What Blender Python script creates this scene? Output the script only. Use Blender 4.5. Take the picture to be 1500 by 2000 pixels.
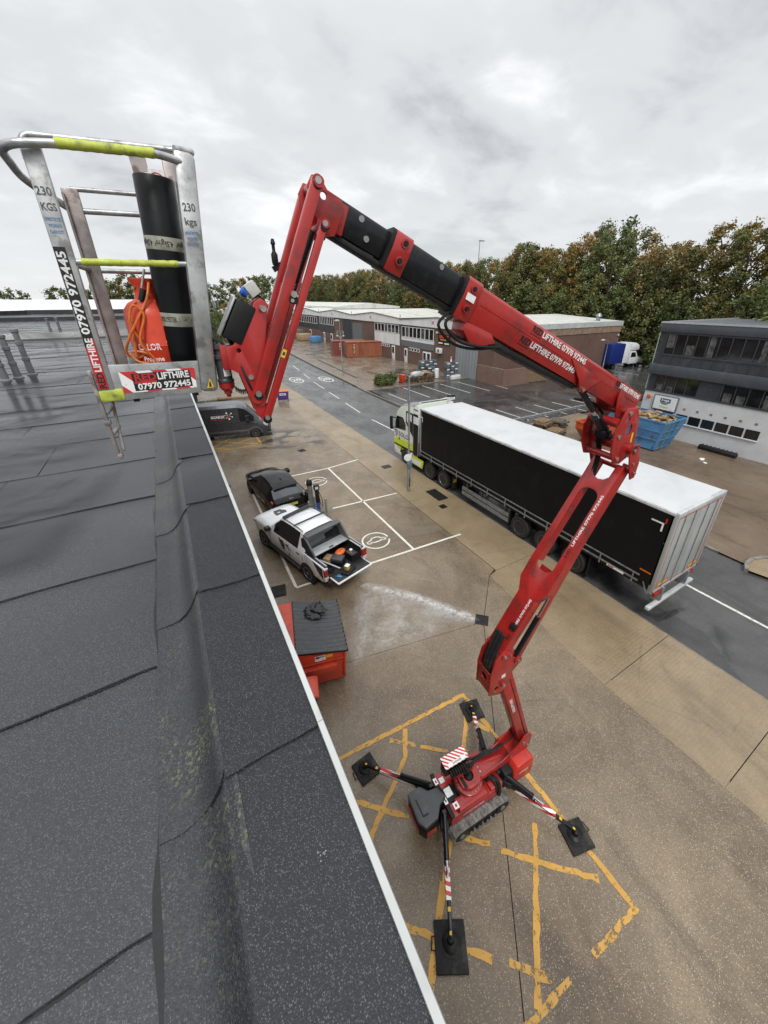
import bpy, bmesh, math, random
import numpy as np
from mathutils import Vector, Matrix, geometry, noise

scene = bpy.context.scene
for o in list(bpy.data.objects):
    bpy.data.objects.remove(o)
COL = scene.collection
RAD = math.radians

# ------------------------------------------------------------------ camera
cam_data = bpy.data.cameras.new('camera')
cam = bpy.data.objects.new('camera', cam_data)
COL.objects.link(cam)
cam.location = (0, 0, 9.5)
cam.rotation_euler = (RAD(90 - 25.436), 0, RAD(-30.947))
cam_data.sensor_fit = 'VERTICAL'
cam_data.sensor_height = 24.0
cam_data.lens = 738.0 / 2000.0 * 24.0
cam_data.shift_x = -40.0 / 2000.0
cam_data.shift_y = -65.0 / 2000.0
cam_data.clip_start = 0.05
cam_data.clip_end = 3000
scene.camera = cam

# ------------------------------------------------------------------ sky
SUN_EL, SUN_AZ = RAD(52), RAD(205)
world = bpy.data.worlds.new('World')
scene.world = world
world.use_nodes = True
wn, wl = world.node_tree.nodes, world.node_tree.links
wn.clear()
w_out = wn.new('ShaderNodeOutputWorld')
w_bg = wn.new('ShaderNodeBackground')
w_sky = wn.new('ShaderNodeTexSky')
w_sky.sky_type = 'NISHITA'
w_sky.sun_disc = False
w_sky.sun_elevation = SUN_EL
w_sky.sun_rotation = SUN_AZ
w_tc = wn.new('ShaderNodeTexCoord')
w_sep = wn.new('ShaderNodeSeparateXYZ')
wl.new(w_tc.outputs['Generated'], w_sep.inputs[0])


def wmath(op, a, b=None, clamp=False):
    n = wn.new('ShaderNodeMath')
    n.operation = op
    n.use_clamp = clamp
    for i, x in enumerate((a, b)):
        if x is None:
            continue
        if isinstance(x, (int, float)):
            n.inputs[i].default_value = x
        else:
            wl.new(x, n.inputs[i])
    return n.outputs[0]


zpos = wmath('MAXIMUM', w_sep.outputs[2], 0.0)
zden = wmath('ADD', zpos, 0.30)
w_cmb = wn.new('ShaderNodeCombineXYZ')          # cloud deck seen in perspective
wl.new(wmath('DIVIDE', w_sep.outputs[0], zden), w_cmb.inputs[0])
wl.new(wmath('DIVIDE', w_sep.outputs[1], zden), w_cmb.inputs[1])
w_map = wn.new('ShaderNodeMapping')
w_map.inputs['Rotation'].default_value = (0, 0, RAD(24))
w_map.inputs['Scale'].default_value = (0.95, 1.15, 1.0)
w_map.inputs['Location'].default_value = (1.7, 0.4, 0.0)
wl.new(w_cmb.outputs[0], w_map.inputs[0])


def wnoise(scale, detail, rough, dist):
    n = wn.new('ShaderNodeTexNoise')
    n.inputs['Scale'].default_value = scale
    n.inputs['Detail'].default_value = detail
    n.inputs['Roughness'].default_value = rough
    n.inputs['Distortion'].default_value = dist
    wl.new(w_map.outputs[0], n.inputs['Vector'])
    return n.outputs['Fac']


n_big, n_fine = wnoise(1.15, 6, 0.52, 0.3), wnoise(3.4, 7, 0.55, 0.4)
cl = wmath('ADD', wmath('MULTIPLY', n_big, 0.64), wmath('MULTIPLY', n_fine, 0.36))
w_ramp = wn.new('ShaderNodeValToRGB')
cr = w_ramp.color_ramp
cr.interpolation = 'EASE'
cr.elements[0].position, cr.elements[0].color = 0.33, (0.36, 0.376, 0.395, 1)
cr.elements[1].position, cr.elements[1].color = 0.66, (0.80, 0.81, 0.815, 1)
e = cr.elements.new(0.5)
e.color = (0.575, 0.588, 0.60, 1)
wl.new(cl, w_ramp.inputs[0])
# overcast dome: the cloud deck gets brighter towards the zenith
w_gain = wn.new('ShaderNodeMapRange')
w_gain.interpolation_type = 'SMOOTHSTEP'
w_gain.inputs[1].default_value, w_gain.inputs[2].default_value = 0.35, 1.0
w_gain.inputs[3].default_value, w_gain.inputs[4].default_value = 1.0, 2.2
wl.new(zpos, w_gain.inputs[0])
w_mulc = wn.new('ShaderNodeVectorMath')
w_mulc.operation = 'SCALE'
wl.new(w_ramp.outputs[0], w_mulc.inputs[0])
wl.new(w_gain.outputs[0], w_mulc.inputs['Scale'])
# thin bright haze just above the horizon
w_hor = wn.new('ShaderNodeMapRange')
w_hor.interpolation_type = 'SMOOTHSTEP'
w_hor.inputs[1].default_value, w_hor.inputs[2].default_value = 0.0, 0.22
w_hor.inputs[3].default_value, w_hor.inputs[4].default_value = 0.75, 0.0
wl.new(zpos, w_hor.inputs[0])
w_mixh = wn.new('ShaderNodeMix')
w_mixh.data_type = 'RGBA'
wl.new(w_hor.outputs[0], w_mixh.inputs[0])
wl.new(w_mulc.outputs[0], w_mixh.inputs[6])
w_mixh.inputs[7].default_value = (0.65, 0.668, 0.68, 1)
w_skys = wn.new('ShaderNodeVectorMath')
w_skys.operation = 'SCALE'
w_skys.inputs['Scale'].default_value = 0.1
wl.new(w_sky.outputs[0], w_skys.inputs[0])
w_mix = wn.new('ShaderNodeMix')
w_mix.data_type = 'RGBA'
w_mix.inputs[0].default_value = 0.94
wl.new(w_skys.outputs[0], w_mix.inputs[6])
wl.new(w_mixh.outputs[2], w_mix.inputs[7])
wl.new(w_mix.outputs[2], w_bg.inputs['Color'])
w_bg.inputs['Strength'].default_value = 1.0
wl.new(w_bg.outputs[0], w_out.inputs['Surface'])

# ------------------------------------------------------------------ sun behind the cloud
sun_data = bpy.data.lights.new('sun', 'SUN')
sun_data.energy = 1.5
sun_data.angle = RAD(18)
sun_data.color = (1.0, 0.975, 0.94)
sun = bpy.data.objects.new('sun', sun_data)
COL.objects.link(sun)
_d = Vector((math.sin(SUN_AZ) * math.cos(SUN_EL), math.cos(SUN_AZ) * math.cos(SUN_EL), math.sin(SUN_EL)))
sun.rotation_euler = _d.to_track_quat('Z', 'Y').to_euler()
sun.location = (0, 0, 40)

vs = scene.view_settings
vs.view_transform = 'Standard'
vs.look = 'None'
vs.exposure = 0.45
vs.gamma = 1.0
vs.use_curve_mapping = False
scene.cycles.max_bounces = 6
scene.cycles.transparent_max_bounces = 12


# ================================================================== helpers
def srgb(r, g, b):
    f = lambda c: (c / 255 / 12.92) if c <= 10 else ((c / 255 + 0.055) / 1.055) ** 2.4
    return (f(r), f(g), f(b))


class NT:
    """small helper round a material's node tree"""

    def __init__(self, name):
        self.m = bpy.data.materials.new(name)
        self.m.use_nodes = True
        self.n, self.l = self.m.node_tree.nodes, self.m.node_tree.links
        self.b = self.n['Principled BSDF']
        self.out = self.n['Material Output']

    def new(self, t, **kw):
        n = self.n.new(t)
        for k, v in kw.items():
            setattr(n, k, v)
        return n

    def put(self, sock, val):
        if isinstance(val, bpy.types.NodeSocket):
            self.l.new(val, sock)
        elif isinstance(val, (tuple, list)) and len(val) == 3 and sock.type == 'RGBA':
            sock.default_value = (*val, 1)
        else:
            sock.default_value = val

    def set(self, **kw):
        for k, v in kw.items():
            self.put(self.b.inputs[k.replace('_', ' ')], v)
        return self

    def obj(self):
        return self.new('ShaderNodeTexCoord').outputs['Object']

    def geo(self):
        return self.new('ShaderNodeNewGeometry').outputs['Position']

    def rnd(self):
        return self.new('ShaderNodeObjectInfo').outputs['Random']

    def map(self, vec, scale=(1, 1, 1), loc=(0, 0, 0), rot=(0, 0, 0)):
        n = self.new('ShaderNodeMapping')
        self.l.new(vec, n.inputs[0])
        n.inputs['Scale'].default_value = scale
        n.inputs['Location'].default_value = loc
        n.inputs['Rotation'].default_value = rot
        return n.outputs[0]

    def noise(self, vec, scale, detail=4, rough=.55, dist=0):
        n = self.new('ShaderNodeTexNoise')
        self.l.new(vec, n.inputs['Vector'])
        n.inputs['Scale'].default_value = scale
        n.inputs['Detail'].default_value = detail
        n.inputs['Roughness'].default_value = rough
        n.inputs['Distortion'].default_value = dist
        return n.outputs['Fac']

    def voro(self, vec, scale, feature='F1', out='Distance'):
        n = self.new('ShaderNodeTexVoronoi', feature=feature)
        self.l.new(vec, n.inputs['Vector'])
        n.inputs['Scale'].default_value = scale
        return n.outputs[out]

    def ramp(self, fac, stops, interp='LINEAR'):
        n = self.new('ShaderNodeValToRGB')
        n.color_ramp.interpolation = interp
        el = n.color_ramp.elements
        while len(el) < len(stops):
            el.new(0.5)
        for e, (p, c) in zip(el, stops):
            e.position = p
            e.color = (*c, 1) if isinstance(c, (tuple, list)) else (c, c, c, 1)
        self.put(n.inputs[0], fac)
        return n.outputs[0]

    def mix(self, fac, a, b, blend='MIX'):
        n = self.new('ShaderNodeMix', data_type='RGBA', blend_type=blend)
        self.put(n.inputs[0], fac)
        self.put(n.inputs[6], a)
        self.put(n.inputs[7], b)
        return n.outputs[2]

    def math(self, op, a, b=0.0, clamp=False):
        n = self.new('ShaderNodeMath', operation=op, use_clamp=clamp)
        self.put(n.inputs[0], a)
        self.put(n.inputs[1], b)
        return n.outputs[0]

    def mr(self, v, a, b, c, d, smooth=False):
        n = self.new('ShaderNodeMapRange')
        if smooth:
            n.interpolation_type = 'SMOOTHSTEP'
        self.put(n.inputs[0], v)
        for i, x in enumerate((a, b, c, d)):
            n.inputs[i + 1].default_value = x
        return n.outputs[0]

    def bump(self, h, strength=.3, dist=.01):
        n = self.new('ShaderNodeBump')
        n.inputs['Strength'].default_value = strength
        n.inputs['Distance'].default_value = dist
        self.put(n.inputs['Height'], h)
        self.l.new(n.outputs[0], self.b.inputs['Normal'])

    def cut(self, fac):
        """fac 1 = there, 0 = worn away"""
        t = self.new('ShaderNodeBsdfTransparent')
        mx = self.new('ShaderNodeMixShader')
        self.put(mx.inputs[0], fac)
        self.l.new(t.outputs[0], mx.inputs[1])
        self.l.new(self.b.outputs[0], mx.inputs[2])
        self.l.new(mx.outputs[0], self.out.inputs[0])
        return self


def pbr(name, col, rough=.5, metal=0., var=.12, vs=3., col2=None, bump=0., bs=60., rv=.1, coat=0., dirt=None, dirt_amt=.5, ds=6., spec=.5, scuff=None):
    """painted / moulded surface with mottling, worn gloss and optional dirt blotches"""
    t = NT(name)
    p = t.obj()
    n1 = t.noise(p, vs, 5, .6)
    c2 = col2 or tuple(c * (1 - var * 2.2) for c in col)
    c = t.mix(t.mr(n1, .35, .68, 0, 1), col, c2) if (var or col2) else col
    if dirt is not None:
        d = t.mr(t.noise(p, ds, 7, .65), .52, .66, 0, dirt_amt, True)
        c = t.mix(d, c, dirt)
    if scuff is not None:
        c = t.mix(t.mr(t.noise(t.map(p, (1, .35, 1), rot=(.5, .3, .9)), 55, 5, .75), .64, .72, 0, .75), c, scuff)
    t.set(Base_Color=c, Metallic=metal, Coat_Weight=coat)
    t.b.inputs['Specular IOR Level'].default_value = spec
    t.set(Roughness=t.mr(t.noise(p, vs * 2.3, 4), .3, .7, max(.03, rough - rv), min(1, rough + rv)))
    if bump:
        t.bump(t.noise(p, bs, 3), bump, .004)
    return t.m


def plain(name, col, rough=.5, metal=0.):
    return pbr(name, col, rough, metal, var=.05)


# ------------------------------------------------------------------ mesh builder
class MB:
    def __init__(self, mat=None):
        self.v, self.f, self.fm, self.mats = [], [], [], []
        self.cur = mat

    def _mi(self, mat):
        mat = mat or self.cur
        if mat not in self.mats:
            self.mats.append(mat)
        return self.mats.index(mat)

    def add(self, verts, faces, M=None, mat=None):
        o = len(self.v)
        self.v += [tuple(M @ Vector(p)) if M is not None else tuple(p) for p in verts]
        mi = self._mi(mat)
        for f in faces:
            self.f.append([o + i for i in f])
            self.fm.append(mi)
        return self

    def box(self, x0, x1, y0, y1, z0, z1, bev=0., M=None, mat=None):
        if bev <= 0:
            vs = [(x, y, z) for z in (z0, z1) for y in (y0, y1) for x in (x0, x1)]
            fs = [(0, 2, 3, 1), (4, 5, 7, 6), (0, 1, 5, 4), (2, 6, 7, 3), (0, 4, 6, 2), (1, 3, 7, 5)]
            return self.add(vs, fs, M, mat)
        b = min(bev, abs(x1 - x0) * .49, abs(y1 - y0) * .49, abs(z1 - z0) * .49)
        bm = bmesh.new()
        bmesh.ops.create_cube(bm, size=1)
        for v in bm.verts:
            v.co = (x0 + (v.co.x + .5) * (x1 - x0), y0 + (v.co.y + .5) * (y1 - y0), z0 + (v.co.z + .5) * (z1 - z0))
        bmesh.ops.bevel(bm, geom=bm.edges[:], offset=b, segments=2, affect='EDGES', profile=.5)
        return self.bm(bm, M, mat)

    def bm(self, bm, M=None, mat=None):
        bm.verts.index_update()
        self.add([v.co[:] for v in bm.verts], [[v.index for v in f.verts] for f in bm.faces], M, mat)
        bm.free()
        return self

    def bar(self, p0, p1, w, h, up=(0, 0, 1), bev=0., mat=None, w1=None, h1=None):
        """rectangular bar from p0 to p1; w across, h along 'up'"""
        p0, p1 = Vector(p0), Vector(p1)
        d = (p1 - p0).normalized()
        u = Vector(up)
        s = d.cross(u)
        if s.length < 1e-5:
            s = d.cross(Vector((1, 0, 0)))
        s.normalize()
        u = s.cross(d).normalized()
        L = (p1 - p0).length
        M = Matrix(((d.x, s.x, u.x, p0.x), (d.y, s.y, u.y, p0.y), (d.z, s.z, u.z, p0.z), (0, 0, 0, 1)))
        if w1 is None and h1 is None:
            return self.box(0, L, -w / 2, w / 2, -h / 2, h / 2, bev, M, mat)
        w1, h1 = w1 or w, h1 or h
        vs = [(0, a * w / 2, b * h / 2) for a, b in ((-1, -1), (1, -1), (1, 1), (-1, 1))] + [(L, a * w1 / 2, b * h1 / 2) for a, b in ((-1, -1), (1, -1), (1, 1), (-1, 1))]
        return self.add(vs, [(3, 2, 1, 0), (4, 5, 6, 7), (0, 1, 5, 4), (1, 2, 6, 5), (2, 3, 7, 6), (3, 0, 4, 7)], M, mat)

    def hose(self, pts, r, seg=6, mat=None, k=5):
        """tube along a smooth curve through the points"""
        P, out = [Vector(p) for p in pts], []
        for i in range(len(P) - 1):
            a, b, c, d = P[max(i - 1, 0)], P[i], P[i + 1], P[min(i + 2, len(P) - 1)]
            for q in range(k):
                t = q / k
                out.append(.5 * ((2 * b) + (c - a) * t + (2 * a - 5 * b + 4 * c - d) * t ** 2 + (-a + 3 * b - 3 * c + d) * t ** 3))
        return self.tube(out + [P[-1]], r, seg, mat)

    def tube(self, pts, r, seg=8, mat=None, caps=True):
        pts = [Vector(p) for p in pts]
        n = len(pts)
        rr = r if isinstance(r, (list, tuple)) else [r] * n
        tang = []
        for i in range(n):
            a, b = pts[max(i - 1, 0)], pts[min(i + 1, n - 1)]
            tang.append((b - a).normalized())
        t0 = tang[0]
        nrm = t0.orthogonal().normalized()
        vs, fs = [], []
        for i in range(n):
            t = tang[i]
            nrm = (nrm - t * nrm.dot(t))
            nrm = nrm.normalized() if nrm.length > 1e-6 else t.orthogonal().normalized()
            bi = t.cross(nrm)
            for k in range(seg):
                a = 2 * math.pi * k / seg
                vs.append(tuple(pts[i] + (nrm * math.cos(a) + bi * math.sin(a)) * rr[i]))
        for i in range(n - 1):
            for k in range(seg):
                a, b = i * seg + k, i * seg + (k + 1) % seg
                fs.append((a, b, b + seg, a + seg))
        if caps:
            fs.append(tuple(range(seg))[::-1])
            fs.append(tuple((n - 1) * seg + k for k in range(seg)))
        return self.add(vs, fs, None, mat)

    def cyl(self, p0, p1, r0, r1=None, seg=14, mat=None):
        return self.tube([p0, p1], [r0, r0 if r1 is None else r1], seg, mat)

    def lathe(self, prof, M=None, seg=20, mat=None, close=False):
        """profile (r, z) round local z"""
        vs, fs = [], []
        for r, z in prof:
            for k in range(seg):
                a = 2 * math.pi * k / seg
                vs.append((r * math.cos(a), r * math.sin(a), z))
        n = len(prof)
        for i in range(n - 1 + (1 if close else 0)):
            for k in range(seg):
                a, b = i * seg + k, i * seg + (k + 1) % seg
                c, d = ((i + 1) % n) * seg + (k + 1) % seg, ((i + 1) % n) * seg + k
                fs.append((a, b, c, d))
        if not close:
            if prof[0][0] > 1e-4:
                fs.append(tuple(range(seg))[::-1])
            if prof[-1][0] > 1e-4:
                fs.append(tuple((n - 1) * seg + k for k in range(seg)))
        return self.add(vs, fs, M, mat)

    def prism(self, pts, a, b, axis='y', holes=(), M=None, mat=None):
        """polygon extruded along an axis; pts in the other two axes (x,z)/(y,z)/(x,y)"""
        def P(p, t):
            return {'y': (p[0], t, p[1]), 'x': (t, p[0], p[1]), 'z': (p[0], p[1], t)}[axis]
        loops = [list(pts)] + [list(h) for h in holes]
        flat = [p for lp in loops for p in lp]
        n = len(flat)
        vs = [P(p, a) for p in flat] + [P(p, b) for p in flat]
        if holes:
            tris = geometry.tessellate_polygon([[Vector((p[0], p[1], 0)) for p in lp] for lp in loops])
            fs = [tuple(t) for t in tris] + [tuple(i + n for i in t[::-1]) for t in tris]
        else:
            fs = [tuple(range(n)), tuple(range(2 * n - 1, n - 1, -1))]
        o = 0
        for lp in loops:
            k = len(lp)
            for i in range(k):
                j = (i + 1) % k
                fs.append((o + i, o + j, o + j + n, o + i + n))
            o += k
        return self.add(vs, fs, M, mat)

    def sheet(self, pts, z=0., M=None, mat=None):
        return self.add([(p[0], p[1], z) for p in pts], [tuple(range(len(pts)))], M, mat)

    def ball(self, c, r, seg=12, mat=None, sz=(1, 1, 1)):
        n = max(4, seg // 2)
        prof = [(r * math.sin(math.pi * i / n), -r * math.cos(math.pi * i / n)) for i in range(n + 1)]
        prof[0] = (1e-5, -r)
        prof[-1] = (1e-5, r)
        M = Matrix.Translation(c) @ Matrix.Diagonal((*sz, 1))
        return self.lathe(prof, M, seg, mat)

    def text(self, s, size, M, mat, bold=0., align='CENTER', sx=1., depth=.0006, fit=None, shear=0., space=1.):
        cu = bpy.data.curves.new('t', 'FONT')
        cu.body = s
        cu.size = size
        cu.align_x = align
        cu.align_y = 'CENTER'
        cu.extrude = depth
        cu.offset = bold * size
        cu.resolution_u = 2
        cu.shear = shear
        cu.space_character = space
        ob = bpy.data.objects.new('t', cu)
        COL.objects.link(ob)
        bpy.context.view_layer.update()
        me = bpy.data.meshes.new_from_object(ob.evaluated_get(bpy.context.evaluated_depsgraph_get()))
        vs = [v.co[:] for v in me.vertices]
        fs = [list(p.vertices) for p in me.polygons]
        bpy.data.objects.remove(ob)
        bpy.data.curves.remove(cu)
        bpy.data.meshes.remove(me)
        if vs:
            if fit:
                w = max(v[0] for v in vs) - min(v[0] for v in vs)
                sx = fit / max(w, 1e-6)
            self.add([(v[0] * sx, v[1], v[2]) for v in vs], fs, M, mat)
        return self

    def mesh(self, name, bevel=0., smooth=35., recalc=True):
        me = bpy.data.meshes.new(name)
        me.from_pydata(self.v, [], self.f)
        for m in self.mats:
            me.materials.append(m)
        me.polygons.foreach_set('material_index', self.fm)
        if recalc or bevel:
            bm = bmesh.new()
            bm.from_mesh(me)
            if recalc:
                bmesh.ops.recalc_face_normals(bm, faces=bm.faces[:])
            if bevel:
                bmesh.ops.remove_doubles(bm, verts=bm.verts[:], dist=1e-5)
                es = [e for e in bm.edges if len(e.link_faces) == 2 and e.calc_face_angle(0) > RAD(32)]
                bmesh.ops.bevel(bm, geom=es, offset=bevel, segments=2, affect='EDGES', profile=.5, clamp_overlap=True)
            bm.to_mesh(me)
            bm.free()
        if smooth:
            me.polygons.foreach_set('use_smooth', [True] * len(me.polygons))
            try:
                me.set_sharp_from_angle(angle=RAD(smooth))
            except Exception:
                pass
        me.update()
        return me

    def build(self, name, parent=None, bevel=0., smooth=35., recalc=True, M=None):
        if M is not None:
            self.v = [tuple(M @ Vector(p)) for p in self.v]
        ob = bpy.data.objects.new(name, self.mesh(name, bevel, smooth, recalc))
        COL.objects.link(ob)
        if parent is not None:
            ob.parent = parent
        return ob


def tag(o, label=None, cat=None, group=None, kind=None):
    if label:
        o['label'] = label
    if cat:
        o['category'] = cat
    if group:
        o['group'] = group
    if kind:
        o['kind'] = kind
    return o


def thing(name, label, cat, loc=(0, 0, 0), rz=0., group=None):
    o = bpy.data.objects.new(name, None)
    o.empty_display_size = .2
    COL.objects.link(o)
    o.location = loc
    o.rotation_euler = (0, 0, rz)
    return tag(o, label, cat, group)


def copy_tree(o, parent=None):
    c = o.copy()
    COL.objects.link(c)
    c.parent = parent
    for ch in list(o.children):
        copy_tree(ch, c)
    return c


def frame(o, x, u):
    """matrix with origin o, local x along x, local y along u, z the face normal"""
    x = Vector(x).normalized()
    u = Vector(u)
    u = (u - x * u.dot(x)).normalized()
    z = x.cross(u)
    return Matrix(((x.x, u.x, z.x, o[0]), (x.y, u.y, z.y, o[1]), (x.z, u.z, z.z, o[2]), (0, 0, 0, 1)))


def circ(cx, cy, r, n=16, ry=None, a0=0.):
    ry = r if ry is None else ry
    return [(cx + r * math.cos(a0 + 2 * math.pi * i / n), cy + ry * math.sin(a0 + 2 * math.pi * i / n)) for i in range(n)]


def grid_loft(stations, group, caps=('front', 'rear')):
    """stations: (x, [(y,z) half section from sill to centre top]); mirrored. returns {group: MB}"""
    n, k = len(stations), len(stations[0][1])
    V = []
    for x, pts in stations:
        xs = [p[2] if len(p) > 2 else x for p in pts]
        V.append([[(xs[j], s * pts[j][0], pts[j][1]) for j in range(k)] for s in (1, -1)])
    out = {}

    def put(g, quad):
        if g is None:
            return
        out.setdefault(g, MB()).add(quad, [tuple(range(len(quad)))])
    for i in range(n - 1):
        for j in range(k - 1):
            g = group(i, j)
            a = V[i][0][j], V[i + 1][0][j], V[i + 1][0][j + 1], V[i][0][j + 1]
            b = V[i][1][j], V[i][1][j + 1], V[i + 1][1][j + 1], V[i + 1][1][j]
            if isinstance(g, tuple):
                put(g[0], list(a))
                put(g[1], list(b))
            else:
                put(g, list(a))
                put(g, list(b))
        put('body', [V[i][0][0], V[i][1][0], V[i + 1][1][0], V[i + 1][0][0]])
    for idx, c in ((0, caps[0]), (n - 1, caps[1])):
        loop = V[idx][0][:] + V[idx][1][::-1]
        put('body' if c in ('front', 'rear') else c, loop)
    for mb in out.values():
        mb.weld = True
    return out


def weld(mb, d=1e-4):
    key, vs, mp = {}, [], []
    for p in mb.v:
        q = tuple(round(c / d) for c in p)
        if q not in key:
            key[q] = len(vs)
            vs.append(p)
        mp.append(key[q])
    mb.v = vs
    nf, nm = [], []
    for f, m in zip(mb.f, mb.fm):
        g = []
        for i in f:
            j = mp[i]
            if j not in g:
                g.append(j)
        if len(g) > 2:
            nf.append(g)
            nm.append(m)
    mb.f, mb.fm = nf, nm
    return mb


# ================================================================== materials
def ground_mat(name, dark, light, stone, scale=1., wet=(.22, .5), patch=None, stone_amt=.7, ribs=0., spec=.5, stain=.55, cracks=True):
    t = NT(name)
    p = t.geo()
    big = t.noise(p, .3 * scale, 7, .66, .6)
    med = t.noise(p, 1.1 * scale, 6, .65)
    c = t.mix(t.mr(big, .35, .66, 0, 1), dark, light)
    c = t.mix(t.mr(med, .3, .75, 0, .45), c, tuple(x * .62 for x in dark))
    # stains and tyre darkening with their own shapes
    st = t.mr(t.noise(t.map(p, (1.0, .38, 1)), .55, 7, .7, 1.2), .51, .68, 0, stain, True)
    c = t.mix(st, c, tuple(x * .45 for x in dark))
    agg = t.voro(p, 62 * scale, out='Color')
    aggd = t.voro(p, 62 * scale)
    sep = t.new('ShaderNodeSeparateColor')
    t.l.new(agg, sep.inputs[0])
    c = t.mix(t.mr(t.noise(p, 95 * scale, 2, .7), .3, .7, 0, .4), c, tuple(x * .4 for x in dark))
    pick = t.mr(sep.outputs[0], .5, .95, 0, stone_amt)
    pick = t.math('MULTIPLY', pick, t.mr(aggd, .25, .5, 1, 0))
    c = t.mix(pick, c, stone)
    dk = t.math('MULTIPLY', t.mr(sep.outputs[1], .5, .8, 0, .85), t.mr(aggd, .2, .5, 1, 0))
    c = t.mix(dk, c, tuple(x * .3 for x in dark))
    if cracks:
        ce = t.voro(t.mix(.16, p, t.new('ShaderNodeTexNoise').outputs['Color']), .23, 'DISTANCE_TO_EDGE')
        ck = t.math('MULTIPLY', t.mr(ce, .0, .006, .8, 0), t.mr(t.noise(p, .35, 3), .52, .6, 0, .45))
        c = t.mix(ck, c, tuple(x * .25 for x in dark))
    if patch:
        c = t.mix(t.mr(t.noise(p, .9, 3, .5, .8), .6, .64, 0, .6), c, patch)
    t.set(Base_Color=c, Roughness=t.mr(t.noise(t.map(p, (1, .6, 1)), .5, 6, .62, .6), .38, .62, wet[0], wet[1], True))
    t.b.inputs['Specular IOR Level'].default_value = spec
    h = t.math('ADD', t.math('MULTIPLY', aggd, -.5), t.math('MULTIPLY', t.noise(p, 14, 4), .6))
    if ribs:
        w = t.new('ShaderNodeTexWave', wave_type='BANDS', bands_direction='Y')
        t.l.new(p, w.inputs['Vector'])
        w.inputs['Scale'].default_value = 3.2
        w.inputs['Distortion'].default_value = 3.5
        w.inputs['Detail'].default_value = 2
        h = t.math('ADD', h, t.math('MULTIPLY', w.outputs['Fac'], ribs))
    t.bump(h, .35, .012)
    return t.m


M = {}
M['forecourt'] = ground_mat('forecourt_concrete', (.140, .100, .061), (.320, .245, .162), (.64, .55, .41), wet=(.12, .42), spec=.5, stone_amt=.75)
M['apron'] = ground_mat('apron_concrete', (.245, .182, .108), (.37, .288, .182), (.48, .4, .28), wet=(.14, .42), stone_amt=.35, ribs=.5, stain=.4)
M['trench'] = ground_mat('trench_patch', (.17, .135, .092), (.24, .195, .14), (.45, .4, .33), wet=(.3, .55), stone_amt=.3)
M['asphalt'] = ground_mat('road_asphalt', (.058, .057, .056), (.118, .116, .113), (.24, .23, .22), wet=(.09, .36), stone_amt=.4, spec=.55)
M['carpark'] = ground_mat('carpark_asphalt', (.040, .039, .039), (.080, .078, .076), (.2, .2, .2), wet=(.07, .34), stone_amt=.3, spec=.55)
M['yard'] = ground_mat('yard_concrete', (.16, .122, .085), (.27, .213, .158), (.42, .36, .3), wet=(.1, .4), stone_amt=.3)
M['yard_near'] = ground_mat('yard_worn_concrete', (.125, .085, .053), (.225, .162, .106), (.44, .36, .28), wet=(.18, .46), stone_amt=.5)
M['earth'] = ground_mat('earth', (.075, .07, .045), (.11, .10, .065), (.2, .18, .13), wet=(.5, .8), stone_amt=.3)
M['gravel'] = ground_mat('gravel', (.16, .115, .07), (.26, .19, .12), (.5, .4, .28), scale=.35, wet=(.4, .7), stone_amt=.9)
M['kerb'] = pbr('kerb_concrete', (.24, .22, .19), .5, var=.25, vs=4, bump=.3, bs=80, dirt=(.08, .07, .05))
M['iron'] = pbr('cast_iron', (.045, .043, .042), .45, .6, var=.3, vs=30, bump=.4, bs=40)


def paint_mat(name, col, worn=.45, scale=9.):
    t = NT(name)
    p = t.geo()
    n = t.noise(p, scale, 7, .68)
    fine = t.noise(p, 70, 3)
    c = t.mix(t.mr(t.noise(p, 3, 5), .35, .7, 0, .6), col, tuple(x * .62 for x in col))
    t.set(Base_Color=c, Roughness=.5)
    a = t.math('ADD', n, t.math('MULTIPLY', t.math('SUBTRACT', fine, .5), .25))
    return t.cut(t.mr(a, worn - .09, worn - .01, 0, 1, True)).m


M['yellow_line'] = paint_mat('yellow_road_paint', (.60, .33, .06), .445)
M['yellow_faint'] = paint_mat('yellow_road_paint_worn', (.58, .33, .07), .50)
M['white_line'] = paint_mat('white_road_paint', (.72, .70, .62), .40)
M['white_road'] = paint_mat('white_road_paint_worn', (.66, .65, .61), .44)

# milky runoff over the wet slab
t = NT('milky_runoff')
p = t.geo()
t.set(Base_Color=(.66, .66, .64), Roughness=.16)
a = t.math('ADD', t.math('MULTIPLY', t.noise(t.map(p, (1, 1, 1), rot=(0, 0, RAD(20))), 1.6, 8, .68, .8), .75), t.math('MULTIPLY', t.noise(t.map(p, (2.0, 9.0, 1), rot=(0, 0, RAD(-65))), 3, 4, .6), .3))
att = t.new('ShaderNodeAttribute', attribute_name='edge')
a2 = t.math('MULTIPLY', t.mr(a, .38, .80, .04, .56, True), att.outputs['Fac'])
M['milk'] = t.cut(a2).m
t = NT('milky_streak')
t.set(Base_Color=(.74, .74, .72), Roughness=.2)
att = t.new('ShaderNodeAttribute', attribute_name='edge')
M['milk_streak'] = t.cut(t.math('MULTIPLY', t.mr(t.noise(t.geo(), 5, 6, .65), .32, .6, .1, .85, True), att.outputs['Fac'])).m


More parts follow.
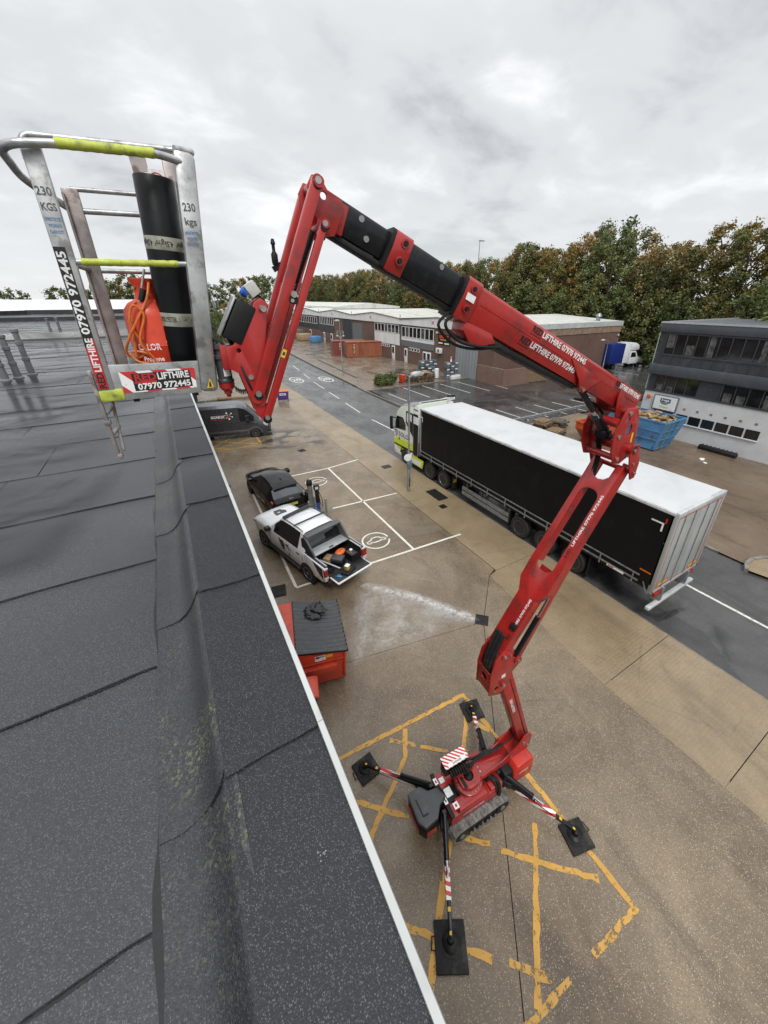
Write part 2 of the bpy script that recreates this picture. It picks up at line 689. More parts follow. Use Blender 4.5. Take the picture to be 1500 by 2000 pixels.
# bituminous felt with mineral chips
def felt_mat(name, base, chip, wet, sc=190., moss=0., chip_amt=.8, sheen_patch=.6):
    t = NT(name)
    p = t.geo()
    big = t.noise(p, .8, 5, .6, .5)
    c = t.mix(t.mr(big, .35, .68, 0, 1), base, tuple(x * 1.45 for x in base))
    v = t.new('ShaderNodeTexVoronoi')
    t.l.new(p, v.inputs['Vector'])
    v.inputs['Scale'].default_value = sc
    sep = t.new('ShaderNodeSeparateColor')
    t.l.new(v.outputs['Color'], sep.inputs[0])
    k = t.math('MULTIPLY', t.mr(sep.outputs[0], .45, .95, 0, chip_amt), t.mr(v.outputs['Distance'], .3, .55, 1, 0))
    c = t.mix(k, c, chip)
    c = t.mix(t.mr(sep.outputs[1], .6, .9, 0, .75), c, (.006, .0065, .008))
    if moss:
        mm = t.math('MULTIPLY', t.mr(t.noise(p, 2.2, 4, .6), .5, .64, 0, 1), t.mr(t.noise(p, 70, 4, .65), .52, .62, 0, moss))
        c = t.mix(mm, c, (.20, .21, .09))
    t.set(Base_Color=c)
    w = t.noise(t.map(p, (.55, 1, 1)), .75, 5, .55, .8)
    t.set(Roughness=t.mr(w, .36, .62, wet[0], wet[1], True))
    t.b.inputs['Specular IOR Level'].default_value = sheen_patch
    h = t.math('ADD', t.math('MULTIPLY', v.outputs['Distance'], -.6), t.math('MULTIPLY', t.noise(p, 3.5, 3), .9))
    t.bump(h, .32, .005)
    return t.m


M['felt'] = felt_mat('roof_felt_smooth', (.017, .0195, .0235), (.13, .138, .15), (.15, .42), 270., chip_amt=.75, sheen_patch=.75)
M['felt_up'] = felt_mat('roof_felt_upstand', (.018, .0205, .023), (.11, .117, .125), (.22, .46), 230., moss=.55, chip_amt=.6, sheen_patch=.6)
M['felt_cap'] = felt_mat('roof_felt_cap', (.0105, .0115, .0138), (.125, .133, .148), (.32, .54), 290., chip_amt=.75, sheen_patch=.45)
M['bitumen'] = pbr('bitumen_bleed', (.008, .008, .009), .3, var=.2, vs=20, bump=.4, bs=60)
M['trim'] = pbr('white_roof_trim', (.50, .52, .51), .42, var=.12, vs=2, dirt=(.3, .3, .27), dirt_amt=.5, ds=4)
M['water'] = pbr('standing_water', (.02, .022, .025), .03, var=.0)


def puddle_mat(nm, a, b, amt, sc):
    t = NT(nm)
    p = t.geo()
    t.set(Base_Color=(.03, .032, .036), Roughness=.045 if sc < .8 else .17)
    t.b.inputs['Specular IOR Level'].default_value = .6
    att = t.new('ShaderNodeAttribute', attribute_name='edge')
    n = t.noise(t.map(p, (.6, 1, 1)), sc, 5, .6, .7)
    return t.cut(t.math('MULTIPLY', t.mr(n, a, b, 0, amt, True), att.outputs['Fac'])).m


M['puddle'] = puddle_mat('puddle_film', .46, .6, .62, .7)
M['puddle_roof'] = puddle_mat('roof_water_film', .36, .56, .7, .9)

# machine
RED = (.37, .017, .014)
M['red'] = pbr('machine_red_paint', RED, .32, var=.13, vs=2.5, rv=.09, coat=.25, dirt=(.10, .025, .022), dirt_amt=.6, ds=5, scuff=(.45, .17, .15))
M['red_hi'] = pbr('bright_red_plastic', (.55, .03, .018), .35, var=.1, rv=.1, dirt=(.16, .03, .02), dirt_amt=.4)
M['black_boom'] = pbr('black_boom_paint', (.009, .010, .0125), .25, var=.1, vs=2, rv=.08, dirt=(.03, .03, .03), dirt_amt=.3, ds=9, spec=.35)
M['black'] = pbr('black_plastic', (.011, .011, .012), .5, spec=.3, var=.2, vs=8, rv=.12)
M['rubber'] = pbr('rubber', (.018, .018, .018), .68, spec=.3, var=.25, vs=12, bump=.2, bs=90, dirt=(.09, .08, .065), dirt_amt=.4)
M['tyre'] = pbr('tyre_rubber', (.018, .018, .018), .7, var=.2, vs=15, dirt=(.06, .052, .042), dirt_amt=.4)
M['track'] = pbr('track_rubber', (.27, .26, .24), .75, var=.3, vs=10, bump=.3, bs=60, dirt=(.2, .18, .15), dirt_amt=.5)
M['dgrey'] = pbr('dark_grey_plastic', (.052, .056, .060), .42, var=.1, vs=5, dirt=(.12, .12, .12), dirt_amt=.25)
M['steel'] = pbr('zinc_steel', (.50, .49, .46), .4, .85, var=.2, vs=12)
M['chrome'] = pbr('polished_rod', (.62, .62, .62), .12, 1., var=.03)
M['alu'] = pbr('worn_aluminium', (.52, .53, .525), .42, .72, var=.2, vs=5, rv=.14, bump=.12, bs=40, dirt=(.14, .12, .10), dirt_amt=.62, ds=9)
M['alu_tube'] = pbr('aluminium_tube', (.50, .51, .51), .36, .75, var=.2, vs=14, dirt=(.12, .10, .09), dirt_amt=.6, ds=16)
M['alu_dirty'] = pbr('stained_aluminium', (.42, .37, .35), .5, .55, var=.28, vs=4, dirt=(.09, .045, .035), dirt_amt=.7, ds=7)
M['hivis'] = pbr('fluorescent_tape', (.50, .57, .07), .5, var=.16, vs=14, bump=.5, bs=34, dirt=(.14, .15, .06), dirt_amt=.75, ds=16)
M['white'] = pbr('white_vinyl', (.78, .78, .77), .4, var=.06, vs=6, dirt=(.35, .33, .3), dirt_amt=.35, ds=20)
M['decal_black'] = pbr('black_vinyl', (.012, .012, .012), .4, var=.1)
M['decal_red'] = pbr('red_vinyl', (.50, .025, .025), .4, var=.1)
M['decal_blue'] = pbr('blue_vinyl', (.03, .14, .34), .5, var=.1, vs=40, col2=(.14, .26, .4))
M['decal_grey'] = pbr('grey_vinyl', (.13, .13, .13), .5, var=.3, vs=60)
M['decal_yellow'] = pbr('yellow_vinyl', (.70, .47, .02), .4, var=.1)
M['orange_hose'] = pbr('orange_hose', (.62, .15, .02), .45, var=.15, vs=30)
M['gas_red'] = pbr('gas_bottle_orange_red', (.66, .055, .02), .4, var=.1, vs=6, bump=.1, bs=30, dirt=(.25, .05, .03), dirt_amt=.4)
M['felt_roll'] = pbr('roofing_felt_roll', (.006, .0075, .0085), .4, var=.3, vs=3, bump=.25, bs=25, rv=.12, spec=.25)
M['band'] = pbr('printed_band', (.36, .36, .29), .55, var=.25, vs=12)
M['brown_wood'] = pbr('pallet_wood', (.30, .2, .11), .75, var=.35, vs=9, bump=.3, bs=40)
M['grey_wood'] = pbr('old_pallet_wood', (.17, .145, .115), .8, var=.35, vs=9, bump=.3, bs=40)
M['galv'] = pbr('galvanised_steel', (.34, .36, .37), .45, .6, var=.2, vs=6)
M['beacon'] = pbr('blue_beacon_lens', (.02, .09, .42), .12, var=.05)
M['clear'] = pbr('clear_plastic_box', (.55, .56, .52), .25, var=.15, vs=12)
M['glass'] = pbr('dark_glass', (.010, .012, .014), .05, var=.0, rv=.02, spec=.9)
M['glass_win'] = pbr('office_glass', (.018, .021, .025), .07, var=.4, vs=.8, rv=.03, spec=.9)
M['blind'] = pbr('pale_blind', (.12, .118, .108), .6, var=.45, vs=3)


def hazard_mat(name, ax='X', sc=9., c1=(.52, .03, .03), c2=(.76, .76, .75), skew=1.):
    """diagonal red and white vinyl, worn"""
    t = NT(name)
    p = t.obj()
    s = t.new('ShaderNodeSeparateXYZ')
    t.l.new(p, s.inputs[0])
    v = t.math('ADD', t.math('ADD', s.outputs[0], t.math('MULTIPLY', s.outputs[1], skew)), t.math('MULTIPLY', s.outputs[2], skew))
    f = t.math('FRACT', t.math('MULTIPLY', v, sc))
    c = t.mix(t.mr(f, .49, .51, 0, 1), c1, c2)
    c = t.mix(t.mr(t.noise(p, 30, 6, .7), .6, .7, 0, .6), c, (.2, .18, .16))
    t.set(Base_Color=c, Roughness=.42)
    return t.m


M['hazard'] = hazard_mat('red_white_hazard_tape', sc=5.5)
M['hazard_fine'] = hazard_mat('red_white_hazard_tape_fine', sc=11.)


# buildings
def brick_mat(name, c1, c2, mortar, sc=1.):
    t = NT(name)
    g = t.geo()
    s = t.new('ShaderNodeSeparateXYZ')
    t.l.new(g, s.inputs[0])
    cb = t.new('ShaderNodeCombineXYZ')
    t.l.new(t.math('ADD', s.outputs[0], s.outputs[1]), cb.inputs[0])
    t.l.new(s.outputs[2], cb.inputs[1])
    b = t.new('ShaderNodeTexBrick')
    t.l.new(cb.outputs[0], b.inputs['Vector'])
    b.inputs['Scale'].default_value = 1.
    b.inputs['Brick Width'].default_value = .225
    b.inputs['Row Height'].default_value = .075
    b.inputs['Mortar Size'].default_value = .009
    b.inputs['Color1'].default_value = (*c1, 1)
    b.inputs['Color2'].default_value = (*c2, 1)
    b.inputs['Mortar'].default_value = (*mortar, 1)
    n = t.noise(g, .5, 6, .65)
    c = t.mix(t.mr(n, .35, .7, 0, .5), b.outputs['Color'], tuple(x * .5 for x in c1))
    t.set(Base_Color=c, Roughness=.8)
    t.bump(b.outputs['Fac'], -.3, .01)
    return t.m


M['brick'] = brick_mat('brown_brick', (.155, .075, .052), (.105, .052, .04), (.16, .14, .12))
M['brick_low'] = brick_mat('red_brown_brick', (.23, .12, .088), (.15, .08, .06), (.2, .17, .14))
M['brick_near'] = brick_mat('own_building_brick', (.2, .11, .08), (.15, .08, .06), (.2, .18, .15))


def clad_mat(name, col, pitch, axis='sum', depth=.6, dirt=(.4, .4, .36), rough=.45, dirt_amt=.5):
    """profiled sheet: ribs as relief, dirt as blotches"""
    t = NT(name)
    g = t.geo()
    s = t.new('ShaderNodeSeparateXYZ')
    t.l.new(g, s.inputs[0])
    v = {'sum': t.math('ADD', s.outputs[0], s.outputs[1]), 'x': s.outputs[0], 'y': s.outputs[1]}[axis]
    f = t.math('FRACT', t.math('MULTIPLY', v, 1 / pitch))
    rib = t.mr(t.math('ABSOLUTE', t.math('SUBTRACT', f, .5)), .30, .42, 0, 1)
    n = t.mr(t.noise(t.map(g, (1, 1, .25)), .8, 6, .65), .42, .7, 0, dirt_amt, True)
    c = t.mix(n, col, dirt)
    t.set(Base_Color=c, Roughness=rough)
    t.bump(rib, depth, .03)
    return t.m


M['clad_white'] = clad_mat('white_cladding', (.70, .71, .70), .3, dirt=(.5, .5, .47))
M['roof_white'] = clad_mat('pale_roof_sheeting', (.56, .565, .53), .33, 'y', .8, dirt=(.30, .31, .25))
M['roof_white_x'] = clad_mat('pale_roof_sheeting_far', (.70, .715, .72), .33, 'x', .9, dirt=(.5, .5, .48))
M['roof_rust'] = clad_mat('stained_roof_sheeting', (.52, .52, .47), .33, 'y', .8, dirt=(.30, .29, .19), dirt_amt=.9)
M['clad_grey'] = clad_mat('grey_shutter', (.27, .29, .30), .28, dirt=(.2, .21, .21), depth=1.)
M['clad_dark'] = clad_mat('dark_cladding', (.026, .031, .038), .3, dirt=(.05, .05, .05))
M['anthracite'] = pbr('anthracite_panel', (.042, .048, .058), .5, var=.12, vs=.7, dirt=(.075, .08, .085), dirt_amt=.4, ds=1.5)
M['anthracite2'] = pbr('anthracite_fascia', (.068, .078, .092), .45, var=.1, vs=.7, dirt=(.11, .12, .12), dirt_amt=.4, ds=1.5)
M['render'] = brick_mat('painted_pale_brick', (.66, .67, .68), (.62, .63, .64), (.5, .51, .52))
M['concrete_band'] = pbr('concrete_band', (.30, .21, .15), .7, var=.2, vs=1.5, dirt=(.2, .15, .11), ds=1)
M['pvc'] = pbr('white_pvc', (.74, .75, .75), .35, var=.06, dirt=(.45, .44, .4), dirt_amt=.3)
M['band_grey'] = pbr('grey_band', (.145, .155, .165), .5, var=.12)
M['rust_box'] = clad_mat('rusty_container', (.30, .10, .045), .28, depth=1., dirt=(.16, .05, .028), rough=.65, dirt_amt=.85)
M['rust_box2'] = clad_mat('rusty_container_red', (.22, .055, .04), .28, depth=1., dirt=(.12, .04, .03), rough=.65, dirt_amt=.8)
M['rust_plain'] = pbr('container_steel', (.30, .10, .05), .65, var=.3, vs=2, dirt=(.13, .05, .03), ds=2)
M['skip_blue'] = pbr('blue_skip_paint', (.085, .26, .50), .5, var=.14, vs=1.2, dirt=(.10, .055, .03), dirt_amt=.75, ds=2.6)
M['skip_rust'] = pbr('rusted_skip_end', (.10, .23, .34), .6, var=.2, vs=1.2, dirt=(.13, .075, .04), dirt_amt=.9, ds=1.7)
M['bin_red'] = pbr('bin_red_paint', (.60, .055, .020), .38, var=.1, vs=2, coat=.1, dirt=(.22, .03, .02), dirt_amt=.5, ds=3)
M['orange_skip'] = pbr('orange_skip_paint', (.56, .09, .02), .5, var=.15, vs=2, dirt=(.2, .05, .02))
M['purple'] = pbr('purple_plastic', (.075, .04, .22), .45, var=.1)
M['orange'] = pbr('orange_plastic', (.66, .13, .015), .45, var=.1)
M['wood_chip'] = pbr('waste_wood', (.45, .32, .17), .8, var=.4, vs=6, bump=.6, bs=12)
M['blue_grey_crate'] = pbr('blue_grey_crate', (.10, .14, .19), .5, var=.3, vs=3)

# vehicles
M['v_white'] = pbr('white_car_paint', (.74, .76, .77), .22, var=.03, rv=.05, coat=.6, dirt=(.5, .5, .48), dirt_amt=.25, ds=2)
M['v_black'] = pbr('black_car_paint', (.004, .0045, .005), .10, var=.1, rv=.04, spec=.4)
M['v_grey'] = pbr('dark_grey_van_paint', (.042, .046, .052), .28, var=.1, rv=.06, coat=.5, dirt=(.06, .06, .06), dirt_amt=.4, ds=2)
M['v_trim'] = pbr('black_trim', (.02, .02, .021), .5, var=.1)
M['v_trim_grey'] = pbr('grey_trim', (.10, .10, .105), .5, var=.1)
M['curtain'] = pbr('black_trailer_curtain', (.0055, .0058, .006), .5, var=.15, vs=.6, bump=.3, bs=1.2, rv=.1, dirt=(.012, .012, .012), dirt_amt=.5, ds=1.2, spec=.22)
M['trailer_roof'] = pbr('white_trailer_roof', (.52, .53, .535), .45, var=.06, vs=.6, dirt=(.42, .43, .42), dirt_amt=.6, ds=.9)
M['trailer_door'] = pbr('grey_trailer_door', (.33, .345, .335), .4, var=.05, vs=.8, dirt=(.22, .22, .2), dirt_amt=.35, ds=1.2)
M['lime'] = pbr('lime_livery', (.55, .68, .02), .3, var=.05, coat=.4)
M['cream'] = pbr('pale_green_white_livery', (.66, .72, .62), .25, var=.04, coat=.5)
M['wheel_alloy'] = pbr('wheel_alloy', (.36, .37, .38), .35, .7, var=.2, vs=20)
M['wheel_steel'] = pbr('wheel_steel', (.16, .165, .17), .45, .5, var=.25, vs=20)
M['tail_red'] = pbr('tail_lamp_red', (.32, .012, .012), .15, var=.05)
M['lamp_white'] = pbr('lamp_lens', (.55, .56, .57), .1, var=.05)
M['plate_yellow'] = pbr('number_plate_yellow', (.62, .50, .06), .4, var=.05)
M['v_blue'] = pbr('blue_box_body', (.012, .028, .17), .4, var=.08)
M['silver'] = pbr('silver_paint', (.48, .50, .51), .35, .4, var=.06)
M['bag'] = pbr('black_bin_bag', (.01, .01, .011), .22, var=.2, vs=14, bump=.9, bs=22)
M['cardboard'] = pbr('cardboard', (.38, .25, .13), .8, var=.12)


# foliage
def leaf_mat(name, greens, autumn, amt):
    t = NT(name)
    at = t.new('ShaderNodeAttribute', attribute_name='tone')
    sp = t.new('ShaderNodeSeparateColor')
    t.l.new(at.outputs['Color'], sp.inputs[0])
    c = t.ramp(sp.outputs[0], [(0, greens[0]), (.5, greens[1]), (1, greens[2])])
    turn = t.math('ADD', sp.outputs[1], t.math('MULTIPLY', t.math('SUBTRACT', t.rnd(), .5), .5))
    c = t.mix(t.mr(turn, 1 - amt - .12, 1 - amt + .25, 0, .9), c, t.ramp(sp.outputs[2], [(0, autumn[0]), (.5, autumn[1]), (1, autumn[2])]))
    t.set(Base_Color=c, Roughness=.5)
    t.b.inputs['Specular IOR Level'].default_value = .3
    tr = t.new('ShaderNodeBsdfTranslucent')
    t.put(tr.inputs[0], c)
    mx = t.new('ShaderNodeMixShader')
    mx.inputs[0].default_value = .22
    t.l.new(t.b.outputs[0], mx.inputs[1])
    t.l.new(tr.outputs[0], mx.inputs[2])
    t.l.new(mx.outputs[0], t.out.inputs[0])
    return t.m


M['leaf'] = leaf_mat('autumn_leaves', ((.055, .066, .022), (.115, .122, .040), (.20, .190, .066)), ((.28, .135, .04), (.33, .195, .055), (.26, .185, .06)), .40)
M['leaf_green'] = leaf_mat('green_leaves', ((.052, .074, .024), (.10, .13, .04), (.175, .19, .062)), ((.19, .15, .03), (.20, .16, .04), (.16, .13, .03)), .08)
M['leaf_yellow'] = leaf_mat('yellowing_leaves', ((.06, .075, .018), (.12, .13, .03), (.18, .17, .04)), ((.30, .2, .03), (.27, .17, .03), (.22, .15, .03)), .5)
M['bark'] = pbr('bark', (.075, .06, .045), .85, var=.3, vs=4, bump=.6, bs=12)


# ================================================================== the setting
def structure(o):
    o['kind'] = 'structure'
    return o


def inset(poly, d):
    n = len(poly)
    out = []
    area = sum(poly[i][0] * poly[(i + 1) % n][1] - poly[(i + 1) % n][0] * poly[i][1] for i in range(n))
    sg = 1 if area > 0 else -1
    for i in range(n):
        a, b, c = Vector(poly[i - 1]), Vector(poly[i]), Vector(poly[(i + 1) % n])
        e1, e2 = (b - a).normalized(), (c - b).normalized()
        n1, n2 = Vector((-e1.y, e1.x)) * sg, Vector((-e2.y, e2.x)) * sg
        k = 1 + n1.dot(n2)
        m = (n1 + n2) / max(k, .3)
        out.append((b.x + m.x * d, b.y + m.y * d))
    return out


ground = structure(MB(M['earth']).sheet([(-1500, -800), (1500, -800), (1500, 2200), (-1500, 2200)], -.10).build('ground'))

# --- own forecourt: concrete bays with open joints
forecourt = structure(MB(pbr('joint_dirt', (.035, .03, .024), .6, var=.3)).sheet([(-2, -12), (11.49, -12), (11.49, 60), (-2, 60)], -.06).build('forecourt'))
Q = (6.9, 6.5)
bays = [
    [(-1.5, -4.55), Q, (8.62, 8.1), (8.2, -11.8), (-1.5, -11.8)],
    [(-1.5, -4.55), (-1.5, 7.9), (2.3, 7.4), Q],
    [(-1.5, 7.9), (2.3, 7.4), Q, (8.62, 8.1), (9.05, 8.3), (9.05, 15.9), (-1.5, 15.9)],
    [(-1.5, 15.9), (9.05, 15.9), (9.05, 21.5), (6.5, 24.6), (-1.5, 25.6)],
    [(9.05, 21.5), (9.1, 33.2), (4.5, 33.4), (6.5, 24.6)],
    [(6.5, 24.6), (4.5, 33.4), (-1.5, 33.6), (-1.5, 25.6)],
    [(-1.5, 33.6), (4.5, 33.4), (9.1, 33.2), (9.2, 44), (-1.5, 44)],
    [(-1.5, 44), (9.2, 44), (9.4, 59.8), (-1.5, 59.8)],
]


def slab(poly, mat, parent, gap=.009, top=0., name='concrete_slab', thick=.055):
    return MB(mat).prism(inset(poly, gap), top - thick, top, 'z').build(name, parent)


for b in bays:
    slab(b, M['forecourt'], forecourt)
ys = [-11.8, -5.5, .3, 3.1, 8.2, 14.6, 21.3, 28, 34.8, 41.5, 48, 59.8]
for a, b in zip(ys[:-1], ys[1:]):
    x0, x1 = (8.2 if a < 8 else 9.05), (8.2 if b < 8.1 else 9.05)
    if a < 8 < b:
        slab([(8.2, a), (11.49, a), (11.49, b), (9.05, b), (8.62, 8.1)], M['apron'], forecourt, top=.004)
    else:
        slab([(x0 + .01, a), (11.49, a), (11.49, b), (x0 + .01, b)], M['apron'], forecourt, top=.004)
# reinstated service trench, drain covers
for i, poly in enumerate([[(1.2, 13.35), (3.1, 13.0), (3.1, 12.35), (1.2, 12.7)], [(4.9, 12.9), (9.02, 12.1), (9.02, 11.55), (4.9, 12.35)], [(1.1, 15.1), (2.2, 15.2), (2.2, 14.2), (1.1, 14.1)], [(4.9, 16.4), (9.02, 15.2), (9.02, 14.7), (4.9, 15.75)]]):
    MB(M['trench']).sheet(poly, .004).build('concrete_patch', forecourt)


def line(parent, pts, w, mat, z=.006, name='painted_line', sub=.25, wob=.0, seed=0):
    """painted stripe along a polyline, slightly uneven"""
    rnd = random.Random(seed)
    mb = MB(mat)
    for a, b in zip(pts[:-1], pts[1:]):
        a, b = Vector(a), Vector(b)
        d = (b - a).normalized()
        nn = Vector((-d.y, d.x))
        L = (b - a).length
        k = max(1, int(L / sub))
        row = []
        for i in range(k + 1):
            c = a + d * (L * i / k)
            wl_, wr = w / 2 + rnd.uniform(-wob, wob), w / 2 + rnd.uniform(-wob, wob)
            row.append((tuple(c + nn * wl_), tuple(c - nn * wr)))
        for i in range(k):
            (p, q), (r_, s) = row[i], row[i + 1]
            mb.add([(*p, z), (*q, z), (*s, z), (*r_, z)], [(0, 1, 2, 3)])
    return mb.build(name, parent, recalc=False, smooth=0)


# yellow box round the lift
YL = dict(w=.095, wob=.017, sub=.12, name='yellow_line')
k = 0
for pts in [[(-.4, 5.22), (4.72, 4.86)], [(4.72, 4.9), (4.80, .22)], [(4.80, .27), (3.72, .32)], [(3.2, .36), (1.0, .42)], [(2.96, 4.9), (2.62, 4.35), (1.36, 3.5), (.6, 2.95)],
            [(2.5, 4.86), (2.98, 4.46)], [(3.05, 4.36), (3.55, 3.95)], [(4.5, 4.45), (3.9, 3.8)], [(3.95, 3.75), (2.3, 2.35), (1.0, 1.1)],
            [(.9, 4.55), (1.36, 4.1), (2.12, 3.36)], [(2.6, 2.8), (3.24, 2.2)], [(3.36, 2.02), (4.6, .82)], [(4.24, 1.98), (2.55, .42)],
            [(1.0, 2.4), (1.45, 1.98), (2.3, 1.12)], [(2.5, .95), (2.95, .5)], [(2.15, 2.25), (1.4, 1.5), (.4, .5)], [(4.7, 3.8), (4.4, 4.35)]]:
    k += 1
    line(forecourt, pts, mat=M['yellow_faint'] if k in (3, 4, 15, 6) else M['yellow_line'], seed=k, z=.006 + .0012 * (k % 4), **YL)
# yellow box by the van
for pts in [[(-.8, 27.62), (4.4, 27.42)], [(4.4, 27.42), (4.35, 33.0)], [(4.35, 29.3), (.8, 27.6)], [(-.6, 29.9), (2.25, 27.55)], [(4.3, 27.6), (.5, 30.5)], [(.3, 27.6), (4.3, 31.5)]]:
    k += 1
    line(forecourt, pts, mat=M['yellow_line'], seed=k, z=.006 + .0012 * (k % 4), w=.09, wob=.005, name='yellow_line')
# white charging bays
for pts in [[(2.26, 20.9), (6.97, 20.86), (9.15, 21.2)], [(6.98, 20.82), (7.05, 10.95)], [(2.28, 20.86), (2.14, 11.25)], [(2.14, 11.22), (2.75, 11.2)], [(4.6, 11.12), (9.45, 10.88)], [(5.4, 16.0), (8.98, 15.78)], [(4.2, 16.0), (4.25, 17.6)]]:
    k += 1
    line(forecourt, pts, mat=M['white_line'], seed=k, z=.006 + .0012 * (k % 4), w=.10, wob=.004, name='white_line')


def ev_icon(cx, cy, r):
    """ring with the outline of a car inside, painted on the bay"""
    mb = MB(M['white_line'])
    n = 40
    for i in range(n):
        a, b = 2 * math.pi * i / n, 2 * math.pi * (i + 1) / n
        if 5.9 < a < 6.2:
            continue
        vs_ = [(cx + rr * math.cos(t_), cy + rr * math.sin(t_), .0075) for rr, t_ in ((r, a), (r - .07, a), (r - .07, b), (r, b))]
        mb.add(vs_, [(0, 1, 2, 3)])
    car = [(-.5, -.14), (-.5, .05), (-.28, .1), (-.1, .28), (.2, .28), (.38, .08), (.55, .02), (.55, -.14), (.4, -.14), (.32, -.05), (.2, -.14), (-.18, -.14), (-.26, -.05), (-.36, -.14)]
    for (ax, ay), (bx, by) in zip(car, car[1:] + car[:1]):
        a, b = Vector((cx + ax * r * 1.3, cy + ay * r * 1.3)), Vector((cx + bx * r * 1.3, cy + by * r * 1.3))
        d = (b - a).normalized()
        nn = Vector((-d.y, d.x)) * .03
        mb.add([(*(a - nn), .0075), (*(b - nn), .0075), (*(b + nn), .0075), (*(a + nn), .0075)], [(0, 1, 2, 3)])
    return mb.build('painted_car_symbol', forecourt, recalc=False, smooth=0)


ev_icon(5.98, 12.4, .62)
ev_icon(5.72, 19.4, .62)


def cover(cx, cy, w, h, rz, parent, bars=0, z=.008, name='drain_cover'):
    mb = MB(M['iron'])
    R = Matrix.Translation((cx, cy, z)) @ Matrix.Rotation(rz, 4, 'Z')
    mb.box(-w / 2, w / 2, -h / 2, -h / 2 + .03, 0, .012, M=R)
    mb.box(-w / 2, w / 2, h / 2 - .03, h / 2, 0, .012, M=R)
    mb.box(-w / 2, -w / 2 + .03, -h / 2 + .03, h / 2 - .03, 0, .012, M=R)
    mb.box(w / 2 - .03, w / 2, -h / 2 + .03, h / 2 - .03, 0, .012, M=R)
    if bars:
        for i in range(1, bars):
            y = -h / 2 + h * i / bars
            mb.box(-w / 2 + .03, w / 2 - .03, y - .018, y + .018, 0, .011, M=R)
        for x in (-w / 6, w / 6):
            mb.box(x - .012, x + .012, -h / 2 + .03, h / 2 - .03, 0, .009, M=R)
        mb.sheet([(-w / 2, -h / 2), (w / 2, -h / 2), (w / 2, h / 2), (-w / 2, h / 2)], -.002, R, M['black'])
    else:
        mb.box(-w / 2 + .036, w / 2 - .036, -h / 2 + .036, h / 2 - .036, -.001, .008, M=R)
    return mb.build(name, parent)


cover(6.9, 6.58, .42, .42, RAD(45), forecourt, 6)
cover(6.5, 24.7, .45, .45, RAD(20), forecourt, 6)
cover(10.72, 14.5, .62, 1.25, 0, forecourt)
cover(10.25, 13.3, .35, .35, 0, forecourt, 5)
cover(10.2, 19.2, .55, .45, 0, forecourt)
cover(1.12, 21.4, .5, .5, RAD(10), forecourt)
cover(1.55, 11.4, .5, .55, RAD(-10), forecourt)

# milky runoff from the pickup to the drain: a thin film
def film(name, mat, poly, label, z=.009, n=26):
    """thin wet film; 'edge' falls off towards its outline"""
    xs, ys_ = [p[0] for p in poly], [p[1] for p in poly]
    x0, x1, y0, y1 = min(xs), max(xs), min(ys_), max(ys_)

    def dist(px, py):
        inside, dm = False, 1e9
        for (ax, ay), (bx, by) in zip(poly, poly[1:] + poly[:1]):
            if (ay > py) != (by > py) and px < (bx - ax) * (py - ay) / (by - ay) + ax:
                inside = not inside
            vx, vy = bx - ax, by - ay
            tt = max(0, min(1, ((px - ax) * vx + (py - ay) * vy) / (vx * vx + vy * vy)))
            dm = min(dm, math.hypot(px - ax - vx * tt, py - ay - vy * tt))
        return dm if inside else -dm
    vs_, edge, fs_ = [], [], []
    for j in range(n + 1):
        for i in range(n + 1):
            x, y = x0 + (x1 - x0) * i / n, y0 + (y1 - y0) * j / n
            vs_.append((x, y, z))
            edge.append(max(0., min(1., dist(x, y) / (.12 * min(x1 - x0, y1 - y0)) + .3)))
    for j in range(n):
        for i in range(n):
            q = [j * (n + 1) + i, j * (n + 1) + i + 1, (j + 1) * (n + 1) + i + 1, (j + 1) * (n + 1) + i]
            if max(edge[t_] for t_ in q) > 0:
                fs_.append(q)
    mb = MB(mat)
    mb.add(vs_, fs_)
    o = mb.build(name, None, recalc=False, smooth=0)
    at_ = o.data.attributes.new('edge', 'FLOAT', 'POINT')
    at_.data.foreach_set('value', edge)
    o['kind'] = 'stuff'
    o['label'] = label
    o['category'] = 'water'
    return o


film('milky_runoff', M['milk'], [(4.0, 10.1), (4.55, 9.9), (5.6, 8.5), (6.7, 6.95), (6.75, 6.65), (6.2, 6.85), (4.6, 6.95), (2.6, 7.2), (2.7, 7.9), (3.4, 9.0)], 'milky white runoff spread over the wet slab between pickup, red bin and drain')
film('milky_rivulet', M['milk_streak'], [(4.15, 10.1), (4.4, 10.15), (5.7, 8.75), (6.85, 6.85), (6.75, 6.6), (6.45, 6.8), (5.5, 8.4)], 'narrow white rivulet running from the pickup down to the drain grate', z=.0105, n=34)

# --- road
road = structure(MB(M['asphalt']).sheet([(11.49, -60), (17.75, -60), (17.75, 25), (18.3, 40), (19.0, 60), (20.6, 90), (22, 160), (13, 160), (11.49, 60)], -.022).build('road'))
MB(M['kerb']).box(11.475, 11.505, -60, 60, -.03, .0085).build('kerb_edge', road)
for a, b in [((14.57, -9), (14.56, -4.9)), ((14.57, .2), (14.53, 4.2)), ((14.5, 9.5), (14.45, 13.5)), ((14.3, 18.5), (14.22, 22.4)), ((14.2, 25.2), (14.05, 29)), ((14.1, 31.5), (14.35, 35.6)), ((14.5, 37.6), (14.7, 41.2)), ((14.85, 43.0), (15.1, 47.6)), ((15.4, 50), (15.8, 54)), ((16.1, 57), (16.6, 62)), ((16.9, 66), (17.4, 72))]:
    k += 1
    line(road, [a, b], .11, M['white_road'], z=-.016, seed=k, wob=.004, name='lane_line', sub=.5)
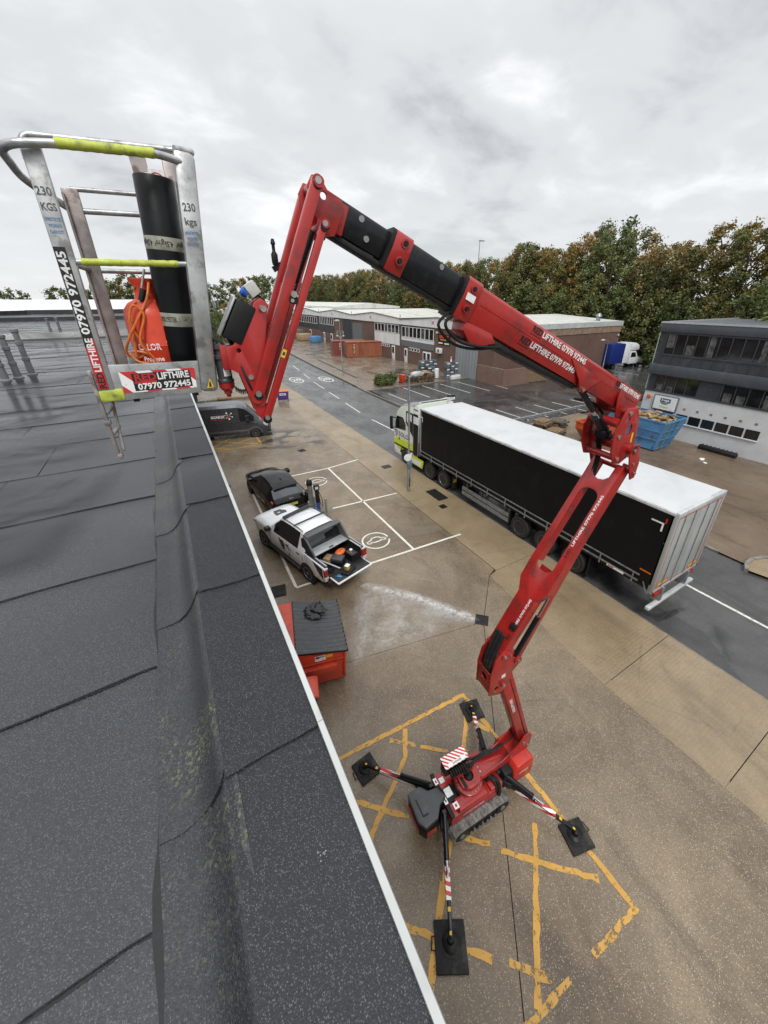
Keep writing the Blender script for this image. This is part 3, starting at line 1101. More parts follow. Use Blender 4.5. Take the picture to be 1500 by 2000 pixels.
for cx, cy in ((13.6, 50.0), (17.1, 48.6)):     # painted speed roundels
    mb = MB(M['white_road'])
    n = 28
    for i in range(n):
        a, b = 2 * math.pi * i / n, 2 * math.pi * (i + 1) / n
        mb.add([(cx + rr * .8 * math.cos(t_), cy + rr * 2.0 * math.sin(t_), -.016) for rr, t_ in ((1, a), (.85, a), (.85, b), (1, b))], [(0, 1, 2, 3)])
    mb.text('20', 1.9, Matrix.Translation((cx, cy, -.016)) @ Matrix.Diagonal((.62, 1, .01, 1)), M['white_road'], bold=.02)
    mb.build('speed_roundel', road, recalc=False, smooth=0)
for (cx, cy, w, h, rz) in ((13.0, 26.5, 1.4, 3.0, .2), (12.6, 33, 1.1, 2.2, -.1), (16.3, 36, 1.5, 2.6, .1), (12.3, 21.6, .8, 1.6, 0.)):
    R = Matrix.Translation((cx, cy, 0)) @ Matrix.Rotation(rz, 4, 'Z')
    MB(M['carpark']).sheet([(-w / 2, -h / 2), (w / 2, -h / 2 + .2), (w / 2, h / 2), (-w / 2 + .1, h / 2)], -.018, R).build('asphalt_patch', road)
MB(M['carpark']).sheet([(11.6, 1.2), (12.6, 2.6), (12.4, 5.2), (11.6, 5.6)], -.0175).build('asphalt_patch', road)
film('road_puddle', M['puddle'], [(11.7, 1.5), (13.2, 2.3), (13.4, 6.2), (11.8, 7.0)], 'thin puddle on the dark road under the trailer tail', z=-.012, n=14)
film('kerb_puddle', M['puddle'], [(16.6, 40.5), (18.3, 41.5), (18.6, 46.5), (17.2, 47.5), (16.4, 44)], 'shiny puddle at the far kerb by the street lamp', z=-.012, n=14)
film('forecourt_puddle', M['puddle'], [(3.4, 25.8), (8.6, 24.9), (8.4, 29), (5.5, 31), (4.6, 28.6)], 'wet film on the concrete in front of the dark van', z=.0105, n=14)

# --- far side: kerbs, yard, car park
yard = structure(MB(M['yard']).sheet([(18.35, 39.3), (33.6, 39.3), (33.6, 140), (22.4, 140), (21.0, 90), (19.3, 60)], .03).build('yard'))
for a, b in (((23.4, 39.4), (24.2, 80)), ((18.6, 45.8), (33.4, 45.6)), ((19.2, 53.6), (33.4, 53.2)), ((28.8, 39.4), (29.4, 80))):
    MB(M['bitumen']).bar((*a, .031), (*b, .031), .03, .004).build('slab_joint', yard)
film('yard_puddle', M['puddle'], [(26, 45.5), (31.5, 44.5), (32.5, 48), (29, 50.5), (26, 49.5)], 'wet sheen on the pale yard in front of unit 20', z=.036, n=14)
near_yard = structure(MB(M['yard_near']).sheet([(17.75, -60), (31.2, -60), (31.2, 16.4), (24.6, 16.0), (19.4, 20.8), (17.75, 25)], .045).build('worn_yard'))
carpark = structure(MB(M['carpark']).sheet([(19.5, 20.9), (64, 20.9), (64, 39.0), (19.0, 39.2), (18.4, 30)], .03).build('car_park'))
gravel = structure(MB(M['gravel']).sheet([(19.4, 20.8), (24.6, 16.0), (31.2, 16.4), (31.2, 20.88), (19.6, 20.88)], .04).build('gravel_verge'))
film('car_park_puddle', M['puddle'], [(24, 26.5), (31, 25.5), (36, 29), (30, 31.5), (25, 30.5)], 'rain film on the dark car park beyond the trailer', z=.036, n=14)


def kerb(pts, name='kerb', w=.13, top=.12, bottom=-.08, parent=None, piece=.9):
    """kerb stones laid end to end"""
    mb_list = []
    for a, b in zip(pts[:-1], pts[1:]):
        a, b = Vector(a), Vector(b)
        L = (b - a).length
        n = max(1, round(L / piece))
        for i in range(n):
            p, q = a + (b - a) * (i / n + .006), a + (b - a) * ((i + 1) / n - .006)
            z = (top + bottom) / 2
            MB(M['kerb']).bar((p.x, p.y, z), (q.x, q.y, z), w, top - bottom).build(name, parent)


kerb([(17.8, -4), (17.8, 1.6)], 'kerb_stone', top=.06, parent=near_yard)
kerb([(17.8, 4.2), (17.8, 24.8)], 'kerb_stone', top=.06, parent=near_yard, piece=1.8)
# rounded kerbed island at the yard mouth
isl = [(18.0 + 1.5 * math.cos(a), 1.9 + 1.5 * math.sin(a)) for a in [RAD(x) for x in range(120, -100, -20)]]
kerb(isl, 'kerb_stone', top=.14, parent=near_yard, piece=.5)
MB(M['apron']).sheet(isl + [(17.9, .4)], .10).build('island_infill', near_yard)
kerb([(18.35, 39.25), (18.45, 31), (18.9, 25)], 'kerb_stone', top=.1, parent=carpark, piece=1.8)
kerb([(18.5, 39.2), (24, 39.25), (33.4, 39.2)], 'kerb_stone', top=.13, parent=yard, piece=1.8)
kerb([(18.6, 42), (19.3, 60), (21.0, 90), (22.0, 120)], 'kerb_stone', top=.11, parent=yard, piece=3)
# low dark upstand wall along the footway
MB(M['kerb']).bar((20.9, 47.2, .09), (22.1, 66, .09), .22, .16).build('low_wall', yard)
MB(M['kerb']).bar((22.2, 73, .09), (30.5, 73.5, .09), .22, .16).build('low_wall', yard)
for x, y0, y1 in ((20.0, 32.9, 36.8), (22.95, 33.0, 38.6), (25.55, 32.7, 38.4), (28.0, 32.4, 38.2), (30.6, 32.1, 37.9), (33.2, 31.9, 33.9), (25.5, 21.6, 25.7), (27.8, 21.5, 25.4), (30.0, 21.2, 25.1), (32.4, 20.95, 24.9), (34.9, 20.95, 24.6), (37.5, 20.95, 24.4), (52, 29, 33), (55, 29, 33), (49, 29, 33), (46, 29, 33)):
    k += 1
    line(carpark, [(x, y0), (x, y1)], .1, M['white_road'], z=.036, seed=k, name='bay_line', sub=.6)
# far end of the street, left side
far_yard = structure(MB(M['yard']).sheet([(-30, 60), (11.3, 60), (13, 160), (-30, 160)], -.03).build('far_yard'))
kerb([(-1.3, 43.5), (3.4, 43.2), (7.2, 41.6)], 'kerb_stone', top=.12, parent=forecourt, piece=1.2)


# ================================================================== the roof we stand on
ZR, ZC = 8.05, 8.20
XE = .172
own = thing('flat_roof_building', 'flat felt roof with low kerb and white edge trim in the foreground', 'building', (-8, 5, 0))
INV = Matrix.Translation((8, -5, 0))


def own_part(mb, name, **kw):
    return mb.build(name, own, M=INV, **kw)


mb = MB(M['brick_near'])
mb.box(-24, XE - .12, -14, 57, 0, ZR - .06)
own_part(mb, 'wall')
mb = MB(M['felt'])
mb.box(-24, -.30, -14, 57.3, ZR - .06, ZR - .004)
own_part(mb, 'roof_deck')
mb = MB(M['felt_cap'])
mb.prism([(-.30, ZR - .05), (XE - .13, ZR - .05), (XE - .02, ZC - .12), (XE - .02, ZC - .006), (-.11, ZC - .012), (-.135, ZC - .05), (-.17, ZR + .04), (-.30, ZR - .01)], -14, 58, 'y')
own_part(mb, 'kerb_upstand')


def patch_grid(x0, x1, y0, y1, nx, ny, zf, jit=.01, seed=0, mat=None, e_near=True):
    """sheet of felt: near and side edges uneven"""
    rnd = random.Random(seed)
    vs_, fs_ = [], []
    for j in range(ny + 1):
        for i in range(nx + 1):
            x, y = x0 + (x1 - x0) * i / nx, y0 + (y1 - y0) * j / ny
            if j == 0:
                y += jit * (noise.noise(Vector((x * 2.3 + seed * 7.1, seed * 3.3, 0))) * 2.2 + noise.noise(Vector((x * 11 + seed, 5.5, seed))) * .9)
            vs_.append((x, y, zf(x, y, j / ny)))
    for j in range(ny):
        for i in range(nx):
            a = j * (nx + 1) + i
            fs_.append((a, a + 1, a + nx + 2, a + nx + 1))
    # turned-down near edge
    o = len(vs_)
    for i in range(nx + 1):
        x, y, z = vs_[i]
        vs_.append((x, y - .001, z - .007))
    for i in range(nx):
        fs_.append((o + i, o + i + 1, i + 1, i))
    m = MB(mat)
    m.add(vs_, fs_)
    return m


seams = [-1.2, -.28, .64, 1.52, 2.40, 3.37, 4.33, 5.28, 6.3, 7.3, 8.3, 9.3, 10.3, 11.3, 12.3, 13.3, 14.3, 15.3, 16.3, 17.3, 18.3, 19.3, 20.4]
rnd = random.Random(4)
for i, (a, b) in enumerate(zip(seams[:-1], seams[1:])):
    near = a < 9
    cuts = [-13.5, -.29]
    if i >= 4:
        cuts = [-13.5] + sorted(rnd.uniform(-9, -1.0) for _ in range(2)) + [-.29]
        if i == 5:
            cuts = [-13.5, -4.2, -1.45, -.29]
        if i == 6:
            cuts = [-13.5, -5.2, -1.25, -.29]
    for c0, c1 in zip(cuts[:-1], cuts[1:]):
        lift = .0 if c1 < -.4 else .0
        f = lambda x, y, v, s=i: ZR + .013 - .009 * v + .004 * noise.noise(Vector((x * 1.3, y * 1.7, s)))
        L = c1 - c0
        m = patch_grid(c0 + .004, c1 - .004, a, b + .05, max(4, int(L * (9 if near else 3))), 5 if near else 2, f, .007, i, M['felt'])
        own_part(m, 'felt_sheet', recalc=False)
    # bitumen squeezed out along the lap
    m = MB(M['bitumen'])
    n = int(13 * (14 if near else 5))
    for q in range(n):
        x0, x1 = -13.5 + 13.17 * q / n, -13.5 + 13.17 * (q + 1) / n

        def yy(x, s=i):
            return a + .007 * (noise.noise(Vector((x * 2.3 + s * 7.1, s * 3.3, 0))) * 2.2 + noise.noise(Vector((x * 11 + s, 5.5, s))) * .9)

        def ww(x, s=i):
            return .003 + .014 * max(0, noise.noise(Vector((x * 9.7, s * 2.7, 4.4))) + .1)
        m.add([(x0, yy(x0) - ww(x0), ZR + .0062), (x1, yy(x1) - ww(x1), ZR + .0062), (x1, yy(x1) + .004, ZR + .0062), (x0, yy(x0) + .004, ZR + .0062)], [(0, 1, 2, 3)])
    own_part(m, 'bitumen_seam', recalc=False, smooth=0)

# dressed felt up the kerb: lapped pieces with a soft fillet
up_y = [-1.4, -.2, .82, 1.74, 2.66, 3.58, 4.5, 5.45, 6.4, 7.4, 8.4, 9.4, 10.4, 11.4, 12.4, 13.4, 14.4, 15.4, 16.4, 17.4, 18.4, 19.4, 20.4]
prof = [(-.335, ZR + .0165), (-.27, ZR + .0215), (-.235, ZR + .03), (-.205, ZR + .052), (-.18, ZR + .085), (-.16, ZR + .118), (-.146, ZR + .138), (-.13, ZR + .148), (-.10, ZR + .151)]
for i, (a, b) in enumerate(zip(up_y[:-1], up_y[1:])):
    m = MB(M['felt_up'])
    ny = 12 if a < 8 else 4
    vs_, fs_ = [], []
    for j in range(ny + 1):
        y = a + (b + .05 - a) * j / ny
        for q, (x, z) in enumerate(prof):
            w = (.006 if a < 5 else .002) * noise.noise(Vector((y * 1.9, q * .35, i * 3.1))) * min(1, q / 2)
            yj = y
            if j == 0:      # rounded corner and ragged cut at the near end
                yj += (.06 if a < 3.6 else .0) * max(0, (q - 5) / 3) ** 2 + .014 * noise.noise(Vector((q * .8, i * 4.4, 1)))
            off = (.006 if a < 3.6 else .002) * (1 - j / ny)
            edge = .02 * noise.noise(Vector((y * 2.6, i, 9))) if q == 0 else 0
            vs_.append((x - off * .5 + edge, yj, z + off * .7 + w))
    k_ = len(prof)
    for j in range(ny):
        for q in range(k_ - 1):
            s = j * k_ + q
            fs_.append((s, s + 1, s + k_ + 1, s + k_))
    o = len(vs_)
    for q in range(k_):
        x, y, z = vs_[q]
        vs_.append((x + .004, y - .001, z - .011))
    for q in range(k_ - 1):
        fs_.append((o + q, o + q + 1, q + 1, q))
    m.add(vs_, fs_)
    own_part(m, 'upstand_sheet', recalc=False, smooth=60)
    m = MB(M['bitumen'])
    for q in range(k_ - 1):
        (x0, y0, z0), (x1, y1, z1) = vs_[q], vs_[q + 1]
        w0 = .006 + .012 * abs(noise.noise(Vector((q * 1.7, i * 2.2, 3))))
        m.add([(x0, y0 - w0, z0 - .008), (x1, y1 - w0, z1 - .008), (x1, y1 + .004, z1 - .008), (x0, y0 + .004, z0 - .008)], [(0, 1, 2, 3)])
    ys2 = [a + (b - a) * t_ / 10 for t_ in range(11)]
    for y0, y1 in zip(ys2[:-1], ys2[1:]):
        w0, w1 = [.004 + .02 * max(-.3, noise.noise(Vector((t_ * 3.7, 6.6, 2)))) for t_ in (y0, y1)]
        m.add([(-.338 - w0, y0, ZR + .0155), (-.32, y0, ZR + .0155), (-.32, y1, ZR + .0155), (-.338 - w1, y1, ZR + .0155)], [(0, 1, 2, 3)])
    own_part(m, 'bitumen_seam', recalc=False, smooth=0)

cap_y = [-1.5, -.12, .83, 1.74, 2.76, 3.72, 4.66, 5.7, 6.7, 7.7, 8.7, 9.7, 10.7, 11.7, 12.7, 13.7, 14.7, 15.7, 16.7, 17.7, 18.7, 19.7, 20.7]
for i, (a, b) in enumerate(zip(cap_y[:-1], cap_y[1:])):
    f = lambda x, y, v, s=i: ZC + .010 - .008 * v + .0025 * noise.noise(Vector((x * 5, y * 3.3, s)))
    m = patch_grid(-.128 + .006 * math.sin(i * 5), XE - .012, a, b + .04, 8, 8 if a < 8 else 3, f, .009, 40 + i, M['felt_cap'])
    own_part(m, 'cap_sheet', recalc=False)
    m = MB(M['bitumen'])
    for q in range(8):
        x0, x1 = -.128 + .288 * q / 8, -.128 + .288 * (q + 1) / 8
        yy = lambda x: a + .009 * (noise.noise(Vector((x * 2.3 + (40 + i) * 7.1, (40 + i) * 3.3, 0))) * 2.2 + noise.noise(Vector((x * 11 + 40 + i, 5.5, 40 + i))) * .9)
        w0 = .005 + .008 * abs(noise.noise(Vector((q * 2.1, i * 1.9, 7))))
        m.add([(x0, yy(x0) - w0, ZC + .0035), (x1, yy(x1) - w0, ZC + .0035), (x1, yy(x1) + .003, ZC + .0035), (x0, yy(x0) + .003, ZC + .0035)], [(0, 1, 2, 3)])
    own_part(m, 'bitumen_seam', recalc=False, smooth=0)
    L = (a, b)
    m = MB(M['trim'])
    m.prism([(XE - .014, ZC + .002), (XE - .014, ZC + .019), (XE + .004, ZC + .021), (XE + .007, ZC + .014), (XE + .007, ZC - .15), (XE - .002, ZC - .15), (XE - .002, ZC + .002)], a + .0015, b - .0015, 'y')
    own_part(m, 'edge_trim')
# droppings and chalky marks lying on the felt
m = MB(pbr('bird_mess', (.22, .23, .23), .6, var=.2))
rnd = random.Random(8)
for cx, cy, s in ((.055, .5, .009), (-.02, 1.05, .006)):
    for q in range(9):
        x, y, r_ = cx + rnd.gauss(0, s), cy + rnd.gauss(0, s), s * rnd.uniform(.12, .4)
        m.sheet(circ(x, y, r_, 7, r_ * rnd.uniform(.5, 1.4)), ZC + .0175)
own_part(m, 'chalky_mark', recalc=False, smooth=0)['kind'] = 'stuff'

# cross upstand, second roof field and its edge
m = MB(M['felt_up'])
m.prism([(20.55, ZR), (20.75, ZR + .05), (20.85, ZR + .25), (21.25, ZR + .25), (21.35, ZR + .02)], -13.6, XE - .01, 'x')
own_part(m, 'cross_upstand')
for i, y in enumerate(np.arange(21.4, 55, 1.9)):
    f = lambda x, yv, v, s=i: ZR + .02 - .012 * v + .006 * noise.noise(Vector((x * .7, yv * .9, s)))
    own_part(patch_grid(-22, -.05, y, y + 1.95, 20, 2, f, .02, 70 + i, M['felt']), 'felt_sheet', recalc=False)
m = MB(M['felt_up'])
m.bar((-22, 46, ZR + .18), (-11.6, 56.6, ZR + .18), .5, .42)
m.bar((-11.6, 56.6, ZR + .2), (XE - .05, 56.6, ZR + .2), .5, .44)
m.bar((-15, 39.5, ZR + .12), (XE - .05, 39.5, ZR + .12), .45, .3)
own_part(m, 'edge_upstand')


def vent_pipe(x, y, h, r=.05, lean=(0, 0)):
    m = MB(M['band_grey'])
    T_ = Matrix.Translation((x, y, ZR)) @ Matrix.Shear('XY', 4, lean)
    m.lathe([(r * 1.9, 0), (r * 1.8, .04), (r * 1.25, .06), (r * 1.1, h * .33), (r * 1.3, h * .34), (r * 1.3, h * .40), (r, h * .41), (r, h * .66), (r * 1.22, h * .67), (r * 1.22, h * .74), (r, h * .75), (r, h * .92), (r * 1.3, h * .93), (r * 1.3, h * .985), (r * .8, h)], T_, 14)
    return own_part(m, 'vent_pipe')


for x, y, h in ((-2.79, 10.3, .86), (-2.66, 10.55, .84), (-2.52, 10.9, .92), (-4.2, 23.3, .70), (-3.9, 23.5, .72)):
    vent_pipe(x, y, h)


def roof_film(poly, label):
    return film('roof_water', M['puddle_roof'], poly, label, z=ZR + .026, n=16)


roof_film([(-4.8, 4.6), (-.9, 4.5), (-.75, 7.2), (-2.4, 9.2), (-6.8, 9.4)], 'thin sheet of rainwater on the felt roof below the basket')
roof_film([(-9, 9.8), (-1.0, 9.6), (-.8, 20), (-9, 20.2)], 'rainwater film on the roof by the three vent pipes')
roof_film([(-2.2, 2.6), (-.9, 2.7), (-.6, 4.2), (-2.4, 4.4)], 'small damp film on the felt beside the roof kerb')
roof_film([(-12, 22), (-1.0, 22), (-.8, 38.5), (-14, 38.5)], 'rainwater film on the far roof field by the vent pipe pair')

# neighbouring pale corrugated roofs
nb = thing('warehouse', 'low warehouse with pale corrugated roof beyond the felt roof', 'building', (-30, 75, 0))
I2 = Matrix.Translation((30, -75, 0))
m = MB(M['brick'])
m.box(-60, -1.5, 60, 92, 0, 8.2)
m.build('wall', nb, M=I2)
for y0, y1, z0, z1 in ((60, 68, 8.25, 9.05), (68, 69, 9.05, 8.75), (69, 80, 8.8, 9.42), (80, 92, 9.42, 8.6)):
    m = MB(M['roof_white_x'])
    m.add([(-60, y0, z0), (-1.5, y0, z0), (-1.5, y1, z1), (-60, y1, z1)], [(0, 1, 2, 3)])
    m.build('roof_slope', nb, M=I2, recalc=False)
m = MB(M['galv'])
m.bar((-60, 59.9, 8.22), (-1.5, 59.9, 8.22), .2, .2)
m.build('gutter', nb, M=I2)


# ================================================================== the spider lift
TX, TY, TRZ = 3.24, 2.98, RAD(-3.527)
lift = thing('aerial_lift', 'red tracked spider lift with articulated boom reaching over the roof edge', 'lift', (TX, TY, 0), TRZ)
LINV = (Matrix.Translation((TX, TY, 0)) @ Matrix.Rotation(TRZ, 4, 'Z')).inverted()


def SP(s, w, z):
    return Vector((-s, -w, z))


def disc_y(mb, s, w, z, r, t=.02, mat=None, seg=14):
    """bolt head / pin lying across the boom"""
    return mb.cyl(SP(s, w, z), SP(s, w + t, z), r, None, seg, mat)


# --- crawler tracks
def stadium(cx, cz, L, r, n=10):
    pts = []
    for i in range(n + 1):
        a = -math.pi / 2 + math.pi * i / n
        pts.append((cx + L / 2 + r * math.cos(a), cz + r * math.sin(a)))
    for i in range(n + 1):
        a = math.pi / 2 + math.pi * i / n
        pts.append((cx - L / 2 + r * math.cos(a), cz + r * math.sin(a)))
    return pts


for sd in (-1, 1):
    y0, y1 = sorted((sd * .30, sd * .50))
    m = MB(M['track'])
    outer, inner = stadium(.08, .215, .98, .20), stadium(.08, .215, .98, .165)
    m.prism(outer, y0, y1, 'y', [inner[::-1]])
    n = len(outer)
    per = 34
    acc = [0]
    for a, b in zip(outer, outer[1:] + outer[:1]):
        acc.append(acc[-1] + math.hypot(b[0] - a[0], b[1] - a[1]))
    for q in range(per):                       # moulded lugs
        d = acc[-1] * q / per
        i = max(j for j in range(n) if acc[j] <= d)
        a, b = outer[i], outer[(i + 1) % n]
        t_ = (d - acc[i]) / max(acc[i + 1] - acc[i], 1e-6)
        px, pz = a[0] + (b[0] - a[0]) * t_, a[1] + (b[1] - a[1]) * t_
        dx, dz = (b[0] - a[0]) / max(acc[i + 1] - acc[i], 1e-6), (b[1] - a[1]) / max(acc[i + 1] - acc[i], 1e-6)
        c = Vector((px + dz * .004, 0, pz - dx * .004))
        R = Matrix(((dx, 0, dz, c.x), (0, 1, 0, 0), (dz, 0, -dx, c.z), (0, 0, 0, 1)))
        m.box(-.018, .018, y0 + .01, (y0 + y1) / 2 - .01, -.004, .014, M=R)
        m.box(.0, .036, (y0 + y1) / 2 + .01, y1 - .01, -.004, .014, M=R)
    tr = m.build('track', lift)
    m = MB(M['black'])
    yo = -.45 if sd < 0 else .45
    for x, r_ in ((-.41, .15), (.57, .15), (-.2, .075), (.0, .075), (.2, .075), (.4, .075)):
        zc = .215 if r_ > .1 else .13
        m.cyl((x, yo - .05, zc), (x, yo + .05, zc), r_, None, 18)
        m.cyl((x, yo - .06, zc), (x, yo + .06, zc), r_ * .4, None, 12, M['steel'])
    m.box(-.4, .56, yo - .03, yo + .03, .16, .27, .01)
    m.build('roller', tr)

# --- chassis and covers
m = MB(M['black'])
m.box(-.62, .66, -.29, .29, .22, .50, .02)
m.box(-.95, .95, -.2, .2, .34, .46, .02)
m.build('chassis', lift)
m = MB(M['red'])
m.prism([(-.58, -.36), (.62, -.36), (.64, -.22), (.64, .34), (.5, .42), (-.58, .42)], .44, .74, 'z')
m.build('body_cover', lift, bevel=.02)
m = MB(M['red'])
m.prism([(-.44, .74), (.30, .74), (.24, .83), (-.40, .83)], -.355, -.14, 'y')
m.build('side_cover', lift, bevel=.012)
m = MB(M['red'])
m.box(.34, .63, -.35, -.12, .742, .80, .02)
m.build('side_cover', lift)
m = MB(M['white'])
for i in range(1):
    m.text('LIFTHIRE 07970 972445', .05, frame((-.08, -.362, .60), (1, 0, 0), (0, 0, 1)), M['white'], bold=.012)
m.build('lettering', lift, recalc=False, smooth=0)
m = MB(M['black'])
m.box(-.60, -.52, -.36, .44, .745, .80, .008)
m.box(-.52, -.30, -.14, .12, .745, .79, .008)
br_ = m.build('cross_bar', lift)
m = MB(M['white'])
for x0, x1, y0, y1, z in ((-.595, -.525, .22, .34, .803), (-.595, -.525, -.14, -.02, .803), (-.50, -.36, -.06, .10, .793), (-.48, -.38, -.30, -.19, .836), (-.47, -.37, .22, .32, .744)):
    m.box(x0, x1, y0, y1, z, z + .0015)
m.box(-.57, -.545, .25, .30, .805, .806, mat=M['black'])
m.box(-.57, -.545, -.11, -.06, .805, .806, mat=M['black'])
m.box(-.45, -.41, -.27, -.22, .838, .8395, mat=M['decal_red'])
m.build('warning_sticker', br_)
# battery / hydraulic cover: dark grey moulded lid over a striped box
cov = [(-1.19, .30), (-.93, .31), (-.82, .17), (-.63, .14), (-.55, -.05), (-.72, -.13), (-.86, -.29), (-1.13, -.32), (-1.22, -.18)]
m = MB(M['dgrey'])
m.prism(cov, .86, .945, 'z')
lid = m.build('battery_lid', lift, bevel=.022)
m = MB(M['black'])
m.box(-1.10, -1.08, -.16, .14, .946, .958)
m.box(-1.08, -.98, -.16, -.14, .946, .958)
m.build('lid_seam', lid)
m = MB(M['black'])
m.prism([(x * .985, y * .97) for x, y in cov], .50, .86, 'z')
m.build('battery_box', lift, bevel=.01)
m = MB(M['red'])
m.box(-1.218, -1.206, -.20, .26, .56, .70)
m.box(-1.10, -.90, -.322, -.310, .56, .72)
m.build('side_panel', lift)
# engine cover / tank at the back
m = MB(M['red_hi'])
m.prism([(.92, .45), (1.40, .45), (1.44, .60), (1.42, .98), (1.36, 1.04), (.98, 1.00), (.90, .86)], -.36, .30, 'y')
eng = m.build('engine_cover', lift, bevel=.035)
m = MB(M['white'])
m.text('LIFTHIRE', .06, frame((1.17, -.362, .74), (1, 0, 0), (0, 0, 1)), M['white'], bold=.012)
m.build('lettering', eng, recalc=False, smooth=0)
m = MB(M['black'])
m.box(.70, .93, -.32, .26, .44, .90, .03)
m.box(.62, .80, -.2, .2, .62, .84, .02)
m.build('engine_block', lift)

# --- turret
m = MB(M['black'])
m.lathe([(.32, .74), (.32, .80), (.30, .82)], Matrix.Translation((.02, 0, 0)), 28)
m.build('slew_bearing', lift)
m = MB(M['red'])
m.lathe([(.285, .80), (.285, .865), (.27, .875), (.09, .875), (.09, .80)], Matrix.Translation((.02, 0, 0)), 32, close=True)
ring = m.build('slewing_ring', lift)
m = MB(M['steel'])
for i in range(20):
    a = 2 * math.pi * i / 20
    m.cyl((.02 + .245 * math.cos(a), .245 * math.sin(a), .872), (.02 + .245 * math.cos(a), .245 * math.sin(a), .89), .014, None, 6)
rb = m.build('ring_bolt', ring)
rb['kind'] = 'stuff'
hole = circ(.02, .0, .10, 16)
m = MB(M['red'])
m.prism([(-.20, -.13), (-.06, -.215), (.12, -.205), (.24, -.15), (1.36, -.15), (1.36, .15), (.24, .15), (.12, .20), (-.06, .20), (-.20, .12)], .965, 1.0, 'z', [hole[::-1]])
m.build('turret_plate', lift, bevel=.006)
m = MB(M['black'])
m.lathe([(.08, .86), (.08, .99), (.05, 1.02)], Matrix.Translation((.02, 0, 0)), 16)
m.hose([(.02, 0, 1.0), (.0, .05, 1.12), (-.02, .14, 1.15), (.06, .22, 1.10), (.3, .16, 1.08), (.6, .17, 1.1)], .028, 8)
m.box(-.17, -.11, -.17, .03, 1.001, 1.03, .008)
m.build('rotary_joint', lift)
m = MB(M['steel'])
for x, y in ((.2, .1), (.26, .03), (.26, -.06)):
    m.cyl((x, y, 1.0), (x, y, 1.018), .018, None, 6)
m.build('plate_bolt', lift)['kind'] = 'stuff'
# turret arm: channel that rises to the first pivot
for w in (-.15, .15):
    m = MB(M['red'])
    m.prism([(.10, .90), (.22, 1.03), (.75, 1.10), (1.10, 1.32), (1.22, 1.52), (1.40, 1.55), (1.47, 1.40), (1.44, 1.06), (1.30, .93)], w - .012, w + .012, 'y')
    m.build('turret_side_plate', lift, bevel=.004)
m = MB(M['red'])
m.box(.2, 1.42, -.138, .138, .91, .935, .004)
m.prism([(1.0, .94), (1.40, .94), (1.44, 1.30), (1.40, 1.30), (1.36, 1.0)], -.138, .138, 'y')
m.build('turret_web', lift)
m = MB(M['steel'])
for s, z in ((-1.26, 1.30), (-1.40, 1.12)):
    disc_y(m, s, .162, z, .03, .018)
    disc_y(m, s, -.162, z, .03, -.018)
m.build('pivot_pin', lift)['kind'] = 'stuff'

# --- control box with coiled hoses
m = MB(M['black'])
m.box(-.40, .12, .20, .38, .93, 1.24, .02)
cb = m.build('control_box', lift)
m = MB(M['hazard_fine'])
m.prism([(.17, 1.235), (.39, 1.245), (.39, 1.275), (.17, 1.265)], -.41, .13, 'x')
m.build('hazard_panel', cb)
m = MB(M['white'])
m.prism([(.168, 1.2665), (.24, 1.2695), (.24, 1.271), (.168, 1.268)], -.34, .08, 'x')
m.text('DANGER', .05, frame((-.13, .204, 1.2725), (1, 0, 0), (0, 1, .04)), M['decal_black'], bold=.01)
m.build('warning_sticker', cb, recalc=False)
m = MB(M['rubber'])
for i in range(9):
    x = -.33 + i * .05
    m.hose([(x, .20, 1.13), (x, .12, 1.22), (x + .01, .06, 1.16), (x + .02, .08, 1.06), (x + .03, .17, 1.02)], .014, 6)
for q in range(4):
    m.hose([(-.2 + q * .03, .16, 1.05), (0, .02 + q * .03, 1.06 + q * .02), (.3, .1, 1.1 + q * .025), (.7, .08 + q * .02, 1.08), (1.05, .05, 1.2), (1.2, .03 + q * .02, 1.4)], .012, 6)
m.build('hydraulic_hose', lift)['kind'] = 'stuff'
m = MB(M['black'])
m.hose([(.36, -.16, .78), (.42, -.17, .86), (.52, -.28, .86), (.52, -.36, .74), (.50, -.40, .6)], .045, 8)
m.build('hose_guard', lift)
m = MB(M['black'])
m.hose([(.30, -.12, .80), (.40, -.12, .88), (.46, -.26, .86), (.46, -.36, .75)], .03, 8)
m.build('hose_guard', lift)
m = MB(M['black'])
m.hose([(-.41, .22, 1.0), (-.47, .22, 1.08), (-.47, .22, 1.2), (-.41, .22, 1.25)], .008, 6)
m.build('guard_bar', lift)

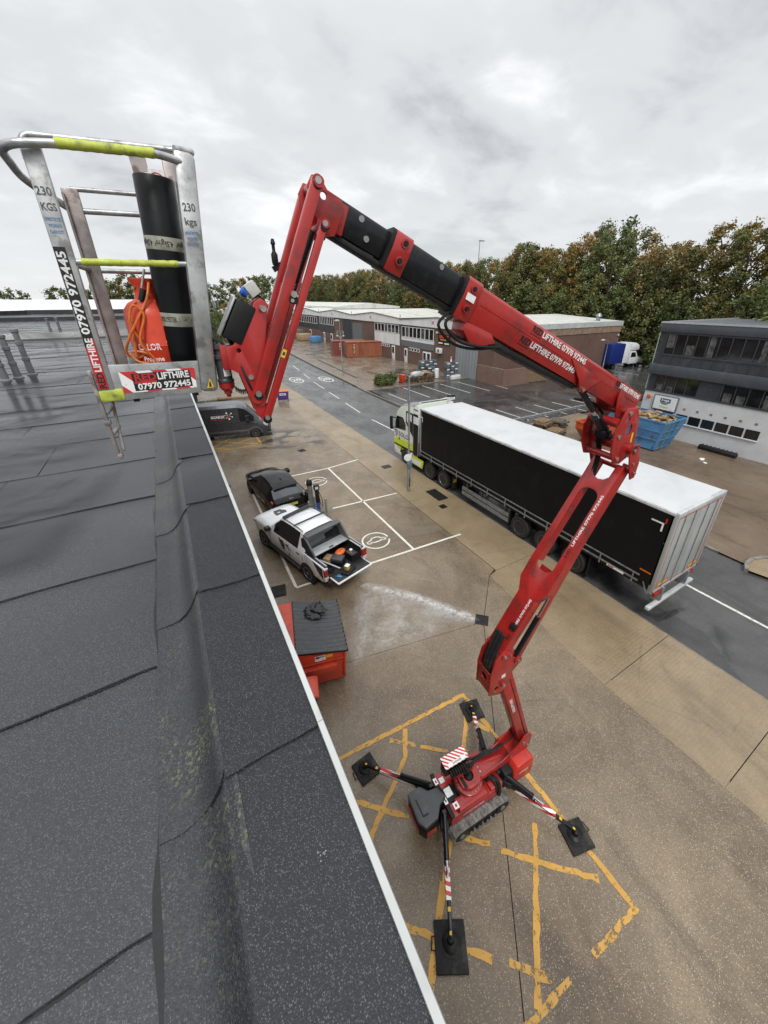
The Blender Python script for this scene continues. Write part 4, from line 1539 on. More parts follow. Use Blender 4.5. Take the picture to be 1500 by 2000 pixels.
# --- outriggers
pads = {'A': (1.29, 1.53), 'B': (-1.61, 1.53), 'C': (1.59, -1.44), 'D': (-1.32, -1.46)}
roots = {'A': (.66, .27), 'B': (-.68, .26), 'C': (.72, -.22), 'D': (-.68, -.22)}
pad_rot = {'A': -.2, 'B': .18, 'C': -.2, 'D': -.46}
pad_txt = {'A': 'black square rubber pad under the farthest outrigger foot, at the yellow box corner',
           'B': 'black square rubber pad under the far outrigger nearest the roof edge',
           'C': 'black square rubber pad under the right outrigger foot, farthest out on the concrete',
           'D': 'black square rubber pad under the near outrigger foot at the bottom of the photo'}
pad_handle = {'A': (-.6, 1.), 'B': (-1., .1), 'C': (1., .3), 'D': (-1., .1)}
for kx in 'ABCD':
    (px, py), (rx, ry) = pads[kx], roots[kx]
    root, tip = Vector((rx, ry, .70)), Vector((px, py, .20))
    d = (tip - root)
    L = d.length
    fl = Vector((d.x, d.y, 0)).normalized()
    m = MB(M['black_boom'])
    # stepped arm: heavy box near the body, slimmer towards the foot
    p = lambda t_, dz=0.: root + d * t_ + Vector((0, 0, dz))
    m.bar(p(0, -.06), p(.60, -.01), .085, .10, bev=.008)
    m.bar(p(.55, .0), p(1.0, .0), .065, .07, bev=.006)
    m.bar(p(-.04, -.10), p(.14, -.02), .15, .16, bev=.015)
    leg = m.build('outrigger_leg', lift)
    m = MB(M['black_boom'])
    m.cyl(p(.02, .13), p(.40, .085), .048, None, 14)
    m.cyl(p(.40, .085), p(.42, .083), .053, None, 14)
    m.cyl(p(.42, .083), p(.56, .06), .024, None, 10, M['chrome'])
    m.bar(p(.0, .13), p(.0, .0), .06, .07)
    m.build('stabiliser_cylinder', leg)
    m = MB(M['hazard'])
    side = Vector((-fl.y, fl.x, 0))
    m.bar(p(.46, .046), p(.73, .0435), .078, .006)
    for sg in (-1, 1):
        m.bar(p(.2, -.05) + side * sg * .045, p(.73, -.012) + side * sg * .045, .005, .075)
    m.build('hazard_stripe', leg)
    m = MB(M['decal_yellow'])
    m.bar(p(.78, .037), p(.815, .037), .05, .004)
    m.bar(p(.955, .037), p(.985, .037), .035, .004)
    m.bar(p(.40, .056), p(.44, .056), .05, .004, mat=M['white'])
    m.build('warning_sticker', leg)
    m = MB(M['black'])
    m.lathe([(.13, .062), (.135, .075), (.12, .09), (.06, .11), (.05, .2), (.02, .215)], Matrix.Translation((px, py, 0)), 22)
    m.build('foot', leg)
    # the loose pad it stands on
    wp = LINV.inverted() @ Vector((px, py, 0))
    pt = thing('outrigger_pad', pad_txt[kx], 'pad', (wp.x, wp.y, .008), TRZ + pad_rot[kx], 'rubber pads under the outriggers')
    ov = Vector((.03, -.02)) if kx != 'D' else Vector((.0, -.04))
    m = MB(M['rubber'])
    w_, h_ = (.245, .245) if kx != 'D' else (.255, .29)
    m.box(ov.x - w_, ov.x + w_, ov.y - h_, ov.y + h_, 0, .045, .012)
    m.build('pad', pt)
    m = MB(M['rubber'])
    m.lathe([(.185, .046), (.185, .054), (.165, .054), (.165, .046)], None, 26, close=True)
    m.build('ring', pt)
    hx, hy = pad_handle[kx]
    hv = Vector((hx, hy)).normalized()
    hd = Vector((-hv.y, hv.x))
    b0 = ov + Vector((hv.x * w_, hv.y * h_))
    m = MB(M['black'])
    pts = [b0 + hd * .075 - hv * .02, b0 + hd * .075 + hv * .05, b0 - hd * .075 + hv * .05, b0 - hd * .075 - hv * .02]
    m.tube([(q.x, q.y, .03) for q in pts], .011, 6)
    m.build('rope_handle', pt)

# --- lower link from turret to first knuckle
A0, A1 = SP(-1.27, 0, 1.32), SP(-.42, 0, 3.80)
dl = (A1 - A0).normalized()
nl = Vector((-dl.z, 0, dl.x))          # towards the roof side
m = MB(M['red'])
m.bar(A0, A1, .215, .17, up=nl, bev=.012)
m.bar(A0 + nl * .087 + dl * .1, A1 + nl * .087 - dl * .3, .12, .02, up=nl, bev=.004)
lk = m.build('lower_link', lift)
m = MB(M['white'])
m.text('REDLIFTHIRE', .085, frame(A0 + dl * 1.5 + Vector((0, -.1095, 0)), dl, nl), M['white'], bold=.015, align='CENTER')
m.build('lettering', lk, recalc=False, smooth=0)
m = MB(M['red'])
for w in (.14, -.14):
    m2 = MB(M['red'])
    m2.bar(A0 - nl * .14 + dl * .08 + Vector((0, w * .55, 0)), A1 - nl * .13 - dl * .05 + Vector((0, w * .55, 0)), .06, .075, up=nl, bev=.006)
    m2.build('parallel_rod', lift)
# first knuckle
for w in (-.165, .165):
    m = MB(M['red'])
    pts = [(-.08, 3.55), (-.06, 4.05), (-.12, 4.34), (-.28, 4.50), (-.44, 4.42), (-.64, 4.18), (-.66, 4.02), (-.50, 3.86), (-.50, 3.62), (-.30, 3.46)]
    m.prism([(-s, z) for s, z in pts], -w - .012, -w + .012, 'y', [circ(.22, 3.66, .045, 12)[::-1]] if w > 0 else [])
    m.build('knuckle_plate', lift, bevel=.004)
m = MB(M['red'])
hole = circ(3.86, 0, .07, 14, .085)
m2 = MB(M['red'])
m2.prism([(3.60, -.153), (4.02, -.153), (4.02, .153), (3.60, .153)], .08, .10, 'x', [[(y, z) for y, z in circ(3.86, 0, .07, 14)][::-1]], M=Matrix(((1, 0, 0, 0), (0, 0, 1, 0), (0, 1, 0, 0), (0, 0, 0, 1))))
m2.build('knuckle_web', lift, bevel=.003)
m = MB(M['red'])
for s, z, r_ in ((-.60, 4.14, .075), (-.35, 3.70, .05), (-.28, 4.40, .05)):
    m.cyl(SP(s, -.205, z), SP(s, .205, z), r_, None, 16)
m.build('knuckle_pin', lift)
m = MB(M['steel'])
for s, z, r_ in ((-.35, 3.70, .03), (-.28, 4.40, .028), (-.42, 4.34, .02), (-.60, 4.14, .03), (-.18, 3.62, .02)):
    disc_y(m, s, .18 if r_ < .028 else .207, z, r_, .016)
m.build('pin_cap', lift)['kind'] = 'stuff'
m = MB(M['rubber'])
for w in (-.06, 0, .06):
    m.hose([SP(-.45, w, 3.3), SP(-.20, w, 3.62), SP(-.13, w, 3.95), SP(-.15, w, 4.28), SP(-.32, w, 4.72)], .036, 8)
m.build('hose_bundle', lift)
m = MB(M['white'])
m.box(.30, .38, -.1795, -.178, 3.86, 3.94)
m.build('warning_sticker', lift)

# --- upper arm: box, widening to a slotted fork
AO = SP(-.22, 0, 4.42)
ax_ = Vector((.514, 0, .857)).normalized()
an_ = Vector((-.857, 0, .514)).normalized()
AM = frame(AO, ax_, Vector((0, 1, 0)))
if (AM.to_3x3() @ Vector((0, 0, 1))).dot(an_) < 0:
    AM = frame(AO, ax_, Vector((0, -1, 0)))


def rounded_slot(x0, x1, h, n=6, r=None):
    r = r or h
    pts = []
    for cx, cy, a0 in ((x1 - r, h - r, 0), (x0 + r, h - r, 90), (x0 + r, -h + r, 180), (x1 - r, -h + r, 270)):
        for i in range(n + 1):
            a = RAD(a0 + 90 * i / n)
            pts.append((cx + r * math.cos(a), cy + r * math.sin(a)))
    return pts


outl = [(0, -.165), (1.02, -.165), (1.22, -.27), (1.50, -.28), (3.10, -.25), (3.42, -.25), (3.42, -.145), (3.20, -.135), (3.14, -.08), (3.12, 0), (3.14, .08), (3.20, .135), (3.42, .145), (3.42, .25), (3.10, .25), (1.50, .28), (1.22, .27), (1.02, .165), (0, .165)]
m = MB(M['red'])
m.prism(outl, -.018, 0, 'z', [rounded_slot(1.50, 2.95, .155, 5, .13)[::-1]], M=AM)
ua = m.build('upper_arm', lift, bevel=.004)
m = MB(M['red'])
for sg in (-1, 1):                                    # side webs
    m.bar(AM @ Vector((0, sg * .158, -.10)), AM @ Vector((1.04, sg * .158, -.10)), .014, .165, up=an_)
    m.bar(AM @ Vector((1.04, sg * .16, -.09)), AM @ Vector((1.24, sg * .268, -.09)), .014, .15, up=an_)
    m.bar(AM @ Vector((1.24, sg * .27, -.09)), AM @ Vector((3.42, sg * .243, -.10)), .014, .165, up=an_)
    m.bar(AM @ Vector((1.6, sg * .163, -.09)), AM @ Vector((3.42, sg * .15, -.09)), .012, .145, up=an_)
m.bar(AM @ Vector((0, 0, -.175)), AM @ Vector((1.55, 0, -.175)), .30, .016, up=an_)
for x in (3.02,):
    m.bar(AM @ Vector((x, -.135, -.10)), AM @ Vector((x, .135, -.10)), .012, .14, up=an_)
m.build('web_plate', ua)
m = MB(M['red'])                                    # raised stiffener lines
m.bar(AM @ Vector((.95, -.06, .004)), AM @ Vector((1.25, .1, .004)), .05, .008, up=an_)
m.build('stiffener', ua)
m = MB(M['black'])
m.bar(AM @ Vector((.45, -.10, .02)), AM @ Vector((.56, -.10, .02)), .1, .05, up=an_, bev=.01)
m.build('junction_box', ua)
for x0, fits in ((.30, .72), (1.90, 1.05)):
    m = MB(M['white'])
    yo = -.105 if x0 < 1 else -.21
    yy = AM @ Vector((x0 + fits / 2 - .02, yo, .0015))
    up_ = (AM.to_3x3() @ Vector((0, 1, 0)))
    F = frame(yy, ax_, an_.cross(ax_))
    m.text('LIFTHIRE 07970 972445', .055, F @ Matrix.Translation((.09, 0, 0)), M['white'], bold=.02, fit=fits * .82)
    m.text('RED', .062, F @ Matrix.Translation((-fits * .44, 0, 0)), M['decal_black'], bold=.02, fit=fits * .15)
    m.build('lettering', ua, recalc=False, smooth=0)
m = MB(M['red'])                                     # levelling rod beneath the arm
m.bar(SP(-.62, .13, 4.06), SP(-2.10, .20, 6.95 + .40), .055, .085, up=an_, bev=.008)
rod = m.build('levelling_rod', lift)
m = MB(M['white'])
rd = (SP(-2.10, .20, 7.35) - SP(-.62, .13, 4.06)).normalized()
for t_, f_ in ((.95, .78), (2.45, .78)):
    m = MB(M['white'])
    c = SP(-.62, .13, 4.06) + rd * t_ + an_ * .0445
    F = frame(c, rd, an_.cross(rd))
    m.text('LIFTHIRE 07970 972445', .05, F, M['white'], bold=.02, fit=f_)
    m.build('lettering', rod, recalc=False, smooth=0)
m = MB(M['black_boom'])                               # lift ram low on the arm
m.cyl(SP(-.52, .18, 4.28), SP(-.86, .20, 4.98), .042, None, 14)
m.cyl(SP(-.86, .20, 4.98), SP(-1.12, .20, 5.5), .022, None, 10, M['chrome'])
m.build('lift_ram', lift)

# --- elbow
el = [(-1.72, 8.22), (-1.95, 8.21), (-2.05, 7.99), (-2.08, 7.66), (-2.00, 7.50), (-1.84, 7.42), (-1.70, 7.45), (-1.60, 7.64), (-1.57, 7.92), (-1.66, 8.05)]
for w in (-.235, .235):
    m = MB(M['red'])
    h1 = circ(1.80, 8.06, .034, 12)
    h2 = circ(1.875, 7.915, .045, 14, .085, .4)
    m.prism([(-s, z) for s, z in el], -w - .011, -w + .011, 'y', [h1[::-1], h2[::-1]])
    m.build('elbow_plate', lift, bevel=.004)
    m = MB(M['red'])
    lp = [(-1.93, 7.70), (-2.08, 7.70), (-2.17, 7.40), (-2.15, 7.18), (-2.06, 7.16), (-1.97, 7.36), (-1.90, 7.56)]
    ww = w + math.copysign(.085, w)
    m.prism([(-s, z) for s, z in lp], -ww - .01, -ww + .01, 'y')
    m.build('link_plate', lift, bevel=.004)
m = MB(M['red'])
for s, z, r_, hw in ((-1.98, 7.62, .07, .33), (-1.74, 7.52, .045, .26), (-1.80, 8.15, .045, .25), (-1.66, 8.02, .06, .22), (-2.10, 7.26, .035, .34)):
    m.cyl(SP(s, -hw, z), SP(s, hw, z), r_, None, 18)
m.build('elbow_pin', lift)
m = MB(M['steel'])
for s, z, r_, w in ((-1.80, 8.15, .028, .25), (-1.68, 7.84, .03, .248), (-1.98, 7.62, .026, .332), (-2.10, 7.26, .02, .342), (-1.74, 7.52, .026, .262), (-2.02, 7.42, .018, .332)):
    disc_y(m, s, w, z, r_, .014)
m.build('pin_cap', lift)['kind'] = 'stuff'
m = MB(M['decal_yellow'])
m.prism([(1.955, 7.72), (1.99, 7.72), (1.985, 7.86), (1.95, 7.86)], -.2475, -.2465, 'y')
m.build('warning_sticker', lift)
m = MB(M['black_boom'])                               # boom ram
c0, c1 = SP(-1.84, 0, 7.74), SP(-1.04, 0, 8.50)
dd = (c1 - c0).normalized()
m.cyl(c0, c0 + dd * .48, .062, None, 18)
m.cyl(c0 + dd * .46, c0 + dd * .52, .07, None, 18)
m.cyl(c0 + dd * .52, c0 + dd * .64, .034, None, 14, M['chrome'])
m.cyl(c0 + dd * .64, c1, .04, None, 14)
m.box(-.07, .07, -.09, .09, -.07, .06, .02, M=Matrix.Translation(c0 + dd * .12 + Vector((-.06, 0, 0))))
m.build('boom_ram', lift)
m = MB(M['rubber'])
for w in (-.14, -.11, -.17):
    m.hose([SP(-1.2, w, 8.32), SP(-1.45, w, 8.26), SP(-1.66, w, 8.16), SP(-1.82, w, 7.95), SP(-1.84, w, 7.7), SP(-1.92, w, 7.35), SP(-1.80, w * .8, 6.95)], .014, 6)
m.build('hydraulic_hose', lift)['kind'] = 'stuff'

# --- telescopic boom
BA = math.atan2(1.33, 2.98)
BO = SP(-2.15, 0, 8.34)
BM = frame(BO, Vector((-math.cos(BA), 0, math.sin(BA))), Vector((0, -1, 0)))    # x to the tip, y to the camera side, z up
assert (BM.to_3x3() @ Vector((0, 0, 1))).z > 0


def hexsec(x0, x1, hw, z0, z1, mat, top=.86, bot=.72, mid=.45, cutb=0.):
    zm = z1 - (z1 - z0) * mid
    m = MB(mat)
    prof = [(-hw * top, z1), (hw * top, z1), (hw, z1 - .03), (hw, zm), (hw * bot, z0), (-hw * bot, z0), (-hw, zm), (-hw, z1 - .03)]
    m.prism(prof, x0, x1, 'x', M=BM)
    return m


mb_ = hexsec(.0, 3.22, .135, -.315, 0, M['red'])
main = mb_.build('main_boom', lift, bevel=.007)
m = hexsec(3.10, 3.27, .152, -.335, .014, M['red'])
col = m.build('boom_collar', lift, bevel=.006)
m = hexsec(3.27, 3.30, .148, -.33, .010, M['black'])
m.build('wear_ring', col)
m = hexsec(3.2, 3.95, .112, -.270, -.012, M['black_boom'])
m.build('boom_section', lift, bevel=.006)
m = hexsec(3.86, 4.02, .128, -.285, .004, M['red'])
col2 = m.build('boom_collar', lift, bevel=.006)
m = hexsec(4.02, 4.055, .126, -.28, .002, M['black'])
m.build('wear_ring', col2)
m = hexsec(4.0, 4.53, .092, -.235, -.028, M['black_boom'])
m.build('boom_section', lift, bevel=.006)
for cx, hw, zs, par in ((3.19, .152, (-.07, -.24), col), (3.93, .128, (-.06, -.19), col2)):
    m = MB(M['black'])
    for z in zs:
        for sg in (1, -1):
            a, b = BM @ Vector((cx, sg * hw * (1 if z > -.15 else .93), z)), BM @ Vector((cx, sg * (hw * (1 if z > -.15 else .93) + .012), z))
            m.cyl(a, b, .034, None, 16, M['red'])
            m.cyl(a, BM @ Vector((cx, sg * (hw + .02), z)), .021, None, 12)
    m.build('adjuster_plug', par)['kind'] = 'stuff'
m = MB(M['steel'])
for x, z, hw in ((3.55, -.05, .113), (4.3, -.07, .093), (4.22, -.17, .088)):
    m.cyl(BM @ Vector((x, hw - .004, z)), BM @ Vector((x, hw + .004, z)), .022, None, 14, M['galv'])
m.build('slide_pad', lift)['kind'] = 'stuff'
m = MB(M['red'])                                       # welded seam, doublers and lugs on the main boom
for sg in (1, -1):
    m.bar(BM @ Vector((.02, sg * .136, -.143)), BM @ Vector((3.05, sg * .136, -.143)), .006, .006, up=BM.to_3x3() @ Vector((0, 0, 1)))
    m.prism([(.06, -.16), (.30, -.19), (.52, -.10), (.50, -.20), (.34, -.44), (.10, -.44), (.04, -.30)], sg * .130, sg * .150, 'y', M=BM)
    m.prism([(.98, -.15), (1.30, -.12), (1.62, -.11), (1.36, -.26), (1.26, -.37), (1.18, -.37), (1.10, -.26)], sg * .128, sg * .148, 'y', M=BM)
m.build('boom_gusset', main, bevel=.003)
m = MB(M['steel'])
m.cyl(BM @ Vector((1.22, -.17, -.335)), BM @ Vector((1.22, .17, -.335)), .022, None, 12)
m.build('ram_pin', main)
m = MB(M['black'])                                     # hose tray slung below
m.bar(BM @ Vector((1.30, .0, -.345)), BM @ Vector((2.75, .0, -.375)), .17, .055, up=(0, 0, 1), bev=.01)
m.bar(BM @ Vector((3.3, .02, -.29)), BM @ Vector((4.55, .02, -.258)), .10, .04, up=(0, 0, 1), bev=.01)
m.hose([BM @ Vector((2.6, .08, -.37)), BM @ Vector((2.9, .10, -.47)), BM @ Vector((3.12, .1, -.50)), BM @ Vector((3.3, .1, -.44)), BM @ Vector((3.28, .09, -.34))], .014, 7)
m.hose([BM @ Vector((2.6, .06, -.37)), BM @ Vector((2.9, .08, -.50)), BM @ Vector((3.16, .08, -.54)), BM @ Vector((3.36, .08, -.46)), BM @ Vector((3.3, .07, -.32))], .014, 7)
m.hose([BM @ Vector((2.6, .02, -.37)), BM @ Vector((2.95, .05, -.45)), BM @ Vector((3.2, .05, -.46)), BM @ Vector((3.28, .05, -.4)), BM @ Vector((3.24, .05, -.33))], .014, 7)
m.build('hose_tray', main)
m = MB(M['red'])
m.prism([(2.78, -.30), (3.12, -.32), (3.10, -.40), (2.98, -.47), (2.84, -.45), (2.68, -.36)], -.10, .10, 'y', M=BM)
m.build('tray_bracket', main, bevel=.006)
up_b = BM.to_3x3() @ Vector((0, 0, 1))
xd_b = BM.to_3x3() @ Vector((-1, 0, 0))
# camera-side lettering runs down the boom, tip end first
mat_l = None
for x_mid, z_mid, L in ((1.86, -.065, .98), (1.95, -.205, .98), (.36, -.065, .62)):
    m = MB(M['white'])
    yb = .1365 if z_mid > -.14 else .1365 - .038 * (-.143 - z_mid + .0) / .17 * -1 * -1
    c = BM @ Vector((x_mid, yb + .0015, z_mid))
    F = frame(c, xd_b, up_b if z_mid > -.14 else (up_b + Vector((0, -.22, 0))))
    if (F.to_3x3() @ Vector((0, 0, 1))).y > 0:
        F = frame(c, -xd_b, up_b)
    m.text('LIFTHIRE 07970 972445', .085, F @ Matrix.Translation((L * .09, 0, 0)), M['white'], bold=.022, fit=L * .82)
    m.text('RED', .085, F @ Matrix.Translation((-L * .41, 0, 0)), M['decal_black'], bold=.03, fit=L * .15)
    m.box(-L * .5, -L * .33, -.052, -.046, 0, .001, M=F, mat=M['decal_black'])
    m.build('lettering', main, recalc=False, smooth=0)
m = MB(M['white'])
m.box(3.14, 3.24, .153, .1545, -.175, -.115, M=BM)
m.build('warning_sticker', col)

# --- boom head
hd = [(2.16, 10.245), (2.10, 10.235), (2.06, 10.17), (1.96, 10.125), (1.95, 10.07), (2.03, 9.905), (2.12, 9.90), (2.15, 9.96), (2.14, 10.0), (2.185, 10.06), (2.20, 10.18)]
for w in (-.12, .115):
    m = MB(M['red'])
    m.prism([(-s, z) for s, z in hd], -w - .012, -w + .012, 'y', [circ(-2.09, 10.135, .024, 12)[::-1]])
    m.build('head_plate', lift, bevel=.004)
m = MB(M['red'])
m.bar(SP(1.93, 0, 10.0), SP(2.06, 0, 10.05), .19, .2, up=(0, 0, 1), bev=.01)
m.cyl(SP(2.135, -.2, 10.195), SP(2.135, .2, 10.195), .035, None, 16)
m.cyl(SP(2.11, -.2, 9.965), SP(2.11, .2, 9.965), .028, None, 16)
m.build('head_block', lift)
# --- jib: two parallel link pairs with a ram between
JU0, JU1 = (2.14, 10.20), (2.735, 8.83)
JL0, JL1 = (2.115, 9.965), (2.69, 8.665)


def jib_bar(a, b, w, wid, thk, nm, ext=.03):
    a3, b3 = SP(a[0], w, a[1]), SP(b[0], w, b[1])
    d_ = (b3 - a3).normalized()
    n_ = Vector((-d_.z, 0, d_.x))
    m = MB(M['red'])
    m.bar(a3, b3, thk, wid, up=n_, bev=.006)
    for p_ in (a3, b3):
        m.cyl(p_ + Vector((0, -thk / 2, 0)), p_ + Vector((0, thk / 2, 0)), wid * .5, None, 18)
    return m.build(nm, lift)


for w in (-.14, .165):
    jib_bar(JU0, JU1, w, .076, .046, 'jib_link')
    jib_bar(JL0, JL1, w, .052, .044, 'jib_rod')
m = MB(M['red'])
m.bar(SP(2.40, .03, 9.61), SP(2.70, .03, 8.91), .215, .012, up=(-1, 0, .4), bev=.003)
m.build('jib_web', lift)
m = MB(M['steel'])
for (s, z), r_ in ((JU0, .022), ((2.72, 8.865), .022), (JL0, .018), ((2.685, 8.68), .018), ((2.38, 9.53), .022), ((2.395, 9.49), .013), ((2.60, 9.44), .02)):
    disc_y(m, s, .19, z, r_, .014)
disc_y(m, 2.605, .153, 9.445, .018, .014)
disc_y(m, 2.75, .153, 8.985, .018, .014)
m.build('pin_cap', lift)['kind'] = 'stuff'
m = MB(M['black'])
for (s, z) in (JU0, (2.72, 8.865), JL0, (2.685, 8.68), (2.385, 9.51)):
    disc_y(m, s, .19, z - .015, .032, .005)
m.build('keeper_plate', lift)['kind'] = 'stuff'
m = MB(M['black_boom'])
c0, c1 = SP(2.20, .10, 9.93), SP(2.66, .10, 8.98)
dd = (c1 - c0).normalized()
m.cyl(c0, c0 + dd * .46, .04, None, 16)
m.cyl(c0 + dd * .44, c0 + dd * .49, .046, None, 16)
m.cyl(c0 + dd * .49, c1, .017, None, 12, M['chrome'])
ram = m.build('jib_ram', lift)
m = MB(M['white'])
m.bar(c0 + dd * .36 + Vector((.0, -.0365, 0)), c0 + dd * .43 + Vector((0, -.0365, 0)), .002, .03, up=(1, 0, 0))
m.build('data_plate', ram)
m = MB(M['decal_yellow'])
m.bar(SP(2.488, .1885, 9.165), SP(2.512, .1885, 9.11), .002, .03, up=(1, 0, 0))
m.bar(SP(2.496, .190, 9.148), SP(2.505, .190, 9.127), .002, .015, up=(1, 0, 0), mat=M['decal_black'])
m.build('warning_sticker', lift)
# jib end frame towards the rotator
ef = [(2.56, 9.47), (2.60, 9.505), (2.645, 9.48), (2.70, 9.36), (2.83, 9.21), (2.88, 9.19), (2.88, 9.05), (2.82, 9.01), (2.795, 8.90), (2.75, 8.70), (2.69, 8.62), (2.655, 8.66), (2.68, 8.88)]
for w in (-.07, .14):
    m = MB(M['red'])
    m.prism([(-s, z) for s, z in ef], -w - .011, -w + .011, 'y', [circ(-2.80, 9.17, .016, 10)[::-1], circ(-2.71, 8.80, .02, 10)[::-1]])
    m.build('jib_end_plate', lift, bevel=.003)
m = MB(M['red'])
m.bar(SP(2.80, .035, 9.12), SP(2.92, .035, 9.12), .15, .17, bev=.01)
m.build('jib_end_block', lift)
m = MB(M['red'])
m.cyl(SP(2.71, -.1, 8.80), SP(2.71, .17, 8.80), .032, None, 16)
m.build('jib_pivot', lift)
m = MB(M['black'])
m.bar(SP(2.695, .06, 9.475), SP(2.835, .06, 9.235), .20, .135, up=(-1, 0, -.3), bev=.015)
eb = m.build('electric_box', lift)
m = MB(M['alu'])
m.bar(SP(2.765, .06, 9.515), SP(2.905, .06, 9.275), .205, .014, up=(-1, 0, -.3), bev=.004)
m.build('box_lid', eb)
m = MB(M['clear'])
m.bar(SP(2.615, .08, 9.525), SP(2.665, .08, 9.60), .085, .075, up=(-1, 0, .4), bev=.006)
bx = m.build('socket_box', lift)
m = MB(M['beacon'])
q0, q1 = SP(2.675, .08, 9.535), SP(2.715, .08, 9.56)
m.tube([q0, q0 + (q1 - q0) * .7, q1], [.034, .034, .02], 14)
m.build('socket_cover', bx)
m = MB(M['rubber'])
m.hose([SP(2.63, .08, 9.51), SP(2.60, .06, 9.52), SP(2.57, .03, 9.48), SP(2.56, .0, 9.40)], .006, 6)
for k_ in range(5):
    w = .0 + k_ * .025
    m.hose([SP(2.86, w, 9.26), SP(2.82, w, 9.19 - k_ * .01), SP(2.80, w + .05, 9.05), SP(2.77, w + .06, 8.93), SP(2.73, w, 8.83), SP(2.66, w * .5, 8.95), SP(2.56, w * .4, 9.2)], .009, 6)
coil = []
for i in range(84):
    t_ = i / 83
    a = t_ * 2 * math.pi * 10
    c = SP(2.87 - .12 * t_, .06, 8.90 - .012 * math.sin(t_ * math.pi) * 3)
    coil.append(c + Vector((0, .018 * math.cos(a), .018 * math.sin(a))))
m.tube(coil, .0035, 5)
m.build('hydraulic_hose', lift)['kind'] = 'stuff'
m = MB(M['black'])
m.lathe([(.02, 9.73), (.024, 9.75), (.024, 9.80), (.012, 9.82), (.012, 9.86), (.018, 9.87), (.01, 9.9)], Matrix.Translation(SP(2.41, -.17, 0)), 10)
m.bar(SP(2.43, -.17, 9.70), SP(2.36, -.17, 9.74), .03, .04)
m.build('limit_switch', lift)

# --- rotator
def W(x, y, z):
    return LINV @ Vector((x, y, z))


rc = W(.335, 3.19, 0)
m = MB(M['dgrey'])
m.lathe([(.05, 8.93), (.058, 8.935), (.058, 8.95), (.05, 8.96), (.05, 9.10), (.062, 9.105), (.062, 9.125), (.05, 9.135), (.05, 9.17), (.066, 9.175), (.066, 9.20), (.045, 9.21)], Matrix.Translation((rc.x, rc.y, 0)), 22)
rot = m.build('rotator', lift)
m = MB(M['red'])
m.lathe([(.056, 8.93), (.054, 8.89), (.03, 8.865), (.028, 8.845), (.018, 8.84), (.016, 8.82)], Matrix.Translation((rc.x, rc.y, 0)), 20)
m.build('rotator_cap', rot)
m = MB(M['white'])
for i in range(5):
    a0, a1 = RAD(262 + i * 11), RAD(262 + (i + 1) * 11)
    m.add([(rc.x + .0512 * math.cos(a), rc.y + .0512 * math.sin(a), z) for a, z in ((a0, 8.98), (a1, 8.98), (a1, 9.08), (a0, 9.08))], [(0, 1, 2, 3)])
m.build('data_plate', rot, recalc=False)
m = MB(M['galv'])
m.cyl((rc.x - .03, rc.y, 9.205), (rc.x - .03, rc.y, 9.235), .03, None, 14)
m.hose([(rc.x - .04, rc.y - .02, 9.22), (rc.x - .02, rc.y - .05, 9.24), (rc.x + .03, rc.y - .07, 9.20), (rc.x + .07, rc.y - .09, 9.12), (rc.x + .10, rc.y - .08, 9.05), (rc.x + .13, rc.y - .06, 8.95)], .010, 6, M['rubber'])
m.build('hose_fitting', rot)


# ================================================================== the work basket
def LB(mb, name, parent=None, **kw):
    """part of the lift given in street coordinates"""
    return mb.build(name, parent or lift, M=LINV, **kw)


YF, YB = 3.15, 3.62
m = MB(M['alu'])
m.box(-.42, .24, YF, YB, 8.905, 8.925)
m.box(-.43, .26, YB - .02, YB, 8.905, 9.06)
m.box(-.43, -.41, YF + .03, YB - .02, 8.905, 9.06)
m.box(.22, .245, YF + .03, YB - .02, 8.905, 9.06)
basket = LB(m, 'basket')
# posts
m = MB(M['alu'])
m.bar((-.395, YF, 8.90), (-.372, YF, 10.235), .085, .055, up=(0, 1, 0), bev=.008)
LB(m, 'post', basket)
m = MB(M['alu'])
m.bar((.205, YF, 8.885), (.345, YF, 10.295), .115, .07, up=(0, 1, 0), bev=.028)
LB(m, 'post', basket)
m = MB(M['alu_dirty'])
m.bar((-.315, YB, 8.92), (-.305, YB, 10.13), .085, .05, up=(0, 1, 0), bev=.006)
m.bar((-.352, YB - .03, 8.92), (-.342, YB - .03, 10.10), .012, .03, up=(0, 1, 0))
LB(m, 'post', basket)
m = MB(M['alu_dirty'])
m.bar((.24, YB, 8.92), (.30, YB, 10.36), .09, .05, up=(0, 1, 0), bev=.006)
LB(m, 'post', basket)


def rail(pts, r, nm='rail', mat='alu_tube', seg=12):
    m = MB(M[mat])
    m.tube(pts, r, seg)
    return LB(m, nm, basket)


def bend(pts, r=.08, n=5):
    """round the corners of a polyline"""
    P = [Vector(p) for p in pts]
    out = [P[0]]
    for a, b, c in zip(P[:-2], P[1:-1], P[2:]):
        d1, d2 = (a - b), (c - b)
        q = min(r, d1.length * .45, d2.length * .45)
        s, e_ = b + d1.normalized() * q, b + d2.normalized() * q
        for i in range(n + 1):
            t_ = i / n
            out.append(s * (1 - t_) ** 2 + b * 2 * t_ * (1 - t_) + e_ * t_ * t_)
    out.append(P[-1])
    return out


